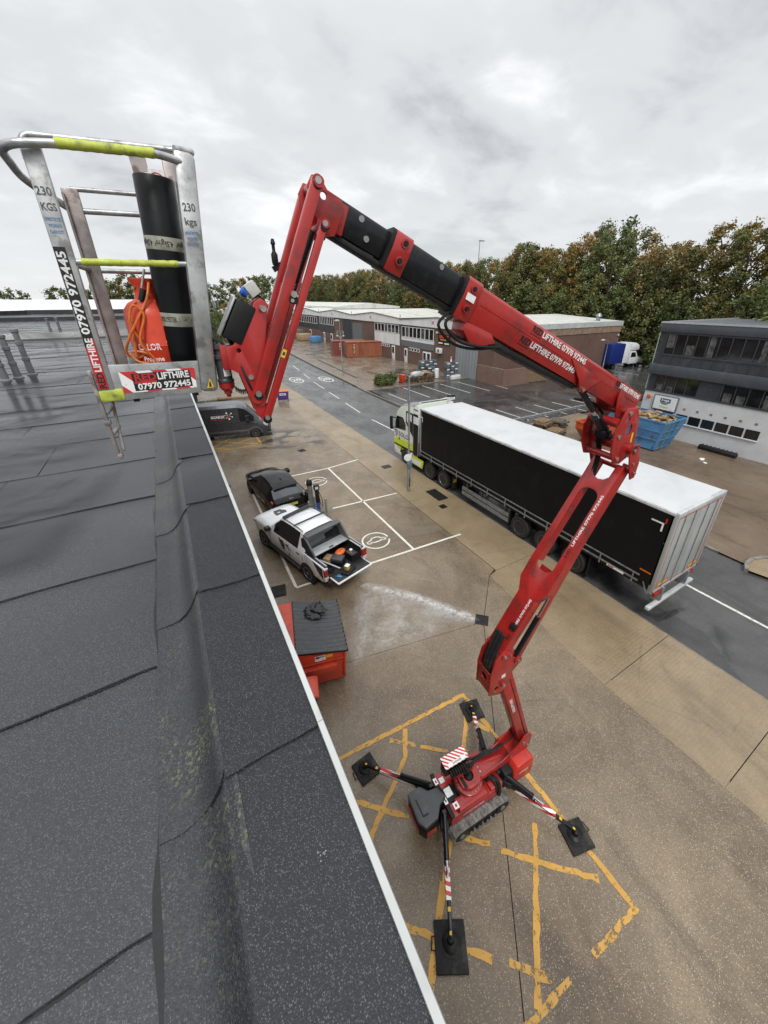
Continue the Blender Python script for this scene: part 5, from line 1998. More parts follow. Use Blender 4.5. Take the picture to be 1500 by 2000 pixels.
rail(bend([(-.33, YB, 10.02), (-.50, YB - .12, 10.13), (-.50, YF - .07, 10.195), (-.24, YF - .05, 10.235), (.22, YF - .05, 10.255), (.395, YF + .01, 10.225), (.33, YF + .12, 10.21)], .12, 6), .021)
rail(bend([(-.46, YB - .02, 10.25), (-.46, YB, 10.375), (.38, YB, 10.415), (.40, YF + .05, 10.31), (.30, YF, 10.30)], .08, 6), .021)
rail([(-.30, YB, 10.13), (.27, YB, 10.145)], .014)
rail([(-.28, YB, 10.015), (.26, YB, 10.03)], .017)
rail([(-.28, YB, 9.675), (.25, YB, 9.675)], .016)
rail([(-.345, YF, 9.695), (.245, YF, 9.705)], .0165)
rail([(-.40, YF, 9.70), (-.33, YB, 9.68)], .016)
rail([(.30, YF, 9.70), (.27, YB, 9.68)], .016)


def tape(pts, r, nm='hi_vis_tape'):
    """wrapped tape: a lumpy sleeve"""
    P = [Vector(p) for p in pts]
    n = 26
    path, rr = [], []
    for i in range(n + 1):
        t_ = i / n * (len(P) - 1)
        j = min(int(t_), len(P) - 2)
        path.append(P[j].lerp(P[j + 1], t_ - j))
        rr.append(r * (1 + .05 * math.sin(i * 2.1) + .06 * noise.noise(Vector((i * .9, r * 99, 0)))))
    m = MB(M['hivis'])
    m.tube(path, rr, 12)
    return LB(m, nm, basket)


tape([(-.26, YF - .0525, 10.2335), (.19, YF - .05, 10.2535)], .0245)
tape([(-.315, YF, 9.6955), (.185, YF, 9.7037)], .0195)
m = MB(M['hivis'])
m.box(-.445, -.305, YF - .034, YF + .05, 8.885, 8.965, .018)
LB(m, 'hi_vis_tape', basket)

# toe board with the hire sign
m = MB(M['alu'])
m.prism([(-.352, 8.885), (.152, 8.885), (.172, 9.105), (-.352, 9.115)], YF - .02, YF + .012, 'y')
tb = LB(m, 'toe_board', basket, bevel=.006)
yt = YF - .0215
m = MB(M['hazard'])
m.prism([(-.305, 8.93), (.128, 8.925), (.14, 9.062), (-.305, 9.068)], yt - .001, yt, 'y')
m.prism([(-.24, 8.938), (.105, 8.938), (.105, 9.052), (-.24, 9.052)], yt - .002, yt - .0011, 'y', mat=M['decal_black'])
m.prism([(-.232, 8.985), (-.105, 8.985), (-.105, 9.0), (-.232, 9.0)], yt - .0028, yt - .0021, 'y', mat=M['decal_red'])
F = lambda x, z, dy=.0025: frame((x, yt - dy, z), (1, 0, 0), (0, 0, 1))
m.text('RED', .062, F(-.165, 9.022), M['decal_red'], bold=.03, fit=.125, depth=.0004)
m.text('LIFTHIRE', .062, F(0, 9.022), M['white'], bold=.03, fit=.19, depth=.0004)
m.text('07970 972445', .056, F(-.062, 8.962), M['white'], bold=.028, fit=.315, depth=.0004)
LB(m, 'hire_sign', basket, recalc=False, smooth=0)
# tall banner on the left post
yp = YF - .0285
m = MB(M['decal_black'])
m.prism([(-.432, 8.965), (-.378, 8.965), (-.366, 9.765), (-.420, 9.765)], yp - .001, yp, 'y')
m.prism([(-.431, 8.968), (-.404, 8.968), (-.3995, 9.23), (-.4265, 9.23)], yp - .0016, yp - .0011, 'y', mat=M['decal_red'])
m.prism([(-.404, 8.968), (-.379, 8.968), (-.3745, 9.28), (-.3995, 9.28)], yp - .0016, yp - .0011, 'y', mat=M['decal_red'])
upv = Vector((.012, 0, .8)).normalized()
V = lambda z, dy=.0022: frame((-.405 + .012 * (z - 8.965) / .8 + .002, yp - dy, z), upv, (-1, 0, 0))
m.text('RED', .05, V(9.025), M['decal_black'], bold=.03, fit=.10, depth=.0003)
m.text('LIFTHIRE', .05, V(9.18), M['white'], bold=.028, fit=.20, depth=.0003)
m.text('07970 972445', .056, V(9.525), M['white'], bold=.028, fit=.44, depth=.0003)
LB(m, 'hire_banner', basket, recalc=False, smooth=0)


def post_decals(x, zt, dx, yb, parts):
    m = MB(M['decal_grey'])
    for txt, size, dz, mat, fit in parts:
        m.text(txt, size, frame((x + dx * -dz, yb, zt - dz), (1, 0, 0), (0, 0, 1)), mat, bold=.02, fit=fit, depth=.0004)
    LB(m, 'capacity_decal', basket, recalc=False, smooth=0)['kind'] = 'stuff'


G_, B_ = M['decal_grey'], M['decal_blue']
post_decals(-.378, 10.02, -.01, YF - .0285, [('230', .055, .0, G_, .068), ('KGS', .05, .07, G_, .066), ('UNRESTRICTED', .022, .125, B_, .072), ('WORKING', .022, .155, B_, .058), ('CAPACITY', .022, .185, B_, .062)])
post_decals(.313, 10.01, .10, YF - .0362, [('230', .06, .0, G_, .07), ('kgs', .055, .075, G_, .066), ('UNRESTRICTED', .023, .135, B_, .078), ('WORKING', .023, .165, B_, .06), ('CAPACITY', .023, .195, B_, .064)])
m = MB(M['decal_yellow'])
m.prism([(.192, 8.915), (.238, 8.915), (.222, 8.985)], YF - .0368, YF - .0362, 'y')
m.prism([(.207, 8.921), (.224, 8.921), (.222, 8.958), (.214, 8.958)], YF - .0374, YF - .0369, 'y', mat=M['decal_black'])
LB(m, 'warning_triangle', basket, recalc=False)
m = MB(M['white'])
m.prism([(.155, 10.165), (.25, 10.165), (.25, 10.285), (.155, 10.285)], YB - .032, YB - .03, 'y')
m.prism(circ(.20, 10.225, .045, 20), YB - .0335, YB - .0325, 'y', [circ(.20, 10.225, .038, 20)[::-1]], mat=M['decal_red'])
m.bar((.168, YB - .034, 10.257), (.232, YB - .034, 10.193), .001, .008, up=(1, 0, 1), mat=M['decal_red'])
LB(m, 'prohibition_sign', basket, recalc=False)
m = MB(M['alu_dirty'])
m.prism([(.07, 10.25), (.16, 10.27), (.16, 10.40), (.06, 10.39)], YB - .028, YB - .022, 'y')
LB(m, 'sign_bracket', basket)
# fold-down step below the left corner
m = MB(M['alu_dirty'])
m.bar((-.452, YF - .01, 9.09), (-.450, YF - .01, 8.50), .022, .035, up=(0, 1, 0), bev=.005)
m.bar((-.405, YF + .16, 8.90), (-.418, YF + .02, 8.53), .020, .035, up=(0, 1, 0), bev=.004)
for z in (8.80, 8.66):
    m.bar((-.447, YF - .01, z), (-.408, YF + .09, z + .03), .03, .012, bev=.003)
m.box(-.462, -.425, YF - .03, YF + .015, 8.485, 8.53, .012)
m.box(-.468, -.430, YF - .035, YF + .01, 8.735, 8.765, .004)
LB(m, 'folding_step', basket)
m = MB(M['black'])
m.box(-.27, -.235, YF, YF + .05, 8.862, 8.884, .004)
m.box(.10, .13, YF, YF + .05, 8.862, 8.884, .004)
LB(m, 'rubber_buffer', basket)['kind'] = 'stuff'


# --- what stands in the basket
def lean(base, top):
    z = (Vector(top) - Vector(base)).normalized()
    x = Vector((0, -1, 0)).cross(z).normalized()
    y = z.cross(x)
    return Matrix(((x.x, y.x, z.x, base[0]), (x.y, y.y, z.y, base[1]), (x.z, y.z, z.z, base[2]), (0, 0, 0, 1)))


felt = thing('felt_roll', 'tall black roll of roofing felt with printed bands standing in the basket', 'roofing felt', (.085, 3.36, 8.93))
FI = Matrix.Translation((-.085, -3.36, -8.93))
FM = FI @ lean((.083, 3.36, 8.93), (.168, 3.31, 10.20))
RL, RR = 1.255, .112
m = MB(M['felt_roll'])
m.lathe([(.035, .0), (RR - .004, .0), (RR, .006), (RR, RL - .006), (RR - .004, RL), (.035, RL), (.03, RL - .03), (1e-4, RL - .03)], FM, 40)
nspi = 60
m.build('roll', felt)
m = MB(M['black'])
for i in range(3):                              # wound edge of the sheet
    r_ = RR - .02 - .02 * i
    m.lathe([(r_, RL), (r_, RL + .002), (r_ - .004, RL + .002), (r_ - .004, RL)], FM, 30, close=True)
m.build('wound_edge', felt)


def cyl_text(m, s, size, z, ang, mat, r, bold=.02, fit=None, flip=False):
    t0 = MB(mat)
    t0.text(s, size, Matrix.Identity(4), mat, bold=bold, fit=fit, depth=.0003)
    sg = -1 if flip else 1
    vs_ = []
    for x, y, zz in t0.v:
        a = ang + sg * x / r
        vs_.append((math.cos(a) * (r + zz), math.sin(a) * (r + zz), z + sg * y))
    m.add(vs_, t0.f, FM, mat)


for z0, z1, items in ((.86, .935, [('4.5kg/m²', .45, True), ('4.5kg/m²', 1.5, True), ('4.5kg/m²', 2.6, True)]), (.40, .485, [('POLYESTER', 1.05, False), ('>>', 2.1, False)]), (.055, .12, [('4.5kg/m²', 1.75, False), ('MINERAL', .7, False)])):
    m = MB(M['band'])
    m.lathe([(RR + .0006, z0), (RR + .0010, z0 + .001), (RR + .0010, z1 - .001), (RR + .0006, z1)], FM, 40)
    for tx, an, fl in items:
        cyl_text(m, tx, .045, (z0 + z1) / 2, an, M['decal_black'], RR + .0016, .015, fit=.105, flip=fl)
    m.build('printed_band', felt, recalc=False, smooth=40)

gas = thing('gas_bottle', 'orange red propane bottle standing behind the felt roll in the basket', 'gas bottle', (-.04, 3.44, 8.926))
m = MB(M['gas_red'])
R_ = .166
m.lathe([(.12, 0), (.125, .035), (R_ - .02, .04), (R_, .07), (R_, .27), (R_ + .003, .275), (R_, .285), (R_, .46), (R_ - .012, .51), (R_ - .045, .55), (.07, .575), (.05, .58)], None, 30)
m.build('cylinder', gas)
m = MB(M['gas_red'])
m.lathe([(.072, .57), (.066, .60), (.066, .66), (.086, .69), (.086, .70), (.078, .70), (.058, .66), (.058, .575)], None, 20)
m.build('valve_guard', gas)
m = MB(pbr('brass', (.45, .3, .1), .35, .9, var=.1))
m.cyl((0, 0, .58), (0, 0, .66), .018, None, 10)
m.cyl((0, 0, .64), (-.06, -.04, .645), .012, None, 10)
m.build('valve', gas)
m = MB(M['white'])


def on_bottle(m, s, size, z, ang, fit):
    t0 = MB(M['white'])
    t0.text(s, size, Matrix.Identity(4), M['white'], bold=.02, fit=fit, depth=.0003)
    m.add([(math.cos(ang + x / R_) * (R_ + .0012 + zz), math.sin(ang + x / R_) * (R_ + .0012 + zz), z + y) for x, y, zz in t0.v], t0.f)


on_bottle(m, 'CALOR', .06, .27, RAD(-112), .15)
on_bottle(m, 'Propane', .045, .19, RAD(-108), .13)
on_bottle(m, 'Calor Gas', .022, .30, RAD(-62), .06)
on_bottle(m, 'Tel. 0800', .02, .215, RAD(-62), .06)
m.build('lettering', gas, recalc=False, smooth=0)

hose = thing('gas_torch', 'roofing gas torch with looped orange hose propped in the basket', 'gas torch', (-.20, 3.42, 8.93))
HI = Matrix.Translation((.20, -3.42, -8.93))
m = MB(M['orange_hose'])
for path in ([(-.005, 3.36, 9.60), (-.04, 3.30, 9.50), (-.12, 3.27, 9.38), (-.20, 3.28, 9.26), (-.24, 3.32, 9.17), (-.20, 3.33, 9.12), (-.12, 3.30, 9.18), (-.17, 3.28, 9.34), (-.13, 3.28, 9.46), (-.08, 3.27, 9.40), (-.14, 3.26, 9.24), (-.09, 3.26, 9.13), (-.05, 3.25, 9.05)],
             [(-.05, 3.25, 9.05), (-.12, 3.26, 9.09), (-.19, 3.29, 9.11), (-.21, 3.31, 9.17), (-.13, 3.29, 9.16), (-.08, 3.27, 9.11), (-.05, 3.25, 9.03), (-.03, 3.25, 8.97)],
             [(-.19, 3.30, 9.14), (-.17, 3.31, 9.28), (-.15, 3.33, 9.40), (-.11, 3.34, 9.48), (-.08, 3.34, 9.42), (-.12, 3.30, 9.25)]):
    pts = [HI @ Vector(p_) for p_ in path]
    sm = []
    for i in range(len(pts) - 1):
        p0, p1, p2, p3 = pts[max(i - 1, 0)], pts[i], pts[i + 1], pts[min(i + 2, len(pts) - 1)]
        for q in range(6):
            t_ = q / 6
            sm.append(.5 * ((2 * p1) + (-p0 + p2) * t_ + (2 * p0 - 5 * p1 + 4 * p2 - p3) * t_ ** 2 + (-p0 + 3 * p1 - 3 * p2 + p3) * t_ ** 3))
    sm.append(pts[-1])
    m.tube(sm, .0085, 8)
m.build('hose', hose)
m = MB(M['steel'])
m.tube([HI @ Vector(p_) for p_ in ((-.01, 3.35, 9.68), (-.11, 3.34, 9.42), (-.19, 3.34, 9.20), (-.20, 3.34, 9.13))], .007, 8)
m.cyl(HI @ Vector((-.205, 3.34, 9.13)), HI @ Vector((-.21, 3.34, 8.95)), .034, .036, 16)
m.build('torch_tube', hose)
m = MB(M['black'])
m.cyl(HI @ Vector((-.075, 3.34, 9.49)), HI @ Vector((-.045, 3.345, 9.56)), .019, None, 12)
m.build('handle', hose)
rag = thing('dark_bucket', 'small dark ribbed tin behind the gas torch in the basket', 'tin', (-.13, 3.47, 8.928))
m = MB(M['dgrey'])
m.lathe([(.06, 0), (.062, .01), (.058, .03), (.062, .05), (.058, .07), (.062, .09), (.058, .11), (.06, .14), (.05, .14), (.05, .02), (1e-4, .02)], None, 18)
m.build('tin', rag)
m = MB(M['steel'])
m.tube([(-.05, 0, .14), (-.03, 0, .19), (.03, 0, .19), (.05, 0, .14)], .003, 6)
m.build('wire_handle', rag)


# ================================================================== vehicles
def wheel(parent, x, y, r, w, side, rim='wheel_alloy', spokes=6, dish=.0, name='wheel', z=None):
    """side: +1 outer face towards +y of the vehicle; rim is the part, tyre its sub-part"""
    z = r if z is None else z
    T_ = Matrix.Translation((x, y, z)) @ Matrix.Rotation(RAD(-90) * side, 4, 'X')
    rr = r * .64
    m = MB(M['black'])
    m.lathe([(rr, -w / 2), (rr, w / 2 - .02), (rr - .012, w / 2 - .008), (rr - .03, w / 2 - .03 - dish), (.001, w / 2 - .045 - dish)], T_, 24)
    mm = M[rim]
    m.lathe([(rr, w / 2 - .02), (rr + .004, w / 2 - .004), (rr - .014, w / 2 - .002), (rr - .022, w / 2 - .02)], T_, 24, mm)
    m.lathe([(.075, w / 2 - .04 - dish), (.07, w / 2 - .012 - dish), (.04, w / 2 - .006 - dish), (.001, w / 2 - .006 - dish)], T_, 14, mm)
    for i in range(spokes):
        a = 2 * math.pi * i / spokes
        S = T_ @ Matrix.Rotation(a, 4, 'Z')
        m.prism([(.05, -.035), (rr - .015, -.028), (rr - .015, .028), (.05, .035)], w / 2 - .03 - dish, w / 2 - .012 - dish * .6, 'z', M=S, mat=mm)
    o = m.build(name, parent)
    m = MB(M['tyre'])
    m.lathe([(rr - .005, -w / 2 + .01), (rr + .02, -w / 2), (r - .03, -w / 2), (r - .006, -w / 2 + .02), (r, -w / 2 + .05), (r, w / 2 - .05), (r - .006, w / 2 - .02), (r - .03, w / 2), (rr + .02, w / 2), (rr - .005, w / 2 - .01)], T_, 28)
    m.build('tyre', o)
    return o


def arch(parent, x, y, r, side, depth=.3, z=None, mat='black', proud=.006):
    m = MB(M[mat])
    z = r * .9 if z is None else z
    m.cyl((x, y - side * depth, z), (x, y + side * proud, z), r * 1.14, None, 26)
    m.build('wheel_arch', parent)


def assemble(groups, parent, mats, bevel=0.):
    objs = {}
    for g, mb in groups.items():
        weld(mb)
        base = g.split('#')[0]
        mb.cur = None
        mb.mats = [mats.get(base, mats['body'])]
        mb.fm = [0] * len(mb.f)
        objs[g] = mb.build(base, parent, smooth=32)
    return objs


# --- white pickup
pk_rz = math.atan2(3.14, -.88)
pk = thing('pickup_truck', 'white pickup with its tailgate down and tools in the load bed', 'pickup', (3.10, 13.12, 0), pk_rz)
st = []


def sec(x, sill, mid, sh, belt, top, edge, cen):
    st.append((x, [sill, mid, sh, belt, top, edge, cen]))


sec(2.52, (.62, .50), (.70, .70), (.72, .88), (.70, .98), (.68, 1.02), (.55, 1.05), (0, 1.07))
sec(2.38, (.82, .46), (.86, .70), (.86, .92), (.84, 1.03), (.80, 1.07), (.62, 1.11), (0, 1.13))
sec(2.0, (.88, .45), (.92, .72), (.91, .98), (.88, 1.07), (.83, 1.11), (.64, 1.16), (0, 1.18))
sec(1.25, (.89, .43), (.93, .72), (.92, 1.02), (.89, 1.11), (.85, 1.15), (.68, 1.20), (0, 1.23))
sec(1.08, (.89, .43), (.93, .72), (.92, 1.03), (.89, 1.12), (.83, 1.17), (.72, 1.21), (0, 1.245))
sec(.72, (.89, .43), (.93, .72), (.92, 1.04), (.89, 1.13), (.755, 1.44), (.66, 1.50), (0, 1.535))
sec(.34, (.89, .43), (.93, .72), (.92, 1.05), (.885, 1.14), (.68, 1.73), (.58, 1.785), (0, 1.81))
sec(.22, (.89, .43), (.93, .72), (.92, 1.05), (.885, 1.14), (.675, 1.765), (.58, 1.815), (0, 1.84))
sec(-.36, (.89, .43), (.93, .72), (.92, 1.06), (.885, 1.15), (.67, 1.79), (.58, 1.84), (0, 1.86))
sec(-.46, (.89, .43), (.93, .72), (.92, 1.06), (.885, 1.15), (.67, 1.79), (.58, 1.84), (0, 1.86))
sec(-1.02, (.89, .43), (.93, .72), (.92, 1.07), (.885, 1.16), (.665, 1.765), (.57, 1.82), (0, 1.84))
sec(-1.18, (.89, .43), (.93, .72), (.92, 1.07), (.885, 1.17), (.665, 1.745), (.57, 1.80), (0, 1.82))
sec(-1.36, (.89, .43), (.93, .72), (.92, 1.07), (.885, 1.17), (.70, 1.56), (.62, 1.60), (0, 1.62))
sec(-1.46, (.89, .43), (.93, .72), (.92, 1.07), (.885, 1.16), (.84, 1.19), (.75, 1.20), (0, 1.20))


def pk_group(i, j):
    if j in (4, 5) and 4 <= i <= 5:
        return 'windscreen'
    if j == 3 and i in (5, 6, 7, 8):
        return 'front_window#L', 'front_window#R'
    if j == 3 and i in (9,):
        return 'rear_window#L', 'rear_window#R'
    if j in (4, 5) and i in (11, 12):
        return 'back_window'
    return 'body'


G = grid_loft(st, pk_group)
pko = assemble(G, pk, {'body': M['v_white'], 'windscreen': M['glass'], 'front_window': M['glass'], 'rear_window': M['glass'], 'back_window': M['glass']})
m = MB(M['v_trim_grey'])                                    # sports bar and flying buttresses behind the cab
for sg in (-1, 1):
    m.prism([(-1.20, 1.20), (-1.30, 1.74), (-1.44, 1.80), (-1.56, 1.74), (-2.02, 1.22)], sg * .74, sg * .80, 'y')
m.bar((-1.42, -.76, 1.80), (-1.42, .76, 1.80), .26, .07, bev=.02)
m.build('sports_bar', pk, bevel=.008)
m = MB(M['v_trim'])
for sg in (-1, 1):
    m.prism([(-1.22, 1.19), (-1.24, 1.70), (-1.44, 1.74), (-1.62, 1.62), (-1.98, 1.2)], sg * .80, sg * .815, 'y')
m.build('buttress_cover', pk)['kind'] = 'stuff'
m = MB(M['v_trim_grey'])
for sg in (-1, 1):
    m.tube([(.28, sg * .64, 1.845), (.1, sg * .645, 1.88), (-.9, sg * .645, 1.89), (-1.12, sg * .64, 1.85)], .018, 8)
m.build('roof_rail', pk)['kind'] = 'stuff'
m = MB(M['v_trim'])
for x in (.12, -.62):
    m.bar((x, -.70, 1.905), (x, .70, 1.905), .06, .035, bev=.01)
m.build('roof_bar', pk)['kind'] = 'stuff'
m = MB(M['v_trim'])
m.bar((.40, -.62, 1.84), (.22, .62, 1.875), .14, .04, bev=.01)
m.build('light_bar', pk)
m = MB(M['v_trim'])
m.box(2.42, 2.545, -.56, .56, .60, .98, .02)
m.build('grille', pk)
m = MB(M['v_white'])
m.box(2.40, 2.58, -.74, .74, .40, .60, .05)
m.build('front_bumper', pk)
for sg in (-1, 1):
    m = MB(M['lamp_white'])
    m.prism([(2.22, .90), (2.50, .86), (2.52, 1.00), (2.24, 1.05)], sg * .70, sg * .872, 'y')
    m.build('headlight', pk, bevel=.02)
    m = MB(M['v_trim'])
    m.box(.82, 1.02, sg * .93, sg * 1.14, 1.16, 1.34, .03)
    m.bar((.9, sg * .88, 1.17), (.92, sg * 1.0, 1.2), .05, .04)
    m.build('door_mirror', pk)
    m = MB(M['v_trim'])
    m.bar((1.15, sg * .95, .40), (-1.2, sg * .95, .40), .14, .05, bev=.012)
    m.build('side_step', pk)
    m = MB(M['v_trim'])
    for x in (-.30, -1.06):
        m.box(x - .10, x + .10, sg * .922, sg * .945, .98, 1.02, .008)
    m.build('door_handle', pk)['kind'] = 'stuff'
    m = MB(M['black'])
    for x in (1.02, -.41, -1.36):
        m.box(x - .004, x + .004, sg * .915, sg * .9335, .52, 1.10)
    m.build('door_gap', pk)['kind'] = 'stuff'
# load bed
for sg in (-1, 1):
    m = MB(M['v_white'])
    m.prism([(-1.47, .50), (-1.47, 1.20), (-2.70, 1.17), (-2.74, 1.10), (-2.74, .62), (-2.60, .52)], sg * .80, sg * .925, 'y')
    m.build('bed_side', pk, bevel=.02)
    m = MB(M['v_trim'])
    m.bar((-1.47, sg * .83, 1.205), (-2.70, sg * .83, 1.178), .10, .03, bev=.008)
    m.bar((-1.5, sg * .795, .95), (-2.7, sg * .795, .95), .012, .45)
    m.build('bed_rail', pk)
    m = MB(M['silver'])
    m.bar((-1.8, sg * .775, 1.20), (-2.66, sg * .775, 1.185), .05, .03)
    m.build('roller_track', pk)
    m = MB(M['tail_red'])
    m.box(-2.755, -2.66, sg * .785, sg * .938, .80, 1.10, .02)
    tl = m.build('tail_light', pk)
    m = MB(M['lamp_white'])
    m.box(-2.757, -2.655, sg * .783, sg * .941, .70, .80, .015)
    m.box(-2.757, -2.655, sg * .783, sg * .941, 1.10, 1.16, .015)
    m.build('lens', tl)
    m = MB(pbr('dark_red_graphic', (.045, .012, .012), .3, var=.2))
    m.prism([(-2.02, 1.16), (-2.62, 1.12), (-2.62, .66), (-2.38, .78), (-2.22, .95)], sg * .9265, sg * .9275, 'y')
    m.prism([(-2.60, .64), (-2.62, .54), (-2.72, .6)], sg * .9265, sg * .9275, 'y')
    m.build('side_graphic', pk, recalc=False, smooth=0)
m = MB(M['v_trim'])
m.box(-2.70, -1.47, -.80, .80, .66, .72)
m.box(-1.50, -1.47, -.79, .79, .72, 1.18)
m.box(-2.4, 2.2, -.55, .55, .30, .48)
m.build('bed_floor', pk)
m = MB(M['silver'])                                          # rolled back tonneau shutter
m.box(-1.95, -1.50, -.765, .765, 1.19, 1.235, .012)
sh_ = m.build('roller_shutter', pk)
m = MB(M['v_trim'])
m.box(-1.93, -1.86, -.09, .09, 1.236, 1.25, .004)
m.build('shutter_handle', sh_)
m = MB(M['v_white'])
m.box(-3.27, -2.77, -.765, .765, .70, .755, .014)
tg = m.build('tailgate', pk)
m = MB(M['v_trim'])
m.box(-3.22, -2.78, -.72, .72, .756, .768, .004)
m.build('tailgate_liner', tg)
m = MB(M['v_trim'])
m.box(-2.82, -2.68, -.85, .85, .42, .58, .03)
m.build('rear_bumper', pk)
for x in (1.61, -1.61):
    for sg in (-1, 1):
        arch(pk, x, sg * .925, .40, sg)
        wheel(pk, x, sg * .82, .39, .26, sg, spokes=12)
m = MB(pbr('brown_graphic', (.055, .028, .022), .35, var=.3))
m.prism([(.12, .72), (.30, 1.02), (.26, 1.10), (.12, 1.06), (.0, 1.10), (-.12, .98), (-.10, .72), (-.02, .66)], .9318, .9328, 'y')
m.prism([(.02, .86), (.10, .92), (.06, .98), (-.02, .94)], .933, .9336, 'y', mat=M['decal_red'])
m.build('door_emblem', pk, recalc=False, smooth=0)
m = MB(M['decal_grey'])
for i, (z, l) in enumerate(((.93, .42), (.88, .55), (.83, .36))):
    m.box(-.20 - l, -.20, .9318, .9325, z, z + .012)
m.build('door_script', pk, recalc=False, smooth=0)['kind'] = 'stuff'
m = MB(pbr('bonnet_graphic', (.09, .075, .07), .35, var=.3))
m.prism([(1.62, -.26), (1.78, -.30), (2.02, -.12), (2.05, .14), (1.85, .20), (1.62, .22)], 1.185, 1.213, 'z', [[(1.76, -.08), (1.76, .08), (1.90, .06), (1.88, -.06)]])
m.build('bonnet_emblem', pk)

# load carried in the bed: each item on its own
PKM = Matrix.Translation((3.10, 13.12, 0)) @ Matrix.Rotation(pk_rz, 4, 'Z')


def in_bed(name, label, cat, x, y, z, rz=0.):
    p_ = PKM @ Vector((x, y, z))
    return thing(name, label, cat, tuple(p_), pk_rz + rz)


t_ = in_bed('toolbox', 'grey lidded toolbox in the middle of the pickup bed', 'toolbox', -2.32, .06, .722, .5)
MB(M['black']).box(-.22, .22, -.16, .16, 0, .16, .015).build('case', t_)
MB(M['dgrey']).box(-.23, .23, -.17, .17, .162, .30, .03).build('lid', t_)
t_ = in_bed('orange_bag', 'bright orange bag lying at the front of the pickup bed', 'bag', -2.12, -.22, .90, .2)
m = MB(M['orange'])
m.ball((0, 0, .09), .12, 14, None, (1.35, 2.0, .8))
m.build('bag', t_)
m = MB(M['orange'])
m.tube([(-.05, -.1, .16), (-.05, -.04, .24), (-.05, .05, .24), (-.05, .1, .16)], .012, 6)
m.build('strap', t_)
t_ = in_bed('dark_crate', 'black plastic crate under the orange bag in the pickup bed', 'crate', -2.1, -.22, .722, .2)
m = MB(M['black'])
m.box(-.2, .2, -.28, .28, 0, .17, .012)
m.build('crate', t_)
MB(M['dgrey']).box(-.205, .205, -.285, .285, .15, .165).build('rim', t_)
t_ = in_bed('storage_crate', 'dark crate holding a white tub at the right of the pickup bed', 'crate', -2.40, -.53, .722, 0)
m = MB(M['black'])
m.box(-.26, .26, -.2, .2, 0, .03)
for a in ((-.26, -.24, -.2, .2), (.24, .26, -.2, .2), (-.24, .24, -.2, -.18), (-.24, .24, .18, .2)):
    m.box(*a, .03, .30)
m.build('crate', t_)
MB(M['dgrey']).box(-.23, .23, -.17, .17, .03, .22).build('contents', t_)
t_ = in_bed('white_tub', 'white lidded tub with red label in the dark crate', 'tub', -2.38, -.52, .945)
m = MB(M['white'])
m.lathe([(.05, 0), (.055, .11), (.05, .115)], None, 16)
m.lathe([(.051, .02), (.0535, .03), (.0545, .08), (.052, .085)], None, 16, M['decal_red'])
m.build('tub', t_)
MB(M['white']).lathe([(.058, .11), (.06, .12), (.06, .135), (.05, .14)], None, 16).build('lid', t_)
t_ = in_bed('cardboard_box', 'open cardboard box beside the toolbox in the pickup bed', 'box', -1.98, .20, .722, .4)
MB(M['cardboard']).box(-.16, .16, -.16, .16, 0, .20, .004).build('carton', t_)
MB(M['cardboard']).bar((-.16, 0, .205), (-.30, 0, .25), .30, .006).build('flap', t_)
t_ = in_bed('yellow_tub', 'yellow square tub standing on the lowered tailgate', 'tub', -2.96, .12, .84, .3)
MB(pbr('yellow_tub', (.55, .38, .09), .4, var=.2)).box(-.075, .075, -.085, .085, 0, .17, .012).build('tub', t_)
MB(M['white']).box(-.08, .08, -.09, .09, .171, .19, .008).build('lid', t_)
t_ = in_bed('tool_case', 'flat black tool case lying on the lowered tailgate under the yellow tub', 'case', -2.98, .10, .769, .35)
MB(M['black']).box(-.16, .16, -.26, .26, 0, .068, .015).build('case', t_)
MB(M['dgrey']).tube([(-.16, -.08, .03), (-.20, -.06, .03), (-.20, .06, .03), (-.16, .08, .03)], .01, 6).build('handle', t_)
t_ = in_bed('blue_gloves', 'bright blue rubber gloves at the corner of the lowered tailgate', 'gloves', -3.02, .52, .769, .2)
m = MB(pbr('blue_nitrile', (.03, .28, .62), .45, var=.2, vs=20))
for i in range(5):
    m.ball((-.03 + i * .02, -.05 + .03 * (i % 3), .015), .035, 8, None, (1.4, .7, .45))
m.build('palm', t_)
m = MB(pbr('blue_nitrile_fingers', (.03, .28, .62), .45))
for i in range(4):
    m.tube([(.02, -.05 + i * .025, .015), (.08, -.065 + i * .035, .02), (.12, -.07 + i * .04, .012)], .011, 6)
m.build('fingers', t_)['kind'] = 'stuff'
t_ = in_bed('spirit_level', 'long pale aluminium bar lying across the left of the pickup bed', 'bar', -2.35, .42, .90, .25)
MB(M['silver']).bar((-.45, 0, 0), (.42, .05, .06), .05, .025).build('bar', t_)
MB(M['silver']).bar((.40, .03, .05), (.36, .42, .03), .05, .03).build('cross_piece', t_)
t_ = in_bed('cable_heap', 'heap of black cables and hoses at the left of the pickup bed', 'cables', -2.4, .52, .722)
m = MB(M['rubber'])
rnd = random.Random(3)
for i in range(7):
    a0 = rnd.uniform(0, 6)
    m.tube([(.22 * math.cos(a0 + q * .7) * rnd.uniform(.6, 1.1), .17 * math.sin(a0 + q * .7) * rnd.uniform(.6, 1.1), .02 + .02 * i + rnd.uniform(0, .02)) for q in range(9)], .013, 6)
m.build('cable', t_)['kind'] = 'stuff'
MB(M['steel']).cyl((.1, .1, .15), (.2, .12, .17), .02).build('plug', t_)
t_ = in_bed('red_tool', 'red power tool tucked against the front of the pickup bed', 'tool', -1.90, .55, .74, .6)
MB(M['bin_red']).box(-.1, .1, -.07, .07, 0, .16, .03).build('housing', t_)
MB(M['black']).tube([(-.08, 0, .16), (-.04, 0, .24), (.06, 0, .24), (.09, 0, .15)], .018, 6).build('grip', t_)

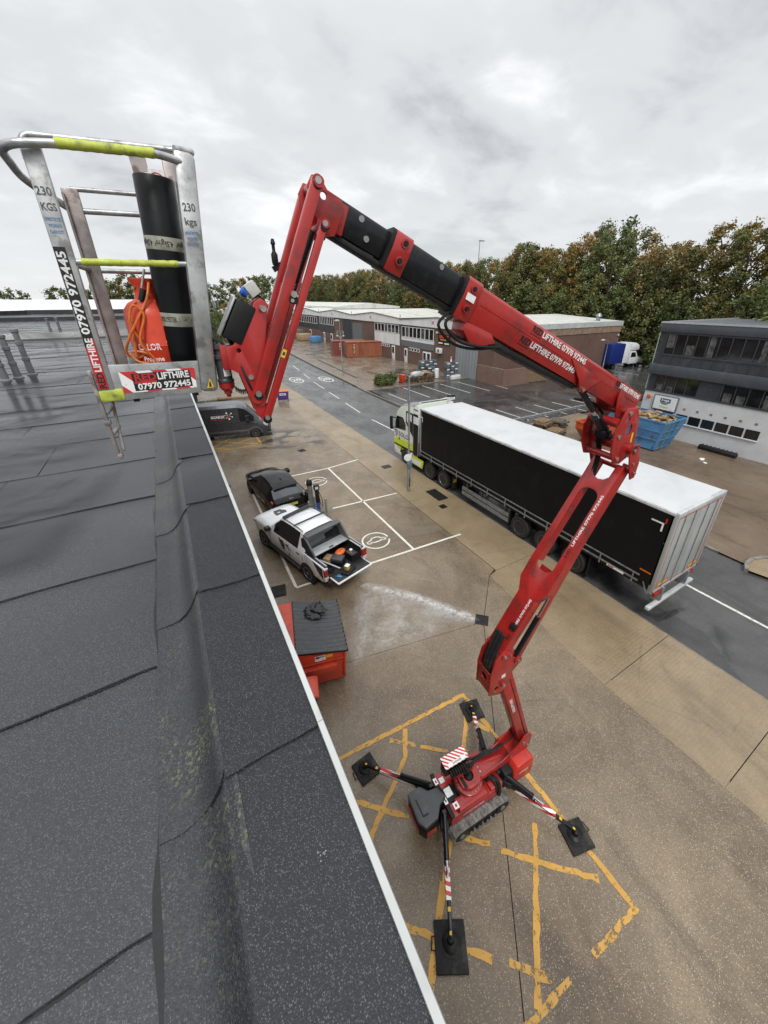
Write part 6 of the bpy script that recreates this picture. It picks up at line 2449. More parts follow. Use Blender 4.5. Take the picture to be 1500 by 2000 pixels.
# --- black hatchback SUV
kv_rz = math.atan2(2.75, -.30)
kv = thing('black_car', 'black coupe-roofed car parked nose away in the charging bay', 'car', (3.27, 18.62, 0), kv_rz)
st = []
sec(2.30, (.55, .32), (.66, .50), (.68, .64), (.66, .72), (.62, .75), (.45, .78), (0, .80))
sec(2.12, (.80, .26), (.86, .50), (.86, .70), (.82, .80), (.76, .83), (.55, .87), (0, .89))
sec(1.5, (.88, .24), (.93, .52), (.92, .78), (.88, .88), (.82, .92), (.62, .97), (0, .99))
sec(1.02, (.88, .24), (.94, .52), (.93, .82), (.89, .92), (.84, .97), (.66, 1.02), (0, 1.05))
sec(.62, (.88, .24), (.94, .52), (.93, .84), (.885, .95), (.78, 1.16), (.64, 1.21), (0, 1.25))
sec(.10, (.88, .24), (.94, .52), (.93, .86), (.88, .97), (.67, 1.40), (.56, 1.46), (0, 1.50))
sec(-.12, (.88, .24), (.94, .52), (.93, .86), (.88, .98), (.655, 1.43), (.55, 1.49), (0, 1.53))
sec(-.42, (.88, .24), (.94, .52), (.93, .87), (.88, .99), (.65, 1.44), (.55, 1.50), (0, 1.545))
sec(-.50, (.88, .24), (.94, .52), (.93, .87), (.88, .99), (.65, 1.44), (.55, 1.50), (0, 1.545))
sec(-1.20, (.88, .24), (.94, .54), (.93, .90), (.87, 1.02), (.64, 1.39), (.54, 1.45), (0, 1.495))
sec(-1.46, (.88, .25), (.94, .55), (.94, .92), (.87, 1.04), (.66, 1.31), (.56, 1.38), (0, 1.42))
sec(-1.60, (.88, .25), (.94, .55), (.94, .93), (.87, 1.04), (.68, 1.24), (.58, 1.30), (0, 1.34))
sec(-2.16, (.85, .28), (.92, .56), (.92, .92), (.85, 1.01), (.80, 1.04), (.72, 1.055), (0, 1.075))
sec(-2.26, (.82, .30), (.90, .56), (.90, .90), (.84, .98), (.80, 1.01), (.72, 1.03), (0, 1.05))
sec(-2.36, (.74, .34), (.84, .52), (.84, .80), (.78, .86), (.72, .87), (.6, .88), (0, .89))


def kv_group(i, j):
    if j in (4, 5) and i in (3, 4):
        return 'windscreen'
    if j in (4, 5) and i == 11:
        return 'back_window'
    if j == 3 and i in (4, 5, 6):
        return 'front_window#L', 'front_window#R'
    if j == 3 and i in (8, 9):
        return 'rear_window#L', 'rear_window#R'
    return 'body'


G = grid_loft(st, kv_group)
gl = pbr('car_glass', (.02, .023, .027), .06, var=0., spec=.9)
assemble(G, kv, {'body': M['v_black'], 'windscreen': M['glass'], 'back_window': gl, 'front_window': M['glass'], 'rear_window': M['glass']})
m = MB(M['v_black'])
m.prism([(-1.50, 1.44), (-1.72, 1.36), (-1.74, 1.335), (-1.52, 1.38)], -.60, .60, 'y')
m.build('roof_spoiler', kv, bevel=.008)
m = MB(M['v_black'])
m.prism([(-1.0, 1.52), (-1.14, 1.57), (-1.18, 1.51)], -.02, .02, 'y')
m.build('roof_fin', kv)
m = MB(M['tail_red'])
m.bar((-2.285, -.80, .93), (-2.285, .80, .93), .03, .045, bev=.01)
m.build('light_bar', kv)
for sg in (-1, 1):
    m = MB(M['tail_red'])
    m.prism([(-2.10, .90), (-2.30, .84), (-2.31, .96), (-2.12, 1.0)], sg * .86, sg * .925, 'y')
    m.build('tail_light', kv, bevel=.015)
    m = MB(M['v_black'])
    m.box(.62, .82, sg * .90, sg * 1.08, .98, 1.12, .03)
    m.build('door_mirror', kv)
    m = MB(M['lamp_white'])
    m.prism([(2.0, .66), (2.26, .62), (2.26, .72), (2.02, .78)], sg * .68, sg * .84, 'y')
    m.build('headlight', kv, bevel=.02)
    m = MB(M['black'])
    for x in (.72, -.46, -1.35):
        m.box(x - .004, x + .004, sg * .915, sg * .9425, .40, .92)
    m.build('door_gap', kv)['kind'] = 'stuff'
m = MB(M['v_trim'])
m.box(-2.40, -2.20, -.76, .76, .30, .50, .04)
m.build('rear_bumper', kv)
m = MB(M['plate_yellow'])
PF = frame((-2.375, 0, .68), (0, -1, 0), (.12, 0, 1))
m.box(-.26, .26, -.056, .056, 0, .008, M=PF)
m.text('NX72 KXU', .09, PF @ Matrix.Translation((0, 0, .009)), M['decal_black'], bold=.015, fit=.47)
m.build('number_plate', kv, recalc=False)
m = MB(M['silver'])
m.text('KIA', .075, frame((-2.306, 0, .97), (0, -1, 0), (.15, 0, 1)) @ Matrix.Translation((0, 0, .012)), M['silver'], bold=.02, fit=.2, depth=.004)
m.build('badge', kv, recalc=False)
for x in (1.42, -1.46):
    for sg in (-1, 1):
        arch(kv, x, sg * .935, .36, sg)
        wheel(kv, x, sg * .835, .355, .235, sg, spokes=5, rim='wheel_steel')
m = MB(M['black'])                                           # charging lead
m.box(-2.05, -1.87, -.95, -.932, .84, .98, .01)
m.build('charge_flap', kv)

# --- dark grey van
vn_rz = math.atan2(-.81, 3.59)
vn = thing('panel_van', 'dark grey high-roof van with white and red side logo beside the roof', 'van', (2.85, 30.62, 0), vn_rz)
st = []
sec(2.86, (.70, .35), (.84, .52), (.86, .70), (.84, .84), (.80, .92), (.60, 1.0), (0, 1.04))
sec(2.66, (.92, .30), (.96, .52), (.96, .78), (.94, 1.02), (.86, 1.10), (.66, 1.16), (0, 1.20))
sec(2.20, (.96, .30), (1.01, .56), (1.01, .86), (.98, 1.20), (.90, 1.28), (.74, 1.36), (0, 1.42))
sec(1.86, (.96, .30), (1.02, .56), (1.02, .90), (.99, 1.26), (.90, 1.62), (.78, 1.72), (0, 1.80))
sec(1.42, (.96, .30), (1.02, .56), (1.02, .92), (.99, 1.30), (.86, 2.08), (.74, 2.20), (0, 2.28))
sec(1.22, (.96, .30), (1.02, .56), (1.02, .92), (.99, 1.30), (.86, 2.22), (.72, 2.38), (0, 2.46))
sec(.86, (.96, .30), (1.02, .56), (1.02, .92), (.99, 1.30), (.87, 2.32), (.72, 2.50), (0, 2.57))
sec(.74, (.96, .30), (1.02, .56), (1.02, .92), (.99, 1.30), (.87, 2.33), (.72, 2.52), (0, 2.59))
sec(-3.02, (.96, .32), (1.02, .56), (1.02, .92), (.99, 1.30), (.87, 2.33), (.72, 2.52), (0, 2.58))
sec(-3.12, (.92, .34), (.98, .56), (.98, .92), (.95, 1.30), (.84, 2.30), (.70, 2.47), (0, 2.52))


def vn_group(i, j):
    if j in (4, 5) and i in (2, 3):
        return 'windscreen'
    if j == 5 or (j == 4 and i > 4):
        return 'roof'
    if j == 3 and i in (3, 4, 5):
        return 'front_window#L', 'front_window#R'
    return 'body'


G = grid_loft(st, vn_group)
van_roof = pbr('van_roof_pale', (.085, .092, .105), .4, var=.12, coat=.5)  # roof gets a paler grey than the body sides
assemble(G, vn, {'body': M['v_grey'], 'roof': van_roof, 'windscreen': M['glass'], 'front_window': M['glass']})
for sg in (-1, 1):
    m = MB(M['v_grey'])                                      # body crease, door frames, upper window recess panel
    m.bar((.9, sg * 1.008, 1.30), (-3.0, sg * 1.008, 1.30), .02, .05, bev=.006)
    m.bar((.55, sg * .90, 2.20), (-2.9, sg * .90, 2.20), .02, .05, bev=.006)
    m.build('body_crease', vn)['kind'] = 'stuff'
    m = MB(M['v_trim_grey'])
    m.bar((1.45, sg * 1.02, .60), (-1.35, sg * 1.02, .60), .03, .14, bev=.01)
    m.build('side_moulding', vn)
    m = MB(M['v_trim'])
    m.box(1.30, 1.52, sg * 1.03, sg * 1.24, 1.42, 1.74, .04)
    m.bar((1.4, sg * .96, 1.42), (1.42, sg * 1.1, 1.5), .05, .05)
    m.build('door_mirror', vn)
    m = MB(M['black'])
    for x in (.80, -.55):
        m.box(x - .005, x + .005, sg * 1.01, sg * 1.0225, .5, 1.25)
    m.build('door_gap', vn)['kind'] = 'stuff'
    m = MB(M['lamp_white'])
    m.prism([(2.42, .92), (2.74, .80), (2.80, .98), (2.46, 1.12)], sg * .78, sg * .965, 'y')
    m.build('headlight', vn, bevel=.02)
    m = MB(M['v_trim'])
    m.bar((.1, sg * 1.0, .98), (.3, sg * 1.0, .98), .05, .03)
    m.build('door_handle', vn)
    for x in (1.82, -1.82):
        arch(vn, x, sg * 1.012, .385, sg, mat='black')
        m = MB(M['v_trim_grey'])
        T_ = Matrix.Translation((x, sg * 1.02, .345)) @ Matrix.Rotation(RAD(-90) * sg, 4, 'X')
        pts = [(r_ * math.cos(RAD(a)), r_ * math.sin(RAD(a))) for r_, rng in ((.52, range(180, -1, -15)), (.43, range(0, 181, 15))) for a in rng]
        m.prism([(x + px, .345 + pz) for px, pz in pts], sg * 1.0, sg * 1.035, 'y')
        m.build('arch_trim', vn)
        wheel(vn, x, sg * .92, .345, .235, sg, rim='wheel_steel', spokes=5)
m = MB(M['v_trim'])
m.box(2.60, 2.92, -.88, .88, .30, .62, .06)
m.build('front_bumper', vn)
m = MB(M['white'])
VF = frame((-.45, -.962, 1.74), (1, 0, 0), (0, .105, 1))
m.text('BIGABOX', .26, VF @ Matrix.Translation((-.12, .0, .012)), M['white'], bold=.045, fit=.92)
m.box(-.5, .34, -.21, -.165, .010, .012, M=VF, mat=M['decal_red'])
cx, cy = .62, .04
m.prism(circ(cx, cy, .10, 6), .010, .013, 'z', M=VF, mat=M['decal_red'])
for i, (dx, dy, r_) in enumerate(((-.12, .22, .06), (.2, .18, .045), (.24, -.08, .045), (.02, -.22, .06), (-.16, -.14, .03), (-.24, .06, .03))):
    m.prism(circ(cx + dx, cy + dy, r_, 12), .010, .013, 'z', M=VF)
    m.bar(VF @ Vector((cx, cy, .010)), VF @ Vector((cx + dx, cy + dy, .010)), .02, .002, up=VF.to_3x3() @ Vector((0, 0, 1)))
m.build('side_logo', vn, recalc=False, smooth=0)

# --- articulated lorry: tractor
tk = thing('lorry_tractor', 'white and lime green lorry cab lettered SOLO at the kerb', 'lorry', (12.72, 18.2, 0))
TI = Matrix.Translation((-12.72, -18.2, 0))
X0, X1 = 11.48, 13.96


def TP(mb, name, parent=None, **kw):
    return mb.build(name, parent or tk, M=TI, **kw)


prof = [(20.42, .95), (20.50, 1.30), (20.46, 1.95), (20.28, 2.75), (20.10, 3.15), (19.80, 3.48), (19.2, 3.78), (18.55, 3.96), (18.14, 4.0), (18.14, .95)]
m = MB(M['cream'])
m.prism(prof, X0, X1, 'x')
TP(m, 'cab', bevel=.09)
m = MB(M['v_white'])
m.prism([(20.46, .36), (20.50, .95), (19.62, .95), (19.58, .36)], X0 + .02, X1 - .02, 'x')
TP(m, 'front_bumper', bevel=.05)
m = MB(M['glass'])
m.prism([(20.475, 1.98), (20.30, 2.74), (20.33, 2.74), (20.49, 1.98)], X0 + .12, X1 - .12, 'x')
TP(m, 'windscreen')
for xs, sg in ((X0, -1), (X1, 1)):
    m = MB(M['glass'])
    m.prism([(19.02, 2.22), (20.30, 2.06), (20.24, 2.50), (20.06, 2.92), (19.30, 2.95), (19.0, 2.60)], xs, xs + sg * .012, 'x')
    TP(m, 'side_window')
    m = MB(M['decal_black'])                                  # livery bands
    m.prism([(18.16, 3.46), (18.96, 3.46), (18.96, 2.72), (18.30, 2.10), (18.16, 2.02)], xs, xs + sg * .008, 'x')
    m.prism([(18.16, 1.02), (20.44, .96), (20.44, 1.06), (18.16, 1.14)], xs, xs + sg * .009, 'x')
    TP(m, 'livery_band', recalc=False)
    m = MB(M['v_white'])
    m.prism([(18.3, 3.36), (18.86, 3.36), (18.86, 2.86), (18.5, 2.55), (18.5, 3.0), (18.3, 2.9)], xs + sg * .0085, xs + sg * .011, 'x')
    m.prism([(18.16, 2.02), (18.98, 2.70), (18.98, 2.50), (18.16, 1.86)], xs + sg * .0085, xs + sg * .011, 'x')
    m.prism([(18.16, 1.62), (20.44, 1.62), (20.43, 2.0), (18.9, 2.1), (18.16, 1.9)], xs, xs + sg * .006, 'x')
    TP(m, 'livery_stripe', recalc=False)
    m = MB(M['lime'])
    m.prism([(18.16, 1.14), (20.46, 1.06), (20.47, 1.40), (18.16, 1.62)], xs, xs + sg * .010, 'x')
    m.prism([(18.16, .97), (20.2, .955), (20.0, .80), (18.16, .84)], xs - sg * .01, xs + sg * .004, 'x')
    TP(m, 'lime_panel')
    m = MB(M['v_white'])
    m.prism([(18.16, .955), (19.75, .955), (19.45, .99), (18.62, .99), (18.5, .45), (18.16, .45)], xs - sg * .2, xs + sg * .006, 'x')
    TP(m, 'step_panel')
    m = MB(M['black'])
    m.box(*sorted((xs + sg * .16, xs + sg * .34)), 20.28, 20.42, 2.0, 2.85, .04)
    m.bar((xs, 20.2, 2.75), (xs + sg * .22, 20.35, 2.75), .05, .05)
    m.bar((xs, 20.2, 2.1), (xs + sg * .22, 20.35, 2.1), .05, .05)
    TP(m, 'wing_mirror')
    m = MB(M['v_white'])                                      # side deflector behind the cab
    m.box(*sorted((xs, xs - sg * .05)), 17.62, 18.13, .98, 4.0, .015)
    df = TP(m, 'side_deflector')
    m = MB(M['black'])
    m.box(*sorted((xs + sg * .001, xs + sg * .006)), 17.60, 18.12, .98, 2.9)
    m.box(*sorted((xs + sg * .001, xs + sg * .006)), 17.62, 18.12, 3.35, 3.5)
    m.box(*sorted((xs + sg * .001, xs + sg * .006)), 17.62, 18.12, 3.72, 3.78)
    TP(m, 'deflector_band', df)
    m = MB(M['lime'])                                         # fuel tank skirt
    m.prism([(17.0, .86), (18.30, .86), (18.30, .36), (17.12, .36)], xs - sg * .04, xs + sg * .01, 'x')
    m.prism([(17.14, .76), (18.2, .70), (18.2, .42), (17.24, .42)], xs + sg * .011, xs + sg * .014, 'x', mat=M['v_white'])
    TP(m, 'tank_skirt')
    m = MB(M['black'])
    m.box(*sorted((xs + sg * .002, xs + sg * .012)), 19.72, 19.86, 1.40, 1.54)
    TP(m, 'door_handle')
m = MB(M['decal_black'])
SF = frame((X0 - .012, 19.25, 1.80), (0, -1, 0), (0, 0, 1))
m.text('SOLO', .40, SF, M['decal_black'], bold=.015, fit=1.15, depth=.001)
ring = [(.0, .20), (.17, .20), (.17, -.02), (.0, -.2), (-.17, -.02), (-.17, .20)]
RF = SF @ Matrix.Translation((-.86, -.02, 0))
m.prism(ring, 0, .002, 'z', [[(x * .74, y * .74) for x, y in ring][::-1]], M=RF)
m.text('S', .25, RF, M['decal_black'], bold=.012, depth=.001)
TP(m, 'lettering', recalc=False, smooth=0)
m = MB(M['v_white'])                                          # roof air deflector
for xs in (X0 + .03, X1 - .03):
    m.prism([(19.3, 3.75), (18.14, 4.16), (17.5, 4.30), (17.5, 4.16), (18.12, 3.9)], xs - .03, xs + .03, 'x')
m.prism([(19.25, 3.80), (18.14, 4.10), (18.14, 4.06), (19.2, 3.76)], X0 + .06, X1 - .06, 'x')
TP(m, 'roof_deflector')
m = MB(M['black'])
m.bar((X1 - .03, 18.14, 4.22), (X1 - .03, 17.5, 4.35), .08, .1)
TP(m, 'deflector_edge')
m = MB(M['black'])
m.box(12.2, 12.3, 14.2, 19.6, .55, .85)
m.box(13.14, 13.24, 14.2, 19.6, .55, .85)
m.box(11.9, 13.5, 14.6, 16.8, .95, 1.15)
m.box(11.8, 13.6, 17.5, 18.1, .5, 1.6)
TP(m, 'chassis')
for y in (19.06, 16.38, 15.04):
    for xs, sg in ((11.62, 1), (13.82, -1)):
        wheel(tk, 0, 0, .5, .30, 1, rim='wheel_alloy' if y < 16 else 'wheel_steel', spokes=10, dish=.05 if y > 15.5 else .10)
        w_ = [o for o in tk.children if o.name.startswith('wheel')][-1]
        w_.matrix_local = TI @ Matrix.Translation((xs, y, 0)) @ Matrix.Rotation(RAD(90) * (1 if sg > 0 else -1), 4, 'Z')
        m = MB(M['black'])
        pts = [(r_ * math.cos(RAD(a)), r_ * math.sin(RAD(a))) for r_, rng in ((.60, range(170, 9, -16)), (.555, range(10, 171, 16))) for a in rng]
        m.prism([(y + p0, .5 + p1) for p0, p1 in pts], xs - .16, xs + .16, 'x')
        TP(m, 'mudguard')
m = MB(M['v_trim'])
m.box(11.55, 11.85, 14.25, 14.30, .25, .95)
mf = TP(m, 'mudflap')
m = MB(M['plate_yellow'])
m.box(11.60, 11.80, 14.235, 14.245, .62, .80)
m.box(11.58, 11.80, 14.232, 14.248, .82, .90, mat=M['tail_red'])
TP(m, 'marker_plate', mf)

# --- curtain-sided trailer
tr = thing('curtain_trailer', 'long black curtain-sided trailer with white roof and grey rear doors', 'trailer', (12.85, 10.6, 0))
RI = Matrix.Translation((-12.85, -10.6, 0))


def RP(mb, name, parent=None, **kw):
    return mb.build(name, parent or tr, M=RI, **kw)


A_, B_, Y0, Y1, ZB, ZT = 11.42, 14.32, 3.92, 17.32, 1.36, 3.93
for xs, sg in ((A_, -1), (B_, 1)):
    m = MB(M['curtain'])
    ny, nz = 60, 7
    vs_, fs_ = [], []
    for i in range(ny + 1):
        for j in range(nz + 1):
            y, z = Y0 + .12 + (Y1 - Y0 - .3) * i / ny, ZB - .10 + (ZT - ZB + .06) * j / nz
            bul = .012 * math.sin(j / nz * math.pi) * (1 + .6 * noise.noise(Vector((y * .9, z * .4, sg))))
            vs_.append((xs + sg * bul, y, z))
    for i in range(ny):
        for j in range(nz):
            a = i * (nz + 1) + j
            fs_.append((a, a + 1, a + nz + 2, a + nz + 1))
    m.add(vs_, fs_)
    cu_ = RP(m, 'curtain')
    m = MB(M['white'])
    for y in (Y0 + .62, Y1 - .28):
        d_ = -1 if y < 10 else 1
        m.box(*sorted((xs + sg * .016, xs + sg * .018)), *sorted((y, y + d_ * .36)), 3.50, 3.55)
        m.box(*sorted((xs + sg * .016, xs + sg * .018)), *sorted((y + d_ * .31, y + d_ * .36)), 3.26, 3.50) if d_ < 0 else m.box(*sorted((xs + sg * .016, xs + sg * .018)), y + .0, y + .05, 3.26, 3.50)
    m.box(*sorted((xs + sg * .016, xs + sg * .018)), Y0 + .2, Y0 + .25, 3.56, 3.72, mat=M['decal_red'])
    m.box(*sorted((xs + sg * .016, xs + sg * .019)), Y0 + .16, Y0 + .5, 1.72, 1.77, mat=M['orange'])
    RP(m, 'reflective_mark', cu_, recalc=False)['kind'] = 'stuff'
    # load rail with posts
    m = MB(M['galv'])
    m.bar((xs + sg * .035, Y0 + .45, 1.53), (xs + sg * .035, Y1 - .02, 1.53), .02, .05)
    m.bar((xs + sg * .03, Y0 + .45, 1.30), (xs + sg * .03, Y1 - .02, 1.30), .02, .06)
    RP(m, 'side_rail')
    for i in range(12):
        y = Y0 + .62 + i * 1.15
        m = MB(M['galv'])
        m.box(*sorted((xs + sg * .045, xs + sg * .07)), y - .02, y + .02, 1.16, 1.54)
        RP(m, 'rail_post')
    m = MB(M['galv'])                                         # side under-run guard
    m.bar((xs - sg * .06, 10.1, .76), (xs - sg * .06, 13.35, .76), .03, .19)
    m.bar((xs - sg * .06, 10.1, .50), (xs - sg * .06, 13.35, .50), .03, .19)
    RP(m, 'side_guard')
    m = MB(M['black'])
    for y in (10.3, 11.9, 13.2):
        m.box(*sorted((xs - sg * .10, xs - sg * .14)), y - .03, y + .03, .4, 1.2)
    RP(m, 'guard_bracket')['kind'] = 'stuff'
    m = MB(M['trim'])
    m.bar((xs, Y0 + .04, ZT + .0), (xs, Y1, ZT + .0), .05, .09, bev=.01)
    RP(m, 'roof_rail')
m = MB(M['trailer_roof'])
nx, ny = 10, 26
vs_ = [(A_ + .03 + (B_ - A_ - .06) * i / nx, Y0 + .03 + (Y1 - Y0 - .05) * j / ny, ZT + .05 + .035 * math.sin(math.pi * i / nx) - .010 * (1 - abs(math.sin(j * math.pi / 2))) + .006 * noise.noise(Vector((i * .6, j * .7, 2)))) for j in range(ny + 1) for i in range(nx + 1)]
m.add(vs_, [(j * (nx + 1) + i, j * (nx + 1) + i + 1, (j + 1) * (nx + 1) + i + 1, (j + 1) * (nx + 1) + i) for j in range(ny) for i in range(nx)])
RP(m, 'roof_sheet', recalc=False, smooth=60)
m = MB(M['trailer_door'])
m.box(A_ + .02, B_ - .02, Y1 - .03, Y1 + .03, 1.2, ZT + .02)
RP(m, 'front_bulkhead')
m = MB(M['black'])
m.box(A_ + .04, B_ - .04, Y0 + .05, Y1, 1.12, 1.26)
m.box(12.3, 12.42, Y0 + .2, 15.6, .78, 1.12)
m.box(13.32, 13.44, Y0 + .2, 15.6, .78, 1.12)
m.box(11.9, 13.8, 5.8, 9.9, .5, .8)
RP(m, 'chassis')
m = MB(M['trailer_door'])
m.box(A_ - .005, A_ + .09, Y0 - .03, Y0 + .08, 1.05, ZT + .03, .01)
m.box(B_ - .09, B_ + .005, Y0 - .03, Y0 + .08, 1.05, ZT + .03, .01)
m.box(A_, B_, Y0 - .04, Y0 + .08, ZT - .09, ZT + .07, .015, mat=M['trim'])
m.box(A_, B_, Y0 - .03, Y0 + .08, 1.05, 1.16, .01)
fr_ = RP(m, 'rear_frame')
for a, b in ((A_ + .095, (A_ + B_) / 2 - .006), ((A_ + B_) / 2 + .006, B_ - .095)):
    m = MB(M['trailer_door'])
    m.box(a, b, Y0 - .02, Y0 + .03, 1.165, ZT - .095, .012)
    dr_ = RP(m, 'rear_door')
    m = MB(M['decal_red'])
    o_ = a < 12.5
    m.box(a + .03, b - .03, Y0 - .0225, Y0 - .0205, ZT - .15, ZT - .12)
    m.box(a + .03, b - .03, Y0 - .0225, Y0 - .0205, 1.20, 1.225)
    xx = a + .03 if o_ else b - .055
    m.box(xx, xx + .025, Y0 - .0225, Y0 - .0205, 1.225, ZT - .15)
    RP(m, 'red_marking_tape', dr_, recalc=False)
    m = MB(M['decal_yellow'])
    xx = a + .12 if o_ else b - .72
    m.box(xx, xx + .60, Y0 - .024, Y0 - .021, 1.26, 1.40, mat=M['decal_red'])
    m.box(xx + .03, xx + .57, Y0 - .026, Y0 - .0245, 1.285, 1.375)
    RP(m, 'marker_board', dr_, recalc=False)
    m = MB(M['galv'])
    for q in (.28, .72):
        x = a + (b - a) * q
        m.cyl((x, Y0 - .04, 1.18), (x, Y0 - .04, ZT - .12), .012, None, 8)
    RP(m, 'lock_bar', dr_)['kind'] = 'stuff'
m = MB(M['trim'])
m.box(A_ - .02, B_ - .10, Y0 - .12, Y0 + .02, .44, .56, .02)
ub = RP(m, 'under_run_bar')
m = MB(M['galv'])
m.box(12.0, 12.1, Y0 - .10, Y0 + .2, .5, 1.1)
m.box(13.6, 13.7, Y0 - .10, Y0 + .2, .5, 1.1)
RP(m, 'bar_hanger', ub)['kind'] = 'stuff'
for x in (A_ + .2, B_ - .7):
    m = MB(M['tail_red'])
    m.box(x, x + .45, Y0 - .06, Y0 + .02, .86, 1.0, .01)
    RP(m, 'tail_light')
for y in (9.42, 8.08, 6.72):
    for xs, sg in ((11.63, 1), (14.10, -1)):
        w_ = wheel(tr, 0, 0, .5, .34, 1, rim='wheel_steel', spokes=10, dish=.03)
        w_.matrix_local = RI @ Matrix.Translation((xs, y, 0)) @ Matrix.Rotation(RAD(90) * sg, 4, 'Z')
m = MB(M['black'])
m.box(A_ + .06, A_ + .36, 6.05, 6.10, .2, 1.05)
m.box(A_ + .06, A_ + .36, 10.0, 10.05, .3, 1.05)
RP(m, 'mudflap')['kind'] = 'stuff'
for x in (12.1, 13.6):
    m = MB(M['galv'])
    m.box(x - .06, x + .06, 13.6, 13.72, .30, 1.1)
    m.box(x - .12, x + .12, 13.52, 13.80, .26, .30)
    RP(m, 'landing_leg')
m = MB(M['white'])
m.box(A_ - .052, A_ - .05, Y0 + .9, Y0 + 1.5, 1.22, 1.30)
m.box(A_ - .0535, A_ - .0525, Y0 + 1.25, Y0 + 1.46, 1.235, 1.285, mat=M['decal_red'])
RP(m, 'maker_plate', recalc=False)
m = MB(M['galv'])
m.bar((A_ - .01, Y0 + .30, 1.36), (A_ - .01, Y0 + .12, 1.02), .03, .03)
m.cyl((A_ + .0, Y0 + .1, 1.0), (A_ + .0, Y0 + .1, 1.35), .02, None, 8)
RP(m, 'tension_pole')

# --- white Luton van far off by the trees
lt = thing('box_van', 'white van with blue box body parked by the trees behind unit 20', 'van', (58.7, 34.6, .03), RAD(-6))
m = MB(M['v_blue'])
m.box(-3.4, -.5, -1.15, 1.15, .75, 3.55, .03)
m.build('box_body', lt)
m = MB(M['v_white'])
m.box(-.495, .895, -1.15, 1.15, .75, 3.56, .03)
m.build('box_front', lt)
m = MB(M['v_white'])
m.prism([(.9, 2.45), (.9, 3.62), (1.9, 3.58), (2.6, 3.3), (2.85, 2.9), (2.8, 2.5)], -1.1, 1.1, 'y')
m.build('roof_pod', lt, bevel=.15)
m = MB(M['v_white'])
m.prism([(.95, .55), (.95, 2.44), (2.3, 2.44), (2.95, 1.55), (4.3, 1.2), (4.5, .9), (4.5, .5)], -1.0, 1.0, 'y')
m.build('cab', lt, bevel=.08)
m = MB(M['glass'])
m.prism([(2.42, 2.34), (2.98, 1.60), (3.01, 1.62), (2.45, 2.36)], -.85, .85, 'y')
m.build('windscreen', lt)
for sg in (-1, 1):
    m = MB(M['glass'])
    m.prism([(1.35, 1.5), (1.35, 2.2), (2.2, 2.2), (2.62, 1.52)], sg * 1.0, sg * 1.012, 'y')
    m.build('side_window', lt)
    m = MB(M['lamp_white'])
    m.box(4.2, 4.52, sg * .62, sg * .95, .92, 1.15, .04)
    m.build('headlight', lt)
m = MB(M['v_trim'])
m.box(4.3, 4.62, -.98, .98, .42, .78, .04)
m.build('front_bumper', lt)
for x in (3.35, -2.0):
    for sg in (-1, 1):
        arch(lt, x, sg * 1.0, .36, sg)
        wheel(lt, x, sg * .9, .35, .24, sg, rim='wheel_steel', spokes=5)


# ================================================================== industrial units across the road
XF, XBK = 33.5, 58.3


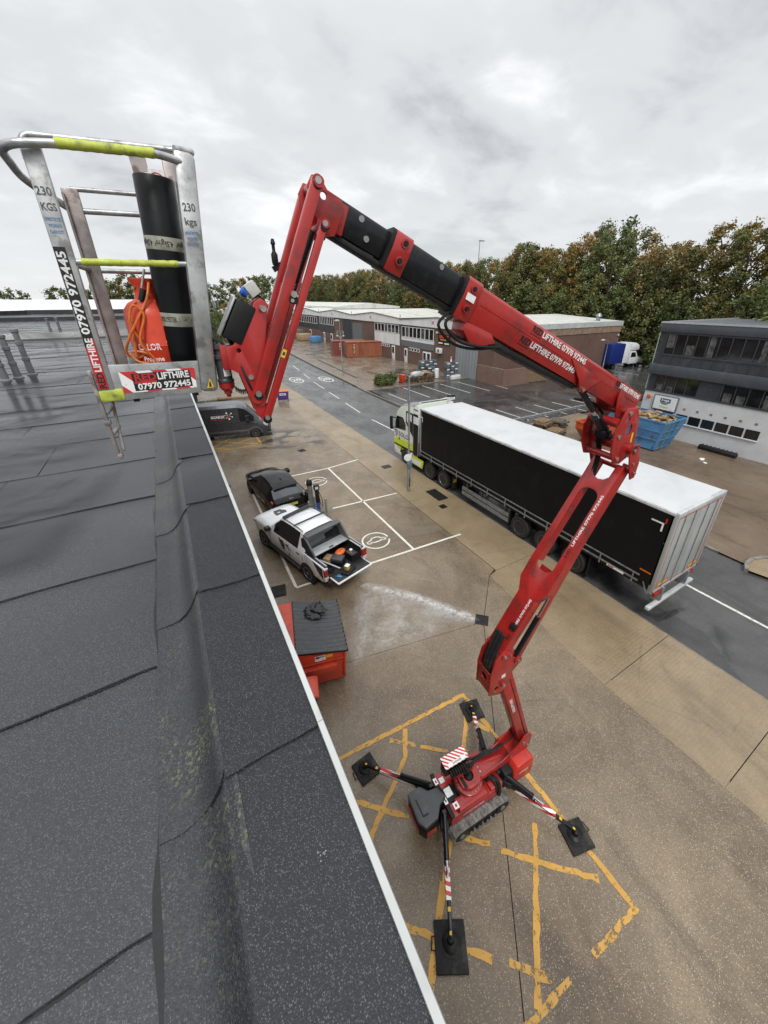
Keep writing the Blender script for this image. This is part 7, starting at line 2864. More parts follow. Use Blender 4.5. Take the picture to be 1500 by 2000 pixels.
def unit(y0, y1, pk_y, label, no, wins, doors, panels, side=False, h_val=6.62, h_pk=7.3, rust=False, no_col='decal_grey'):
    u = thing('industrial_unit', label, 'building', (XF, (y0 + y1) / 2, 0), 0, 'terrace of industrial units')
    I_ = Matrix.Translation((-XF, -(y0 + y1) / 2, 0))
    bp = lambda mb, nm, par=None, **kw: mb.build(nm, par or u, M=I_, **kw)
    m = MB(M['brick'])
    m.box(XF, XBK, y0, y1, 0, 5.82)
    bp(m, 'wall')
    # front fascia following the low gable
    m = MB(M['clad_white'])
    m.prism([(y0, 5.80), (y1, 5.80), (y1, h_val), (pk_y, h_pk), (y0, h_val)], XF - .16, XF + .25, 'x')
    bp(m, 'fascia')
    m = MB(M['band_grey'] if not rust else M['kerb'])
    for a, b, za, zb in ((y0, pk_y, h_val, h_pk), (pk_y, y1, h_pk, h_val)):
        m.bar((XF - .14, a, za + .05), (XF - .14, b, zb + .05), .22, .12)
    bp(m, 'verge_trim')
    for a, b, za, zb in ((y0, pk_y, h_val, h_pk), (pk_y, y1, h_pk, h_val)):
        m = MB(M['roof_rust'] if rust and a == y0 else M['roof_white'])
        m.add([(XF - .2, a, za + .1), (XBK, a, za + .1), (XBK, b, zb + .1), (XF - .2, b, zb + .1)], [(0, 1, 2, 3)])
        bp(m, 'roof_slope', recalc=False)
    for (ya, yb, za, zb, mt, proud) in panels:
        m = MB(M[mt])
        m.box(XF - proud, XF + .02, ya, yb, za, zb)
        bp(m, 'panel')
    for (ya, yb, za, zb, n, blind) in wins:
        for i in range(n):
            a, b = ya + (yb - ya) * i / n, ya + (yb - ya) * (i + 1) / n
            m = MB(M['pvc'])
            fw = .07
            m.box(XF - .10, XF - .02, a + .01, b - .01, za, za + fw)
            m.box(XF - .10, XF - .02, a + .01, b - .01, zb - fw, zb)
            m.box(XF - .10, XF - .02, a + .01, a + fw, za + fw, zb - fw)
            m.box(XF - .10, XF - .02, b - fw, b - .01, za + fw, zb - fw)
            w_ = bp(m, 'window')
            m = MB(M['blind'] if (i * 7 + int(ya)) % 4 in blind else M['glass_win'])
            m.box(XF - .06, XF - .03, a + fw, b - fw, za + fw, zb - fw)
            bp(m, 'pane', w_)
    for (ya, yb, zt, mt, glazed) in doors:
        m = MB(M[mt])
        m.box(XF - .09, XF - .01, ya, yb, .03, zt, .01)
        d_ = bp(m, 'door')
        if glazed:
            m = MB(M['glass_win'])
            m.box(XF - .10, XF - .0905, ya + .16, yb - .16, zt * .48, zt - .18)
            bp(m, 'pane', d_)
        m = MB(M['black'])
        m.box(XF - .12, XF - .0905, ya + .05, ya + .09, 1.0, 1.14)
        bp(m, 'handle', d_)
    m = MB(M['band_grey'])
    m.cyl((XF - .10, y1 - .12, .05), (XF - .10, y1 - .12, h_val + .7), .055, None, 10)
    bp(m, 'downpipe')
    if no:
        m = MB(M[no_col])
        m.text(no, .62, frame((XF - .166, pk_y + .9, 6.42), (0, -1, 0), (0, 0, 1)), M[no_col], bold=.03, depth=.004)
        bp(m, 'unit_number', recalc=False, smooth=0)
    return u, bp


u20, bp = unit(35, 57.2, 46.9, 'brick unit 20 with white gabled fascia, grey shutter and pale roof', '20', [(47.6, 56.6, 4.0, 5.55, 8, (1,))], [(54.9, 55.8, 2.25, 'pvc', True), (49.3, 50.3, 2.3, 'pvc', True), (48.2, 49.25, 2.3, 'pvc', True)],
               [(47.5, 56.8, 3.48, 3.98, 'clad_white', .05), (47.5, 56.8, 2.6, 3.46, 'band_grey', .06)], h_val=6.5, h_pk=7.12, no_col='decal_red')
for i in range(4):
    y = 51.3 + i * .82
    m = MB(M['pvc'])
    m.box(XF - .07, XF - .01, y, y + .6, 2.0, 2.55)
    w_ = bp(m, 'small_window')
    m = MB(M['glass_win'])
    m.box(XF - .08, XF - .0705, y + .08, y + .52, 2.08, 2.47)
    bp(m, 'pane', w_)
m = MB(M['clad_grey'])
m.box(XF - .05, XF + .01, 37.9, 42.35, .03, 5.45)
sh_ = bp(m, 'shutter')
for i in range(7):
    y = 38.2 + i * .62
    m = MB(pbr('shutter_rib_%d' % i, (.22, .24, .25), .5) if i == 0 else MB_rib)
    MB_rib = m.cur
    m.box(XF - .075, XF - .0505, y, y + .08, .05, 5.4)
    bp(m, 'shutter_rib', sh_)
m = MB(M['decal_black'])
m.box(XF - .10, XF - .01, 43.75, 46.4, 3.72, 5.06)
sg_ = bp(m, 'shop_sign')
m = MB(pbr('sign_red', (.55, .06, .03), .4))
m.box(XF - .104, XF - .101, 44.0, 46.1, 4.52, 4.94)
m.box(XF - .104, XF - .101, 44.3, 45.9, 4.28, 4.38, mat=M['decal_yellow'])
m.box(XF - .104, XF - .101, 45.3, 46.3, 3.80, 3.98, mat=M['white'])
m.box(XF - .104, XF - .101, 43.85, 44.9, 3.78, 3.96, mat=M['white'])
bp(m, 'sign_print', sg_, recalc=False)['kind'] = 'stuff'
for y in (43.55, 46.7):
    m = MB(M['pvc'])
    m.box(XF - .25, XF - .02, y - .1, y + .1, 5.1, 5.3, .03)
    bp(m, 'flood_light')
m = MB(M['pvc'])
m.box(XF - .42, XF - .02, 45.4, 46.5, 2.5, 3.2, .03)
ac_ = bp(m, 'air_conditioner')
m = MB(M['band_grey'])
m.lathe([(.24, 0), (.24, .012)], Matrix.Translation((XF - .421, 45.85, 2.85)) @ Matrix.Rotation(RAD(-90), 4, 'Y'), 16)
bp(m, 'fan_grille', ac_)
# side wall dressing
m = MB(M['concrete_band'])
m.box(XF + .1, XBK + .05, 34.93, 35.0, 5.15, 5.98)
bp(m, 'concrete_band')
m = MB(M['trim'])
m.box(XF - .1, XBK + .12, 34.86, 35.02, 5.985, 6.62)
bp(m, 'eaves_flashing')
m = MB(M['galv'])
m.lathe([(.28, 6.6), (.28, 7.2), (.45, 7.25), (.28, 7.6), (.05, 7.68)], Matrix.Translation((54.2, 36.2, 0)), 14)
bp(m, 'roof_vent')
m = MB(M['lamp_white'])
m.box(XBK - .6, XBK - .3, 34.8, 34.99, 4.6, 4.8, .03)
bp(m, 'wall_light')

u19, bp = unit(57.2, 76.5, 66.9, 'brick unit 19 with white upper windows and grey roller door', '19', [(57.6, 66.3, 4.35, 5.65, 7, (2,))], [(59.0, 60.0, 2.3, 'pvc', True), (64.6, 65.4, 2.2, 'brick', False)],
               [(57.4, 66.5, 2.5, 4.3, 'clad_white', .05), (71.8, 76.3, .03, 5.2, 'band_grey', .05)], rust=True)
for i in range(5):
    y = 60.9 + i * .7
    m = MB(M['pvc'])
    m.box(XF - .07, XF - .01, y, y + .5, 1.9, 2.4)
    w_ = bp(m, 'small_window')
    m = MB(M['glass_win'])
    m.box(XF - .08, XF - .0705, y + .08, y + .42, 1.98, 2.32)
    bp(m, 'pane', w_)
u18, bp = unit(76.5, 96, 86.2, 'brick unit with dark shutter and white upper windows farther down the terrace', '18', [(86.8, 95.8, 4.1, 5.7, 8, (3,))], [(88.0, 89.2, 2.3, 'pvc', True), (93, 94, 2.3, 'pvc', True)],
               [(76.7, 81.5, .03, 5.75, 'clad_dark', .06), (86.7, 95.9, 2.6, 4.05, 'anthracite', .06)])
u17, bp = unit(96, 115.5, 105.8, 'dark clad unit behind the boom at the middle of the terrace', '17', [(98, 112, 3.9, 5.5, 9, ())], [(103, 104.2, 2.3, 'pvc', True)],
               [(96.3, 115, 2.7, 5.78, 'clad_dark', .03)])
u16, bp = unit(115.5, 140, 128, 'farthest pale roofed unit at the end of the terrace', None, [(118, 134, 3.9, 5.5, 8, (1, 2))], [(136, 137.2, 2.3, 'pvc', True)], [(117, 136, 2.6, 3.85, 'clad_white', .05)])
# higher pale roofs behind the terrace
for (x0, x1, y0, y1, z, lb) in ((40, 58, 100, 150, 7.7, 'low pale roofed hall behind the far end of the terrace'), (36, 58, 150, 190, 7.9, 'distant white roofed hall closing the estate road')):
    hb = thing('warehouse', lb, 'building', (x0, y0, 0))
    m = MB(M['brick'])
    m.box(0, x1 - x0, 0, y1 - y0, 0, z - .5)
    m.build('wall', hb)
    m = MB(M['roof_white'])
    m.prism([(-.3, z - .5), (x1 - x0 + .3, z - .5), (x1 - x0 + .3, z), ((x1 - x0) / 2, z + .9), (-.3, z)], -.3, y1 - y0 + .3, 'y')
    m.build('roof', hb)

# low brick bin store in front of unit 20
bs = thing('bin_store', 'low brick enclosure with wooden gates at the corner of unit 20', 'wall', (33.4, 33.0, .03))
m = MB(M['brick_low'])
m.box(-.1, .12, .1, 4.6, 0, 2.0)
m.box(-.1, 4.3, -.12, .1, 0, 1.95)
m.build('wall', bs)
MB(M['brick_low']).box(7.4, 10.4, -.12, .1, 0, 1.95).build('wall', bs)
for i in range(20):
    x = 4.34 + i * .152
    m = MB(M['brown_wood'])
    m.box(x, x + .142, -.06, .0, .08, 1.86)
    m.build('gate_board', bs)
m = MB(M['decal_yellow'])
m.box(5.0, 5.4, -.075, -.062, 1.3, 1.7)
m.box(5.9, 6.4, -.075, -.062, 1.2, 1.75, mat=M['white'])
m.build('notice', bs)['kind'] = 'stuff'

# --- grey office block on the right
XG = 31.0
gb = thing('office_block', 'two-storey office block, dark grey panels above pale painted brick', 'building', (XG, 0, 0))
gp = lambda mb, nm, par=None, **kw: mb.build(nm, par or gb, M=Matrix.Translation((-XG, 0, 0)), **kw)
YE, YN = 15.55, -16.0
m = MB(M['render'])
m.box(XG, XG + 12, YN, YE, 0, 3.2)
gp(m, 'lower_wall')
m = MB(M['anthracite'])
m.box(XG + .06, XG + 12, YN, YE - .05, 3.2, 7.7)
gp(m, 'upper_wall')
m = MB(M['anthracite2'])
m.box(XG - .10, XG + 12.1, YN, YE + .06, 7.38, 7.95, .02)
m.box(XG - .13, XG - .0, YN, YE + .09, 7.951, 8.05, mat=M['silver'])
m.box(XG - .0, XG + 12.13, YE - .0, YE + .09, 7.951, 8.05, mat=M['silver'])
gp(m, 'roof_fascia')
m = MB(M['felt'])
m.box(XG + .2, XG + 11.8, YN, YE - .2, 7.6, 7.8)
gp(m, 'flat_roof')
m = MB(M['anthracite2'])
m.box(XG - .16, XG + .06, YN, YE + .1, 4.46, 5.18, .015)
gp(m, 'floor_band')
m = MB(M['anthracite'])
m.box(XG - .05, XG + .06, YN, YE, 3.2, 3.3)
gp(m, 'sill_band')
m = MB(M['silver'])
m.bar((XG - .02, YE + .02, 3.25), (XG - .02, YE + .02, 7.4), .05, .05)
gp(m, 'corner_trim')
rnd = random.Random(12)
y = 15.05
i = 0
while y > 3.5:
    wdt = .66
    m = MB(M['anthracite'])                       # frame of one upper window bay
    m.box(XG - .04, XG + .06, y - .05, y, 5.2, 7.36)
    m.box(XG - .04, XG + .06, y - wdt, y - .05, 7.26, 7.36)
    m.box(XG - .04, XG + .06, y - wdt, y - .05, 5.82, 5.92)
    m.box(XG + .0, XG + .06, y - wdt, y - .05, 5.2, 5.82)
    w_ = gp(m, 'window')
    m = MB(M['glass_win'])
    m.box(XG + .015, XG + .03, y - wdt, y - .05, 5.92, 7.26)
    gp(m, 'pane', w_)
    if i in (0, 2, 4, 8, 11, 13):
        m = MB(M['blind'])
        lo = 5.94 if i in (1, 4, 8, 11) else 6.2 + .3 * rnd.random()
        m.box(XG + .002, XG + .0135, y - wdt + (.06 if i != 4 else .2), y - .11 - (.2 if i == 8 else 0), lo if i != 2 else 5.94, 7.24 if i != 2 else 6.6)
        gp(m, 'blind', w_)
    i += 1
    y -= wdt
y, i = 15.05, 0
while y > 3.5:
    wdt = .72
    if not 4 <= i <= 5:
        m = MB(M['anthracite'])
        m.box(XG - .04, XG + .06, y - .05, y, 3.3, 4.46)
        m.box(XG - .04, XG + .06, y - wdt, y - .05, 4.38, 4.46)
        w_ = gp(m, 'window')
        m = MB(M['glass_win'])
        m.box(XG + .015, XG + .03, y - wdt, y - .05, 3.3, 4.38)
        gp(m, 'pane', w_)
        if i in (0, 1, 6, 7, 9, 12):
            m = MB(M['blind'])
            m.box(XG + .002, XG + .0135, y - wdt + .1, y - .15, 3.31, 3.7 + .5 * rnd.random())
            gp(m, 'blind', w_)
    i += 1
    y -= wdt
for i in range(6):
    y = 12.92 - i * .84
    m = MB(M['black'])
    m.box(XG - .03, XG + .02, y - .72, y, 1.32, 1.92)
    w_ = gp(m, 'small_window')
    m = MB(M['glass'])
    m.box(XG - .036, XG - .031, y - .66, y - .06, 1.38, 1.86)
    gp(m, 'pane', w_)
    m = MB(M['pvc'])
    m.box(XG - .10, XG - .0, y - .76, y + .04, 1.25, 1.315)
    gp(m, 'window_sill', w_)
    m = MB(M['concrete_band'])
    m.box(XG - .012, XG + .0, y - .46, y - .30, 2.25, 2.40)
    gp(m, 'air_brick')
m = MB(M['band_grey'])
m.box(XG - .12, XG - .005, 13.02, 14.72, 1.94, 3.05, .01)
sn = gp(m, 'wall_sign')
m = MB(M['white'])
m.box(XG - .126, XG - .121, 13.09, 14.65, 2.02, 2.98)
SGF = lambda dy, z: frame((XG - .1275, 13.87 + dy, z), (0, -1, 0), (0, 0, 1))
m.prism([(-.36, -.06), (.36, -.06), (.36, .22), (-.36, .22)], 0, .003, 'z', M=SGF(0, 2.62), mat=pbr('sign_navy', (.012, .03, .14), .4))
m.prism([(-.36, -.08), (.34, -.08), (.1, -.22), (-.2, -.22)], 0, .003, 'z', M=SGF(0, 2.62), mat=pbr('sign_green', (.10, .30, .10), .4))
m.text('bega', .26, SGF(0, 2.72) @ Matrix.Translation((0, 0, .004)), M['white'], bold=.02, fit=.56)
m.text('Factory', .16, SGF(0, 2.22) @ Matrix.Translation((0, 0, .002)), M['decal_grey'], fit=.56)
gp(m, 'sign_face', sn, recalc=False, smooth=0)
m = MB(M['glass'])
m.box(XG - .06, XG + .01, 13.2, 14.5, .1, 1.9)
gp(m, 'entrance_door')
m = MB(M['orange'])
m.lathe([(.14, 0), (.16, .03), (.12, .09), (.02, .1)], Matrix.Translation((XG - .0, 15.15, 2.78)) @ Matrix.Rotation(RAD(-90), 4, 'Y'), 16)
gp(m, 'alarm_bell')


# ================================================================== trees
def leaf_mesh(name, centers, radii, n, size, seed, mat, top, warm=.5):
    """many leaf-sized quads spread through clumps; tone attribute = green tone, turning, autumn hue"""
    rg = np.random.default_rng(seed)
    C, R = np.array(centers, float), np.array(radii, float)
    wgt = R ** 2
    idx = rg.choice(len(C), n, p=wgt / wgt.sum())
    d = rg.normal(size=(n, 3))
    d /= np.linalg.norm(d, axis=1)[:, None]
    rad = R[idx] * np.minimum(np.abs(rg.normal(.62, .34, n)), 1.5)
    P = C[idx] + d * rad[:, None] * np.array([1, 1, .78])
    nrm = d * .8 + rg.normal(size=(n, 3)) * .7 + np.array([0, 0, .45])
    nrm /= np.linalg.norm(nrm, axis=1)[:, None]
    t = np.cross(nrm, rg.normal(size=(n, 3)))
    t /= np.linalg.norm(t, axis=1)[:, None] + 1e-9
    b = np.cross(nrm, t)
    s = size * rg.uniform(.6, 1.35, n)[:, None]
    asp = rg.uniform(.55, .9, n)[:, None]
    q = np.stack([P - t * s - b * s * asp * .3, P + b * s * asp, P + t * s + b * s * asp * .2, P - b * s * asp * .9], 1).reshape(-1, 3)
    me = bpy.data.meshes.new(name)
    me.vertices.add(4 * n)
    me.vertices.foreach_set('co', q.ravel())
    me.loops.add(4 * n)
    me.loops.foreach_set('vertex_index', np.arange(4 * n, dtype=np.int32))
    me.polygons.add(n)
    me.polygons.foreach_set('loop_start', np.arange(0, 4 * n, 4, dtype=np.int32))
    me.update(calc_edges=True)
    ctone = rg.uniform(0, 1, len(C))
    cturn = rg.uniform(0, 1, len(C))
    hgt = np.clip(P[:, 2] / top, 0, 1)
    col = np.ones((n, 4))
    col[:, 0] = np.clip(.6 * ctone[idx] + .4 * rg.uniform(0, 1, n), 0, 1)
    col[:, 1] = np.clip(.40 * cturn[idx] + .22 * rg.uniform(0, 1, n) + .42 * hgt ** 1.5 * warm * 2 - .05, 0, 1)
    col[:, 2] = rg.uniform(0, 1, n)
    a = me.attributes.new('tone', 'FLOAT_COLOR', 'FACE')
    a.data.foreach_set('color', col.ravel())
    me.materials.append(mat)
    return me


def tree_variant(seed, H, spread, n, size, mat, base=.22, warm=.5, limbs=9, multi=1):
    """trunk and limbs carrying many small clumps that fill an uneven egg-shaped crown"""
    rnd = random.Random(seed)
    wood = MB(M['bark'])
    cen, rad = [], []
    for s in range(multi):
        ox, oy = (rnd.uniform(-1.2, 1.2) * (multi > 1), rnd.uniform(-1.2, 1.2) * (multi > 1))
        lx, ly = rnd.uniform(-.05, .05) * H, rnd.uniform(-.05, .05) * H
        r0 = H * .015 + .05
        trunk = [(ox, oy, -.3)]
        for i in range(1, 7):
            t_ = i / 6
            trunk.append((ox + lx * t_ ** 1.4 + rnd.uniform(-.1, .1), oy + ly * t_ ** 1.4 + rnd.uniform(-.1, .1), H * .86 * t_))
        wood.tube(trunk, [r0 * (1 - .85 * i / 6) for i in range(7)], 7)
        nc = int(limbs * 5.5 / multi)
        lob = [(rnd.uniform(0, 6.28), rnd.uniform(.75, 1.2)) for _ in range(5)]
        for i in range(nc):
            t_ = base + (.985 - base) * ((i + rnd.random()) / nc)
            u_ = (t_ - base) / (1 - base)
            az = i * 2.39996 + rnd.uniform(-.4, .4)
            env = spread * (.62 + .75 * math.sin(math.pi * min(1, u_ * .82 + .12)) ** .8 - .42 * u_)
            env *= 1 + .22 * math.sin(2 * az + lob[0][0]) * math.sin(5 * u_ + lob[1][0])
            rr = env * rnd.uniform(.35, .98) ** .6
            c = Vector((ox + lx * t_ + math.cos(az) * rr, oy + ly * t_ + math.sin(az) * rr, H * t_ - .25 * rr * (1 - u_)))
            cen.append(c[:])
            rad.append(spread * rnd.uniform(.20, .36) * (1.05 - .25 * u_))
            if i % 5 == 0 or rnd.random() < .12:
                k_ = max(.1, t_ - .16) / .86 * 6
                j = min(int(k_), 5)
                p = Vector(trunk[j]).lerp(Vector(trunk[j + 1]), min(1, k_ - j))
                wood.tube([p, p.lerp(c, .5) + Vector((0, 0, .25)), c], [r0 * (1 - t_) * .5 + .035, r0 * .22 + .02, .02], 5)
    crown = leaf_mesh('crown', cen, rad, n, size, seed, mat, H, warm)
    return wood.mesh('trunk', smooth=60), crown, H


LA, LG, LY = M['leaf'], M['leaf_green'], M['leaf_yellow']
V_BIG = [tree_variant(i + 1, 20, 4.4 + .5 * (i % 3), 11500, .19, LA, base=.18 + .04 * (i % 2), warm=.4 + .1 * (i % 3), limbs=11) for i in range(6)]
V_BIG += [tree_variant(i + 11, 20, 4.8, 7000, .2, LG if i else LY, base=.26, warm=.3, limbs=8) for i in range(2)]
V_MID = [tree_variant(i + 21, 12, 3.4, 7000, .18, LG if i % 2 else LA, base=.1, warm=.25, limbs=9) for i in range(4)]
V_BUSH = [tree_variant(i + 41, 6, 2.6, 4500, .15, [LG, LY, LA][i], base=.02, warm=.3, limbs=8, multi=2) for i in range(3)]


def plant(variant, x, y, z, s, rz, name, label, cat, group, sz=1.):
    tw, cw, H_ = variant
    t = thing(name, label, cat, (x, y, z), rz, group)
    t.scale = (s, s, s * sz)
    for nm, me in (('trunk', tw), ('crown', cw)):
        o = bpy.data.objects.new(nm, me)
        COL.objects.link(o)
        o.parent = t
    return t


rnd = random.Random(77)
# the tall belt east of the estate: profile of tops measured along it
prof_y = [-30, 0, 12, 24, 30, 36, 42, 48, 54, 62, 72, 84, 96, 110, 140, 190, 230]
prof_h = [19, 18.5, 18.5, 18.2, 18.4, 18.0, 20.3, 21.2, 20.0, 20.6, 19.5, 18.8, 18.4, 18.6, 19.2, 19.6, 20]
GT = 'tall trees of the belt behind the estate'
y, i = -6., 0
while y < 215:
    h = np.interp(y, prof_y, prof_h)
    step = 4.3 if y < 100 else 6.5
    for row, (xo, f_) in enumerate(((0, .97), (6.5, 1.02))):
        v = V_BIG[(i * 5 + row * 3) % 8]
        s = h * f_ * rnd.uniform(.92, 1.04) / 20.6
        plant(v, 68.5 + xo + rnd.uniform(-1.6, 1.6), y + rnd.uniform(-1.2, 1.2) + row * 2.2, 0, s, rnd.uniform(0, 6.28), 'broadleaf_tree', 'tall green and rust-brown tree in the dense belt behind the estate', 'tree', GT, rnd.uniform(.95, 1.05))
    y += step * rnd.uniform(.85, 1.15)
    i += 1
# understorey in front of and below them
GU = 'understorey shrubs under the tree belt'
y, i = 8., 0
while y < 150:
    plant(V_MID[i % 4], 64.2 + rnd.uniform(-1.2, 1.4), y, 0, rnd.uniform(.72, 1.0), rnd.uniform(0, 6.28), 'young_tree', 'mid-height leafy tree filling the foot of the tree belt', 'tree', 'young trees at the foot of the belt')
    if y < 60 and not 26 < y < 37:
        plant(V_BUSH[(i * 2) % 3], 62.6 + rnd.uniform(-.6, .9), y + 2.2, 0, rnd.uniform(.7, 1.05), rnd.uniform(0, 6.28), 'shrub', 'bushy shrub at the edge of the car park below the trees', 'shrub', GU)
    y += 4.6 * rnd.uniform(.8, 1.2) * (1 if y < 80 else 2)
    i += 1
for (x, y, s, v, lb) in ((47.5, 6, .9, V_BUSH[1], 'yellowing shrub behind the office block roof, left of the pair'), (46, 1.5, .95, V_BUSH[1], 'yellowing shrub behind the office block roof, right of the pair'), (45, 11, 1.15, V_MID[1], 'green tree just behind the office block corner')):
    plant(v, x, y, 3.2 if s < 1 else 0, s, x, 'shrub' if s < 1 else 'young_tree', lb, 'shrub' if s < 1 else 'tree', None)
# far trees at the end of the street and beyond the roofs
far = [(-33, 130, 1.15, 2), (-26, 128, .95, 1), (-19, 126, 1.0, 3), (-11, 124, 1.12, 1), (-8, 120, 1.08, 2), (-4.5, 122, 1.25, 0), (-1, 118, 1.15, 2), (3.5, 126, 1.05, 1), (9, 150, 1.12, 0), (14, 155, 1.15, 3), (19, 160, 1.18, 1), (24, 165, 1.3, 0), (30, 170, 1.36, 2), (36, 185, 1.5, 0), (42, 190, 1.55, 3), (48, 200, 1.6, 1), (55, 205, 1.6, 2), (-40, 150, 1.2, 1), (-48, 150, 1.0, 0), (-58, 160, 1.2, 2), (-68, 160, 1.1, 3), (62, 212, 1.62, 1)]
for j, (x, y, s, v) in enumerate(far):
    plant(V_MID[v], x, y, 0, s, j * 1.3, 'distant_tree', 'distant dark green tree on the skyline beyond the roofs', 'tree', 'distant trees on the skyline')
for (x, y, s, v, lb) in ((9.4, 92, .62, V_MID[1], 'round bushy tree beside the road between basket and jib'), (8.3, 84, .55, V_MID[1], 'pale green tree beside the basket post down the street'), (13.4, 118, .55, V_MID[3], 'dark tree farther down the street seen left of the jib box'), (17.5, 128, .7, V_MID[2], 'brownish tree at the end of the street by the gabled hut')):
    plant(v, x, y, 0, s, x * 3, 'street_tree', lb, 'tree', None)
# clipped hedge bush by the yard mouth
hb = thing('hedge_bush', 'dense rounded green bush at the kerb by the red bin', 'bush', (22.1, 41.2, .02))
rgc = random.Random(5)
cen = [(rgc.uniform(-1.1, 1.1), rgc.uniform(-.55, .55), rgc.uniform(.3, 1.15)) for _ in range(40)]
me = leaf_mesh('foliage', cen, [.42] * 40, 9000, .095, 9, M['leaf_green'], 6, .1)
o = bpy.data.objects.new('foliage', me)
COL.objects.link(o)
o.parent = hb
m = MB(M['bark'])
for q in range(5):
    m.tube([(0, 0, 0), (rgc.uniform(-.5, .5), rgc.uniform(-.3, .3), .4), (rgc.uniform(-1, 1), rgc.uniform(-.4, .4), .9)], [.05, .03, .01], 5)
m.build('stem', hb)


# ================================================================== street things
# --- red front-load bin
db = thing('red_dumpster', 'large red steel bin with a ribbed black lid beside the roof edge', 'bin', (1.62, 8.02, .012), RAD(-13))
m = MB(M['bin_red'])
Wd, Ld = .93, .95          # half sizes: x across (away from building +), y along
m.prism([(-Wd, .10), (.86, .10), (Wd, 1.06), (.1, 1.18), (-.30, 1.36), (-Wd, 1.36)], -Ld, -Ld + .03, 'y')
m.prism([(-Wd, .10), (.86, .10), (Wd, 1.06), (.1, 1.18), (-.30, 1.36), (-Wd, 1.36)], Ld - .03, Ld, 'y')
m.prism([(.83, .10), (.86, .10), (Wd, 1.06), (Wd - .03, 1.06)], -Ld + .03, Ld - .03, 'y')
m.box(-Wd, -Wd + .03, -Ld + .03, Ld - .03, .10, 1.36)
m.box(-Wd + .03, .85, -Ld + .03, Ld - .03, .08, .12)
m.build('body', db, bevel=.006)
m = MB(M['bin_red'])
m.box(-Wd - .01, -.32, -Ld - .01, Ld + .01, 1.361, 1.385, .005)
m.build('top_plate', db)
m = MB(M['bin_red'])
m.prism([(-.30, .62), (.62, .62), (.66, .82), (-.30, .82)], -Ld - .15, -Ld - .002, 'y')
m.build('fork_pocket', db, bevel=.012)
m = MB(M['bin_red'])
m.prism([(-.30, .62), (.62, .62), (.66, .82), (-.30, .82)], Ld + .002, Ld + .15, 'y')
m.build('fork_pocket', db, bevel=.012)
m = MB(M['bin_red'])
m.bar((-Wd, -Ld - .02, .91), (.9, -Ld - .02, .87), .035, .05, bev=.006)
m.bar((.84, -Ld - .01, .14), (.90, -Ld - .01, 1.05), .06, .05, bev=.006)
m.build('stiffener', db)['kind'] = 'stuff'
m = MB(M['dgrey'])                                       # lid: ribbed sheet that sags
nx, ny = 14, 56
vs_, fs_ = [], []
for j in range(ny + 1):
    for i_ in range(nx + 1):
        u_, v_ = i_ / nx, j / ny
        x, y = -.31 + u_ * (Wd + .06 + .31), -Ld - .03 + v_ * (2 * Ld + .06)
        rib = .022 * (1 if (v_ * 13) % 1 > .42 else 0) * (0 if v_ < .02 or v_ > .98 else 1)
        sag = -.05 * math.sin(math.pi * u_) * (1 + .35 * noise.noise(Vector((v_ * 4, u_ * 2, 1)))) + .012 * noise.noise(Vector((u_ * 3, v_ * 5, 3)))
        vs_.append((x, y, 1.405 - u_ * .30 + rib + sag))
for j in range(ny):
    for i_ in range(nx):
        a = j * (nx + 1) + i_
        fs_.append((a, a + 1, a + nx + 2, a + nx + 1))
m.add(vs_, fs_)
ld_ = m.build('lid', db, recalc=False, smooth=30)
m = MB(M['black'])
m.bar((-.31, -Ld - .02, 1.40), (-.31, Ld + .02, 1.40), .03, .03, bev=.006)
m.bar((Wd + .05, -Ld - .03, 1.10), (Wd + .05, Ld + .03, 1.10), .03, .05, bev=.006)
m.bar((-.30, -Ld - .035, 1.38), (Wd + .05, -Ld - .035, 1.09), .02, .05, bev=.005)
m.build('lid_edge', ld_)
m = MB(M['white'])
SG = frame((.26, -Ld - .0045, 1.01), (1, 0, 0), (0, 0, 1)) @ Matrix.Diagonal((.8, .8, 1, 1))
m.box(-.17, .17, -.09, .13, -.002, .001, M=SG)
m.box(-.15, -.02, .02, .11, .0012, .002, M=SG, mat=M['decal_black'])
m.box(.0, .15, .05, .11, .0012, .002, M=SG, mat=M['decal_black'])
m.prism(circ(-.085, .065, .03, 10), .0022, .003, 'z', M=SG, mat=M['decal_red'])
m.text('DANGER', .05, SG @ Matrix.Translation((.075, .08, .003)), M['white'], bold=.01, fit=.13)
m.prism([(.05, -.06), (.11, -.06), (.08, -.01)], .0012, .002, 'z', M=SG, mat=M['decal_red'])
m.box(.19, .40, -.02, .10, -.002, .001, M=SG, mat=M['decal_yellow'])
m.build('safety_sticker', db, recalc=False, smooth=0)
# rubbish left on its lid
bg = thing('bin_bag', 'crumpled black plastic sack lying on the ribbed bin lid', 'sack', (2.02, 8.42, 1.30), .4)
bm = bmesh.new()
bmesh.ops.create_icosphere(bm, subdivisions=4, radius=1)
for v in bm.verts:
    p_ = v.co.copy()
    k_ = 1 + .42 * noise.noise(p_ * 1.9) + .24 * noise.noise(p_ * 4.7 + Vector((3, 1, 2))) + .12 * noise.noise(p_ * 11)
    v.co = Vector((p_.x * .30 * k_, p_.y * .27 * k_, max(-.02, p_.z * .085 * k_ + .03)))
MB(M['bag']).bm(bm).build('sack', bg, smooth=50)
MB(M['bag']).tube([(.1, .05, .08), (.2, .12, .10), (.27, .10, .05), (.34, .2, .03)], [.04, .03, .035, .01], 7).build('twisted_neck', bg)

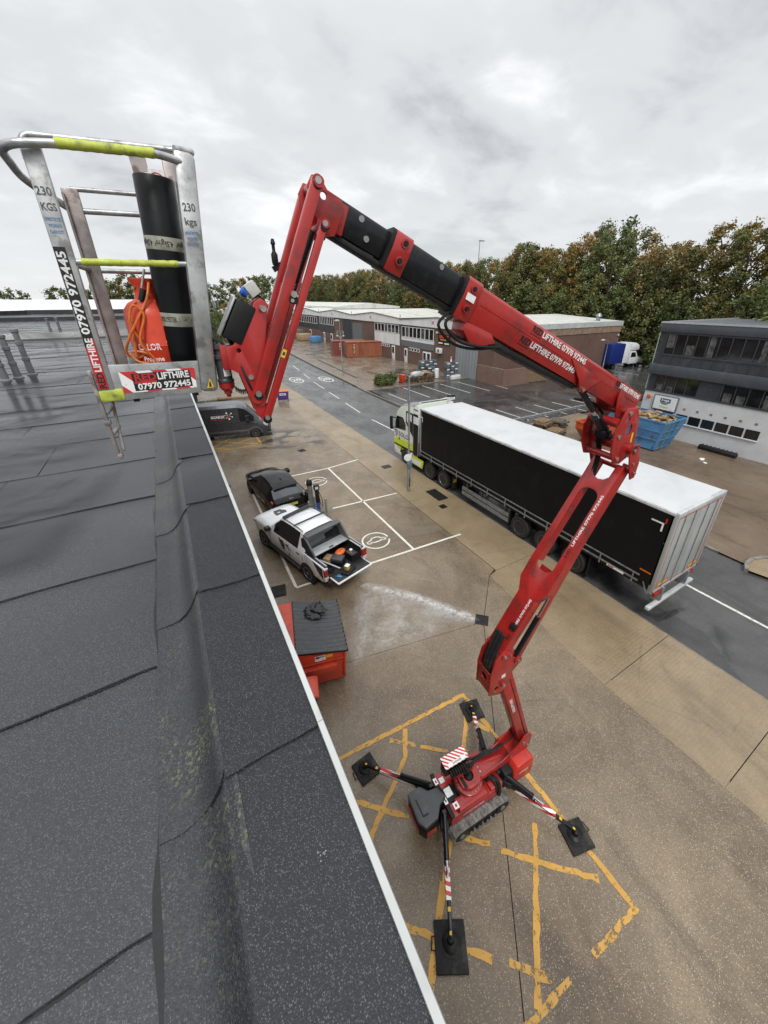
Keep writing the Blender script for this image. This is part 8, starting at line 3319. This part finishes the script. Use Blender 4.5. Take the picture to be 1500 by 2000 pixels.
# --- wheelie bins
def wheelie(x, y, rz, label, lid='bin_red', body='black', s=1., four=False):
    b = thing('wheelie_bin', label, 'bin', (x, y, .01), rz, None)
    w = .6 if four else .27
    m = MB(M[body])
    m.add([(-w * .85, -.24, .12), (w * .85, -.24, .12), (w * .85, .24, .12), (-w * .85, .24, .12), (-w, -.32, .95), (w, -.32, .95), (w, .36, .95), (-w, .36, .95)], [(3, 2, 1, 0), (4, 5, 6, 7), (0, 1, 5, 4), (1, 2, 6, 5), (2, 3, 7, 6), (3, 0, 4, 7)])
    m.build('bin_body', b, bevel=.02)
    m = MB(M[lid])
    m.prism([(-.36, .955), (.36, .955), (.40, 1.0), (.1, 1.07), (-.28, 1.05), (-.37, 1.0)], -w - .02, w + .02, 'x')
    m.build('lid', b, bevel=.015)
    for sg in (-1, 1):
        for yy in ((.2, -.2) if four else (.26,)):
            m = MB(M['rubber'])
            m.cyl((sg * (w * .8), yy, .1), (sg * (w * .8) + .05, yy, .1), .1, None, 14)
            m.build('wheel', b)
    m = MB(M[body])
    m.tube([(-w * .8, .37, .93), (-w * .8, .44, .95), (w * .8, .44, .95), (w * .8, .37, .93)], .016, 6)
    m.build('handle', b)
    return b


wheelie(1.0, 6.42, RAD(75), 'black wheelie bin with red lid tucked below the roof edge')
wheelie(9.2, 39.7, RAD(-12), 'purple four-wheeled bin with orange lid by the road', 'orange', 'purple', four=True)
wheelie(1.3, 43.6, RAD(8), 'dark grey wheelie bin standing behind the van', 'dgrey', 'dgrey')
wheelie(24.3, 41.1, RAD(20), 'bright red lidded bin beside the hedge bush', 'bin_red', 'bin_red')
MB_w = thing('purple_bin_label', 'white printed label on the purple bin by the road', 'label', (9.13, 39.375, .62), RAD(-12))
m = MB(M['white'])
m.box(-.3, .3, -.006, .0, .0, .2)
m.box(-.22, .22, -.008, -.0065, .06, .14, mat=M['purple'])
m.build('print', MB_w)
mat_ = thing('door_mat', 'dark rubber mat lying on the concrete by the red bin', 'mat', (1.53, 11.35, .012), RAD(-12))
MB(M['rubber']).box(-.25, .25, -.28, .28, 0, .015, .004).build('mat', mat_)
MB(M['rubber']).box(-.22, .22, -.25, .25, .0155, .019).build('raised_field', mat_)

# --- charging point and bollards
ch = thing('charging_post', 'stubby grey round post with black cap between the black car and pickup', 'post', (4.40, 16.15, .01))
MB(M['dgrey']).lathe([(.14, 0), (.14, .02), (.125, .03)], None, 18).build('base', ch)
MB(pbr('grey_post', (.17, .175, .17), .5, var=.15)).lathe([(.12, .03), (.12, 1.5), (.1, 1.52)], None, 20).build('column', ch)
MB(M['black']).lathe([(.14, 1.50), (.145, 1.60), (.13, 1.70), (.09, 1.76), (.02, 1.78)], None, 18).build('cap', ch)
cu_ = thing('car_charger', 'slim black and blue car charger with a screen head', 'charger', (4.58, 15.66, .01), RAD(-8))
MB(M['black']).box(-.09, .09, -.07, .07, .75, 1.45, .02).build('upper_body', cu_)
MB(pbr('charger_blue', (.02, .05, .2), .4)).box(-.085, .085, -.065, .065, .0, .75, .015).build('lower_body', cu_)
MB(M['black']).box(-.13, .13, -.09, .09, 1.42, 1.66, .03).build('head', cu_)
MB(M['lamp_white']).box(-.07, .07, -.096, -.091, 1.47, 1.60).build('screen', cu_)
MB(M['rubber']).tube([(.09, 0, 1.3), (.2, -.02, .9), (.22, 0, .45), (.12, .05, .6), (.09, .05, 1.1)], .015, 6).build('cable', cu_)
for x, y, h, lb in ((4.16, 16.42, 1.12, 'steel bollard nearest the black car at the charger'), (4.82, 15.22, 1.08, 'steel bollard nearest the pickup roof at the charger'), (4.50, 15.95, .95, 'short steel bollard between grey post and charger'), (4.10, 15.5, 1.0, 'steel bollard behind the pickup bonnet at the charger')):
    b = thing('bollard', lb, 'bollard', (x, y, .01), 0, 'steel bollards round the car charger')
    MB(M['steel']).lathe([(.10, 0), (.10, .012), (.05, .014)], None, 16).build('base_plate', b)
    MB(M['steel']).lathe([(.048, .012), (.048, h - .02), (.04, h), (.01, h + .004)], None, 18).build('tube', b)

# --- street lamps
def street_lamp(x, y, h, arm, label, thick=1.3, ornate=False, rz=0.):
    l_ = thing('street_lamp', label, 'street lamp', (x, y, .01), rz)
    gm = M['galv']
    MB(gm).lathe([(.085, 0), (.085, thick), (.055, thick + .05), (.045, h - .1), (.04, h)], None, 16).build('column', l_)
    m = MB(gm)
    m.tube([(0, 0, h - .05), (0, 0, h + .02), (arm * .4, 0, h + .07), (arm, 0, h + .1)], [.04, .04, .032, .028], 8)
    m.build('arm', l_)
    m = MB(M['trim'])
    m.prism([(arm - .32, h + .03), (arm + .30, h + .06), (arm + .32, h + .13), (arm + .1, h + .24), (arm - .28, h + .20), (arm - .36, h + .10)], -.13, .13, 'y')
    hd_ = m.build('lantern', l_, bevel=.03)
    m = MB(M['lamp_white'])
    m.box(arm - .26, arm + .26, -.1, .1, h + .015, h + .04, .01)
    m.build('lens', hd_)
    m = MB(M['dgrey'])
    m.lathe([(.03, 0), (.03, .07), (.015, .08)], Matrix.Translation((arm, 0, h + .22)), 10)
    m.build('photocell', hd_)
    m = MB(M['black'])
    m.box(-.03, .03, -.088, -.08, .3, .8)
    m.build('access_door', l_)
    return l_


l1 = street_lamp(9.66, 15.67, 6.1, .52, 'tall grey street lamp standing in front of the lorry cab', rz=RAD(8))
m = MB(pbr('blue_grey_box', (.14, .20, .27), .5))
m.box(-.13, .13, -.13, .02, 1.40, 1.78, .02)
m.build('control_box', l1)
for sg in (-1, 1):
    m = MB(M['white'])
    m.lathe([(.20, 0), (.20, .015), (.19, .016)], Matrix.Translation((sg * .12, -.07, 2.02)) @ Matrix.Rotation(RAD(90), 4, 'X') @ Matrix.Rotation(RAD(35) * sg, 4, 'Y'), 20)
    m.build('round_sign', l1)
l2 = street_lamp(20.9, 52, 6.75, .35, 'street lamp with ornate bracket beside the rusty containers', thick=2.0, rz=RAD(150))
m = MB(M['trim'])
for sg in (-1, 1):
    m.tube([(0, 0, 4.6), (sg * .35, 0, 5.0), (sg * .5, 0, 5.4), (sg * .3, 0, 5.6), (sg * .25, 0, 5.3)], .03, 6)
    m.ball((sg * .45, 0, 4.9), .12, 10)
m.build('scroll_bracket', l2)
street_lamp(52.7, 33, 4.3, -1.2, 'slim lamp post against the brick side wall of unit 20')

# --- containers
def container(x, y, rz, L, mat, label, txt):
    c = thing('shipping_container', label, 'container', (x, y, .04), rz, 'containers in the yard')
    Wc, Hc = 2.44, 2.6
    m = MB(M['rust_plain'])
    for xx in (0, L):
        for yy in (0, Wc):
            m.box(xx - .08, xx + .08, yy - .08, yy + .08, 0, Hc)
    m.box(.08, L - .08, -.06, .06, .02, .18)
    m.box(.08, L - .08, -.06, .06, Hc - .12, Hc)
    m.box(.08, L - .08, Wc - .06, Wc + .06, .02, .18)
    m.box(.08, L - .08, Wc - .06, Wc + .06, Hc - .12, Hc)
    m.build('corner_frame', c)
    for yy, sg in ((0, 1), (Wc, -1)):                      # corrugated long sides
        pts = []
        n = int(L / .28)
        for i_ in range(n):
            a = .08 + (L - .16) * i_ / n
            d_ = (L - .16) / n
            pts += [(a, yy), (a + d_ * .35, yy), (a + d_ * .5, yy + sg * .045), (a + d_ * .85, yy + sg * .045)]
        pts.append((L - .08, yy))
        m = MB(mat)
        m.add([(p[0], p[1], z) for z in (.16, Hc - .1) for p in pts], [(i_, i_ + 1, i_ + 1 + len(pts), i_ + len(pts)) for i_ in range(len(pts) - 1)])
        sd_ = m.build('side_panel', c, recalc=False, smooth=0)
    m = MB(mat)
    m.box(0, L, 0, Wc, Hc - .03, Hc - .002)
    m.build('roof', c)
    for a, b in ((.08, Wc / 2 - .01), (Wc / 2 + .01, Wc - .08)):
        m = MB(M['rust_plain'])
        m.box(-.04, .02, a, b, .15, Hc - .1)
        d_ = m.build('door', c)
        m = MB(M['galv'])
        for q in (.3, .7):
            m.cyl((-.07, a + (b - a) * q, .2), (-.07, a + (b - a) * q, Hc - .15), .02, None, 6)
        m.build('lock_rod', d_)['kind'] = 'stuff'
    m = MB(M['white'])
    F = frame((1.35, -.062, 1.45), (1, 0, 0), (0, 0, 1))
    for q, chh in enumerate(txt):
        m.text(chh, .42, F @ Matrix.Translation((0, .62 - q * .42, 0)), M['white'], bold=.01, depth=.006)
    m.build('lettering', c, recalc=False, smooth=0)
    m = MB(M['white'])
    m.text('22G1', .22, frame((-.045, 1.8, 1.9), (0, -1, 0), (0, 0, 1)), M['white'], depth=.004)
    m.build('lettering', c, recalc=False, smooth=0)
    return c


container(27.3, 65.4, RAD(-14), 6.9, M['rust_box'], 'rusty orange brown shipping container, the nearer of the two', 'TRITON'[:4])
container(25.9, 68.6, RAD(-14), 6.1, M['rust_box2'], 'dark red shipping container half hidden behind the orange one', 'CAI')

# --- skips and heaps
sk = thing('blue_skip', 'dented blue open skip heaped with waste wood in front of the office block', 'skip', (28.1, 14.4, .05))
x0, x1, y0, y1 = -1.15, 1.05, -2.5, 2.4
m = MB(M['skip_blue'])
fl = .28
b_ = [(x0 + .1, y0 + .12, .12), (x1 - .1, y0 + .12, .12), (x1 - .1, y1 - .1, .12), (x0 + .1, y1 - .1, .12)]
t__ = [(x0 - fl * .2, y0 - fl, 2.08), (x1 + fl, y0 - fl, 2.08), (x1 + fl, y1 + fl, 2.08), (x0 - fl * .2, y1 + fl, 2.08)]
for i_ in range(4):
    j_ = (i_ + 1) % 4
    mm = MB(M['skip_rust'] if i_ == 0 else M['skip_blue'])
    P = [Vector(b_[i_]), Vector(b_[j_]), Vector(t__[j_]), Vector(t__[i_])]
    n_ = (P[1] - P[0]).cross(P[3] - P[0]).normalized()
    k_ = 8
    vs_, fs_ = [], []
    for a in range(k_ + 1):
        for c in range(k_ + 1):
            p_ = P[0].lerp(P[1], c / k_).lerp(P[3].lerp(P[2], c / k_), a / k_)
            p_ += n_ * (-.06 * noise.noise(p_ * .9) if 0 < a < k_ and 0 < c < k_ else 0)
            vs_.append(p_[:])
    for a in range(k_):
        for c in range(k_):
            q = a * (k_ + 1) + c
            fs_.append((q, q + 1, q + k_ + 2, q + k_ + 1))
    mm.add(vs_, fs_)
    w_ = mm.build('skip_side', sk, recalc=False, smooth=40)
    mm = MB(M['skip_blue'])
    for q in (.0, .36, .68, 1.0):
        u_, v_ = P[0].lerp(P[1], q), P[3].lerp(P[2], q)
        mm.bar(u_ + n_ * .03, v_ + n_ * .03, .07, .06, up=n_)
    for q in (.35, .66):
        mm.bar(P[0].lerp(P[3], q) + n_ * .025, P[1].lerp(P[2], q) + n_ * .025, .06, .05, up=n_)
    mm.bar(P[3], P[2], .08, .1, up=(0, 0, 1))
    mm.build('rib', w_)['kind'] = 'stuff'
m = MB(M['skip_blue'])
m.box(x0 + .1, x1 - .1, y0 + .1, y1 - .1, .08, .14)
m.build('floor', sk)
wc = thing('waste_wood', 'heap of broken pale chipboard filling the blue skip', 'waste wood', (28.1, 14.4, 1.6))
m = MB(M['wood_chip'])
nx = ny = 14
vs_ = [(-1.05 + 2.15 * i_ / nx, -2.55 + 4.95 * j / ny, .36 + .16 * noise.noise(Vector((i_ * .6, j * .6, 4))) + .16 * math.sin(math.pi * i_ / nx)) for j in range(ny + 1) for i_ in range(nx + 1)]
m.add(vs_, [(j * (nx + 1) + i_, j * (nx + 1) + i_ + 1, (j + 1) * (nx + 1) + i_ + 1, (j + 1) * (nx + 1) + i_) for j in range(ny) for i_ in range(nx)])
m.build('heap', wc, recalc=False)['kind'] = 'stuff'
rnd = random.Random(31)
m = MB(M['wood_chip'])
for q in range(130):
    c = Vector((rnd.uniform(-.95, 1.0), rnd.uniform(-2.4, 2.2), .50 + rnd.uniform(-.05, .2)))
    R = Matrix.Translation(c) @ Matrix.Rotation(rnd.uniform(0, 6.3), 4, 'Z') @ Matrix.Rotation(rnd.gauss(0, .35), 4, 'X') @ Matrix.Rotation(rnd.gauss(0, .35), 4, 'Y')
    a, b = rnd.uniform(.1, .35), rnd.uniform(.05, .2)
    m.box(-a, a, -b, b, -.012, .012, M=R, mat=rnd.choice([M['wood_chip'], M['brown_wood'], M['cardboard']]))
m.build('broken_board', wc)['kind'] = 'stuff'

os_ = thing('orange_skip', 'orange red builders skip behind the boom elbow', 'skip', (26.0, 15.3, .05), RAD(-6))
os_.scale = (1.1, 1.1, 1.25)
m = MB(M['orange_skip'])
for sg in (-1, 1):
    m2 = MB(M['orange_skip'])
    m2.prism([(-.75, .05), (.75, .05), (1.5, .75), (1.5, 1.15), (-1.5, 1.15), (-1.5, .75)], sg * .85 - .02, sg * .85 + .02, 'y')
    m2.build('skip_side', os_)
    m2 = MB(M['orange_skip'])
    m2.bar((sg * .75, 0, .06), (sg * 1.5, 0, .76), 1.68, .03)
    m2.bar((sg * 1.5, 0, .76), (sg * 1.5, 0, 1.15), 1.68, .03, up=(1, 0, 0))
    m2.build('skip_end', os_)
m.box(-.75, .75, -.83, .83, .05, .08)
m.build('floor', os_)
m = MB(M['orange_skip'])
for sg in (-1, 1):
    m.bar((-1.55, sg * .87, 1.16), (1.55, sg * .87, 1.16), .07, .07)
    m.bar((sg * 1.53, -.84, 1.16), (sg * 1.53, .84, 1.16), .07, .07)
m.build('rim', os_)['kind'] = 'stuff'


def pallet_mesh(mat, L=1.2, W_=1.0):
    out = []
    for i_ in range(7):
        y = -W_ / 2 + (W_ - .1) * i_ / 6
        out.append(('deck_board', MB(mat).box(-L / 2, L / 2, y, y + .1, .118, .138).mesh('deck_board')))
    for x in (-L / 2, -.05, L / 2 - .1):
        out.append(('stringer', MB(mat).box(x, x + .1, -W_ / 2, W_ / 2, .022, .117).mesh('stringer')))
    for y in (-W_ / 2, -.05, W_ / 2 - .1):
        out.append(('base_board', MB(mat).box(-L / 2, L / 2, y, y + .1, .0, .021).mesh('base_board')))
    return out


def LEV(i, n):
    return 'lowest' if i == 0 else 'topmost' if i == n - 1 else ('second', 'third', 'fourth', 'fifth', 'sixth', 'seventh')[i - 1] + ' from the ground'


P1, P2 = pallet_mesh(M['brown_wood']), pallet_mesh(M['grey_wood'])


def pallet(x, y, z, rz, pm, label, group, tilt=0.):
    p_ = thing('pallet', label, 'pallet', (x, y, z), rz, group)
    p_.rotation_euler = (tilt, 0, rz)
    for nm, me in pm:
        o = bpy.data.objects.new(nm, me)
        COL.objects.link(o)
        o.parent = p_


rnd = random.Random(9)
for st_, (cx, cy, n) in enumerate(((24.3, 19.2, 6), (25.9, 19.0, 5), (24.4, 18.0, 3), (22.9, 18.6, 2))):
    for i_ in range(n):
        pallet(cx + rnd.uniform(-.12, .12), cy + rnd.uniform(-.12, .12), .045 + i_ * .14, rnd.uniform(-.25, .25) + .2, P2 if rnd.random() < .6 else P1, 'pallet %s in the %s stack of the heap on the gravel' % (LEV(i_, n), ('far left', 'far right', 'near right', 'leftmost low')[st_]), 'pallets heaped on the gravel')
for st_, (cx, cy, n) in enumerate(((25.4, 40.6, 6), (26.7, 40.5, 8), (27.8, 40.4, 7))):
    for i_ in range(n):
        pallet(cx + rnd.uniform(-.1, .1), cy + rnd.uniform(-.1, .1), .045 + i_ * .14, rnd.uniform(-.12, .12), P1 if rnd.random() < .6 else P2, 'pallet %s in the %s stack beside the red bin' % (LEV(i_, n), ('left', 'middle', 'right')[st_]), 'pallets stacked by the red bin')
pl = thing('plywood_sheet', 'pale plywood sheet lying on top of the kerbside pallets', 'board', (27.2, 40.5, 1.19), .2)
MB(pbr('plywood', (.5, .36, .18), .7, var=.2)).box(-.6, .6, -.5, .5, 0, .03).build('sheet', pl)
MB(M['cardboard']).box(-.3, .4, -.3, .3, .031, .16, .02).build('wrapped_block', pl)


def crate_stack(x, y, nx_, nz, w, h, lb, group, seed):
    r_ = random.Random(seed)
    for i_ in range(nx_):
        nk = nz - (i_ % 2) * r_.randint(0, 1)
        for k_ in range(nk):
            c = thing('stacking_crate', '%s crate of the %s %s' % (LEV(k_, nk), ('first', 'second', 'third', 'fourth')[i_], lb), 'crate', (x + i_ * (w + .06), y + r_.uniform(-.06, .06), .045 + k_ * (h + .006)), r_.uniform(-.04, .04), group)
            mt = M['blue_grey_crate'] if (i_ + k_) % 3 else M['dgrey']
            if (i_ * 3 + k_) % 5 == 0:
                mt = M['band_grey']
            m = MB(mt)
            m.box(-w / 2, w / 2, -.28, .28, 0, h, .01)
            m.build('crate_body', c)
            m = MB(M['pvc'] if (i_ + k_) % 2 else M['band_grey'])
            m.box(-w * .38, w * .38, -.292, -.281, h * .3, h * .75)
            m.build('label_panel', c)


crate_stack(28.6, 43.3, 4, 6, .62, .34, 'tall stack from the left by the door', 'crates stacked by the door', 1)
crate_stack(29.2, 42.5, 2, 4, .62, .34, 'front stack from the left by the door', 'crates stacked in front by the door', 2)
crate_stack(30.4, 40.0, 3, 6, .58, .36, 'stack from the left before the shutter', 'crates before the shutter', 3)
wb_ = thing('white_carton', 'white carton with brown scrap in front of the dark crates', 'carton', (31.5, 39.75, .05), .1)
MB(M['pvc']).box(-.75, .75, -.3, .3, 0, .5, .02).build('carton', wb_)
m = MB(M['cardboard'])
for q in range(6):
    m.ball((-.3 + q * .12, .02 * (q % 2), .52), .12, 8, None, (1, 1, .8))
m.build('scrap', wb_)['kind'] = 'stuff'
wr = thing('wrapped_roll', 'upright roll in white wrap between the two crate stacks', 'roll', (29.9, 41.6, .05))
MB(M['white']).lathe([(.3, 0), (.32, .1), (.3, 1.15), (.26, 1.2), (.02, 1.2)], None, 16).build('wrap', wr)
MB(M['galv']).box(-.5, .5, -.4, .4, 0, .06).build('tray', wr)
cn = thing('road_cone', 'white topped cone standing on the dark crates by the shutter', 'cone', (30.95, 40.0, 2.22))
MB(M['white']).lathe([(.11, 0), (.09, .3), (.07, .6), (.02, .62)], None, 14).build('cone', cn)
MB(M['orange']).lathe([(.092, .38), (.076, .56), (.07, .57)], None, 14).build('tip_band', cn)

# far yard: pallets of goods and a blue skip seen between the jib bars
for x, y, w, h, mt, lb in ((30.5, 100, 3.0, 1.6, 'cardboard', 'stack of cartons at the far end of the yard by the terrace'), (31, 93, 2.2, 1.5, 'skip_blue', 'small blue skip at the far end of the yard'), (30.4, 107, 3.2, 2.2, 'band_grey', 'pile of grey sacks at the far end of the yard')):
    f_ = thing('goods_stack', lb, 'goods', (x, y, .04), .1)
    m = MB(M[mt])
    m.box(-w / 2, w / 2, -w / 2, w / 2, .15, h, .08)
    m.build('load', f_)
    MB(M['grey_wood']).box(-w / 2, w / 2, -w / 2, w / 2, 0, .145).build('base', f_)

# --- armco barrier along the car park
gr = thing('crash_barrier', 'galvanised crash barrier between car park and gravel', 'barrier', (19.8, 20.9, .03))
m = MB(M['galv'])
m.prism([(-.03, .44), (.0, .44), (-.05, .50), (-.05, .54), (.0, .585), (-.05, .63), (-.05, .67), (.0, .73), (-.03, .73), (-.085, .67), (-.085, .63), (-.035, .585), (-.085, .54), (-.085, .50)], 0, 13.2, 'x')
m.build('beam', gr)
for i_ in range(7):
    m = MB(M['galv'])
    m.box(.3 + i_ * 2.1, .42 + i_ * 2.1, .0, .11, 0, .74)
    m.build('post', gr)

# --- odds and ends by the office block
st_ = thing('wheel_stop', 'long black rubber block lying along the office wall', 'block', (30.55, 9.65, .05))
m = MB(M['black'])
m.prism([(-.22, 0), (.22, 0), (.2, .22), (.1, .30), (-.12, .30), (-.2, .2)], -1.1, 1.1, 'y')
m.build('block', st_, bevel=.03)
m = MB(M['black'])
for q in range(9):
    y = -1.0 + q * .24
    m.box(-.2, .2, y, y + .05, .295, .32)
m.build('tread', st_)['kind'] = 'stuff'
for x, y, s, rz, lb in ((28.4, 9.6, .16, .3, 'crumpled white litter on the worn yard'), (27.9, 9.2, .1, 1.2, 'small scrap of white litter nearer the road')):
    l_ = thing('litter', lb, 'litter', (x, y, .05), rz)
    bm = bmesh.new()
    bmesh.ops.create_icosphere(bm, subdivisions=2, radius=s)
    for v in bm.verts:
        v.co = Vector((v.co.x * 1.3, v.co.y, max(0, v.co.z * .45))) * (1 + .5 * noise.noise(v.co * 22))
    MB(M['white']).bm(bm).build('paper', l_, smooth=20)

# --- far end of the street: hut, parked van, low fence
ht = thing('gate_hut', 'small brick hut with white gable at the far end of the street', 'building', (19.2, 128, 0))
MB(M['brick']).box(-3, 8, 0, 9, 0, 5.6).build('wall', ht)
MB(M['clad_white']).prism([(-3.3, 5.6), (8.3, 5.6), (8.3, 6.4), (2.5, 8.0), (-3.3, 6.4)], -.3, 9.3, 'y').build('roof', ht)
MB(M['glass_win']).box(0, 2, -.05, -.005, 1.5, 3).build('window', ht)
fv = thing('parked_van', 'small white van parked far down the street by the trees', 'van', (12.6, 98, 0), RAD(96))
MB(M['v_white']).prism([(-2.4, .35), (-2.4, 2.2), (1.0, 2.25), (1.7, 1.4), (2.4, 1.15), (2.5, .4)], -.95, .95, 'y').build('body', fv, bevel=.1)
MB(M['glass']).prism([(1.06, 2.16), (1.68, 1.44), (1.71, 1.46), (1.09, 2.19)], -.8, .8, 'y').build('windscreen', fv)
for sg in (-1, 1):
    MB(M['glass']).prism([(.2, 1.35), (.2, 2.0), (.9, 2.0), (1.4, 1.4)], sg * .95, sg * .962, 'y').build('side_window', fv)
    for x in (1.5, -1.5):
        wheel(fv, x, sg * .85, .33, .22, sg, rim='wheel_steel', spokes=5)
fn = thing('navy_fascia_building', 'long low building with navy fascia beyond the basket post', 'building', (-2, 112, 0))
MB(M['brick']).box(-12, 13, 0, 6, 0, 3.8).build('wall', fn)
MB(pbr('navy_fascia', (.012, .02, .06), .4)).box(-12.1, 13.1, -.1, 6.1, 3.8, 5.2).build('fascia', fn)
for i_ in range(6):
    MB(M['glass_win']).box(-10 + i_ * 3.6, -8 + i_ * 3.6, -.04, -.003, 1.0, 3.0).build('window', fn)
for (x, y, h) in ((15.3, 140, 13.2), (16.8, 140, 13.0)):
    ms = thing('lattice_mast', 'thin pale mast rising from the trees beyond the basket, %s of the pair' % ('left' if x < 16 else 'right'), 'mast', (x, y, 0))
    MB(M['galv']).cyl((0, 0, 0), (0, 0, h), .12, .08, 8).build('pole', ms)
    MB(M['galv']).box(-.5, .5, -.1, .1, h, h + .4).build('head', ms)
fl = thing('floodlight_pole', 'thin floodlight pole above the tree belt', 'pole', (84, 98, 0))
MB(M['galv']).cyl((0, 0, 0), (0, 0, 24.5), .16, .09, 8).build('pole', fl)
MB(M['galv']).box(-.2, 1.6, -.2, .2, 24.5, 24.75).build('head', fl)
# loose timber on the verge behind the van
lg = thing('log', 'pale timber log lying on the kerb behind the dark van', 'log', (5.2, 42.6, .2), RAD(-14))
MB(M['brown_wood']).cyl((-1.9, 0, 0), (1.9, 0, 0), .17, .14, 12).build('stem', lg)
MB(M['wood_chip']).cyl((1.9, 0, 0), (1.93, 0, 0), .13, None, 12).build('cut_end', lg)
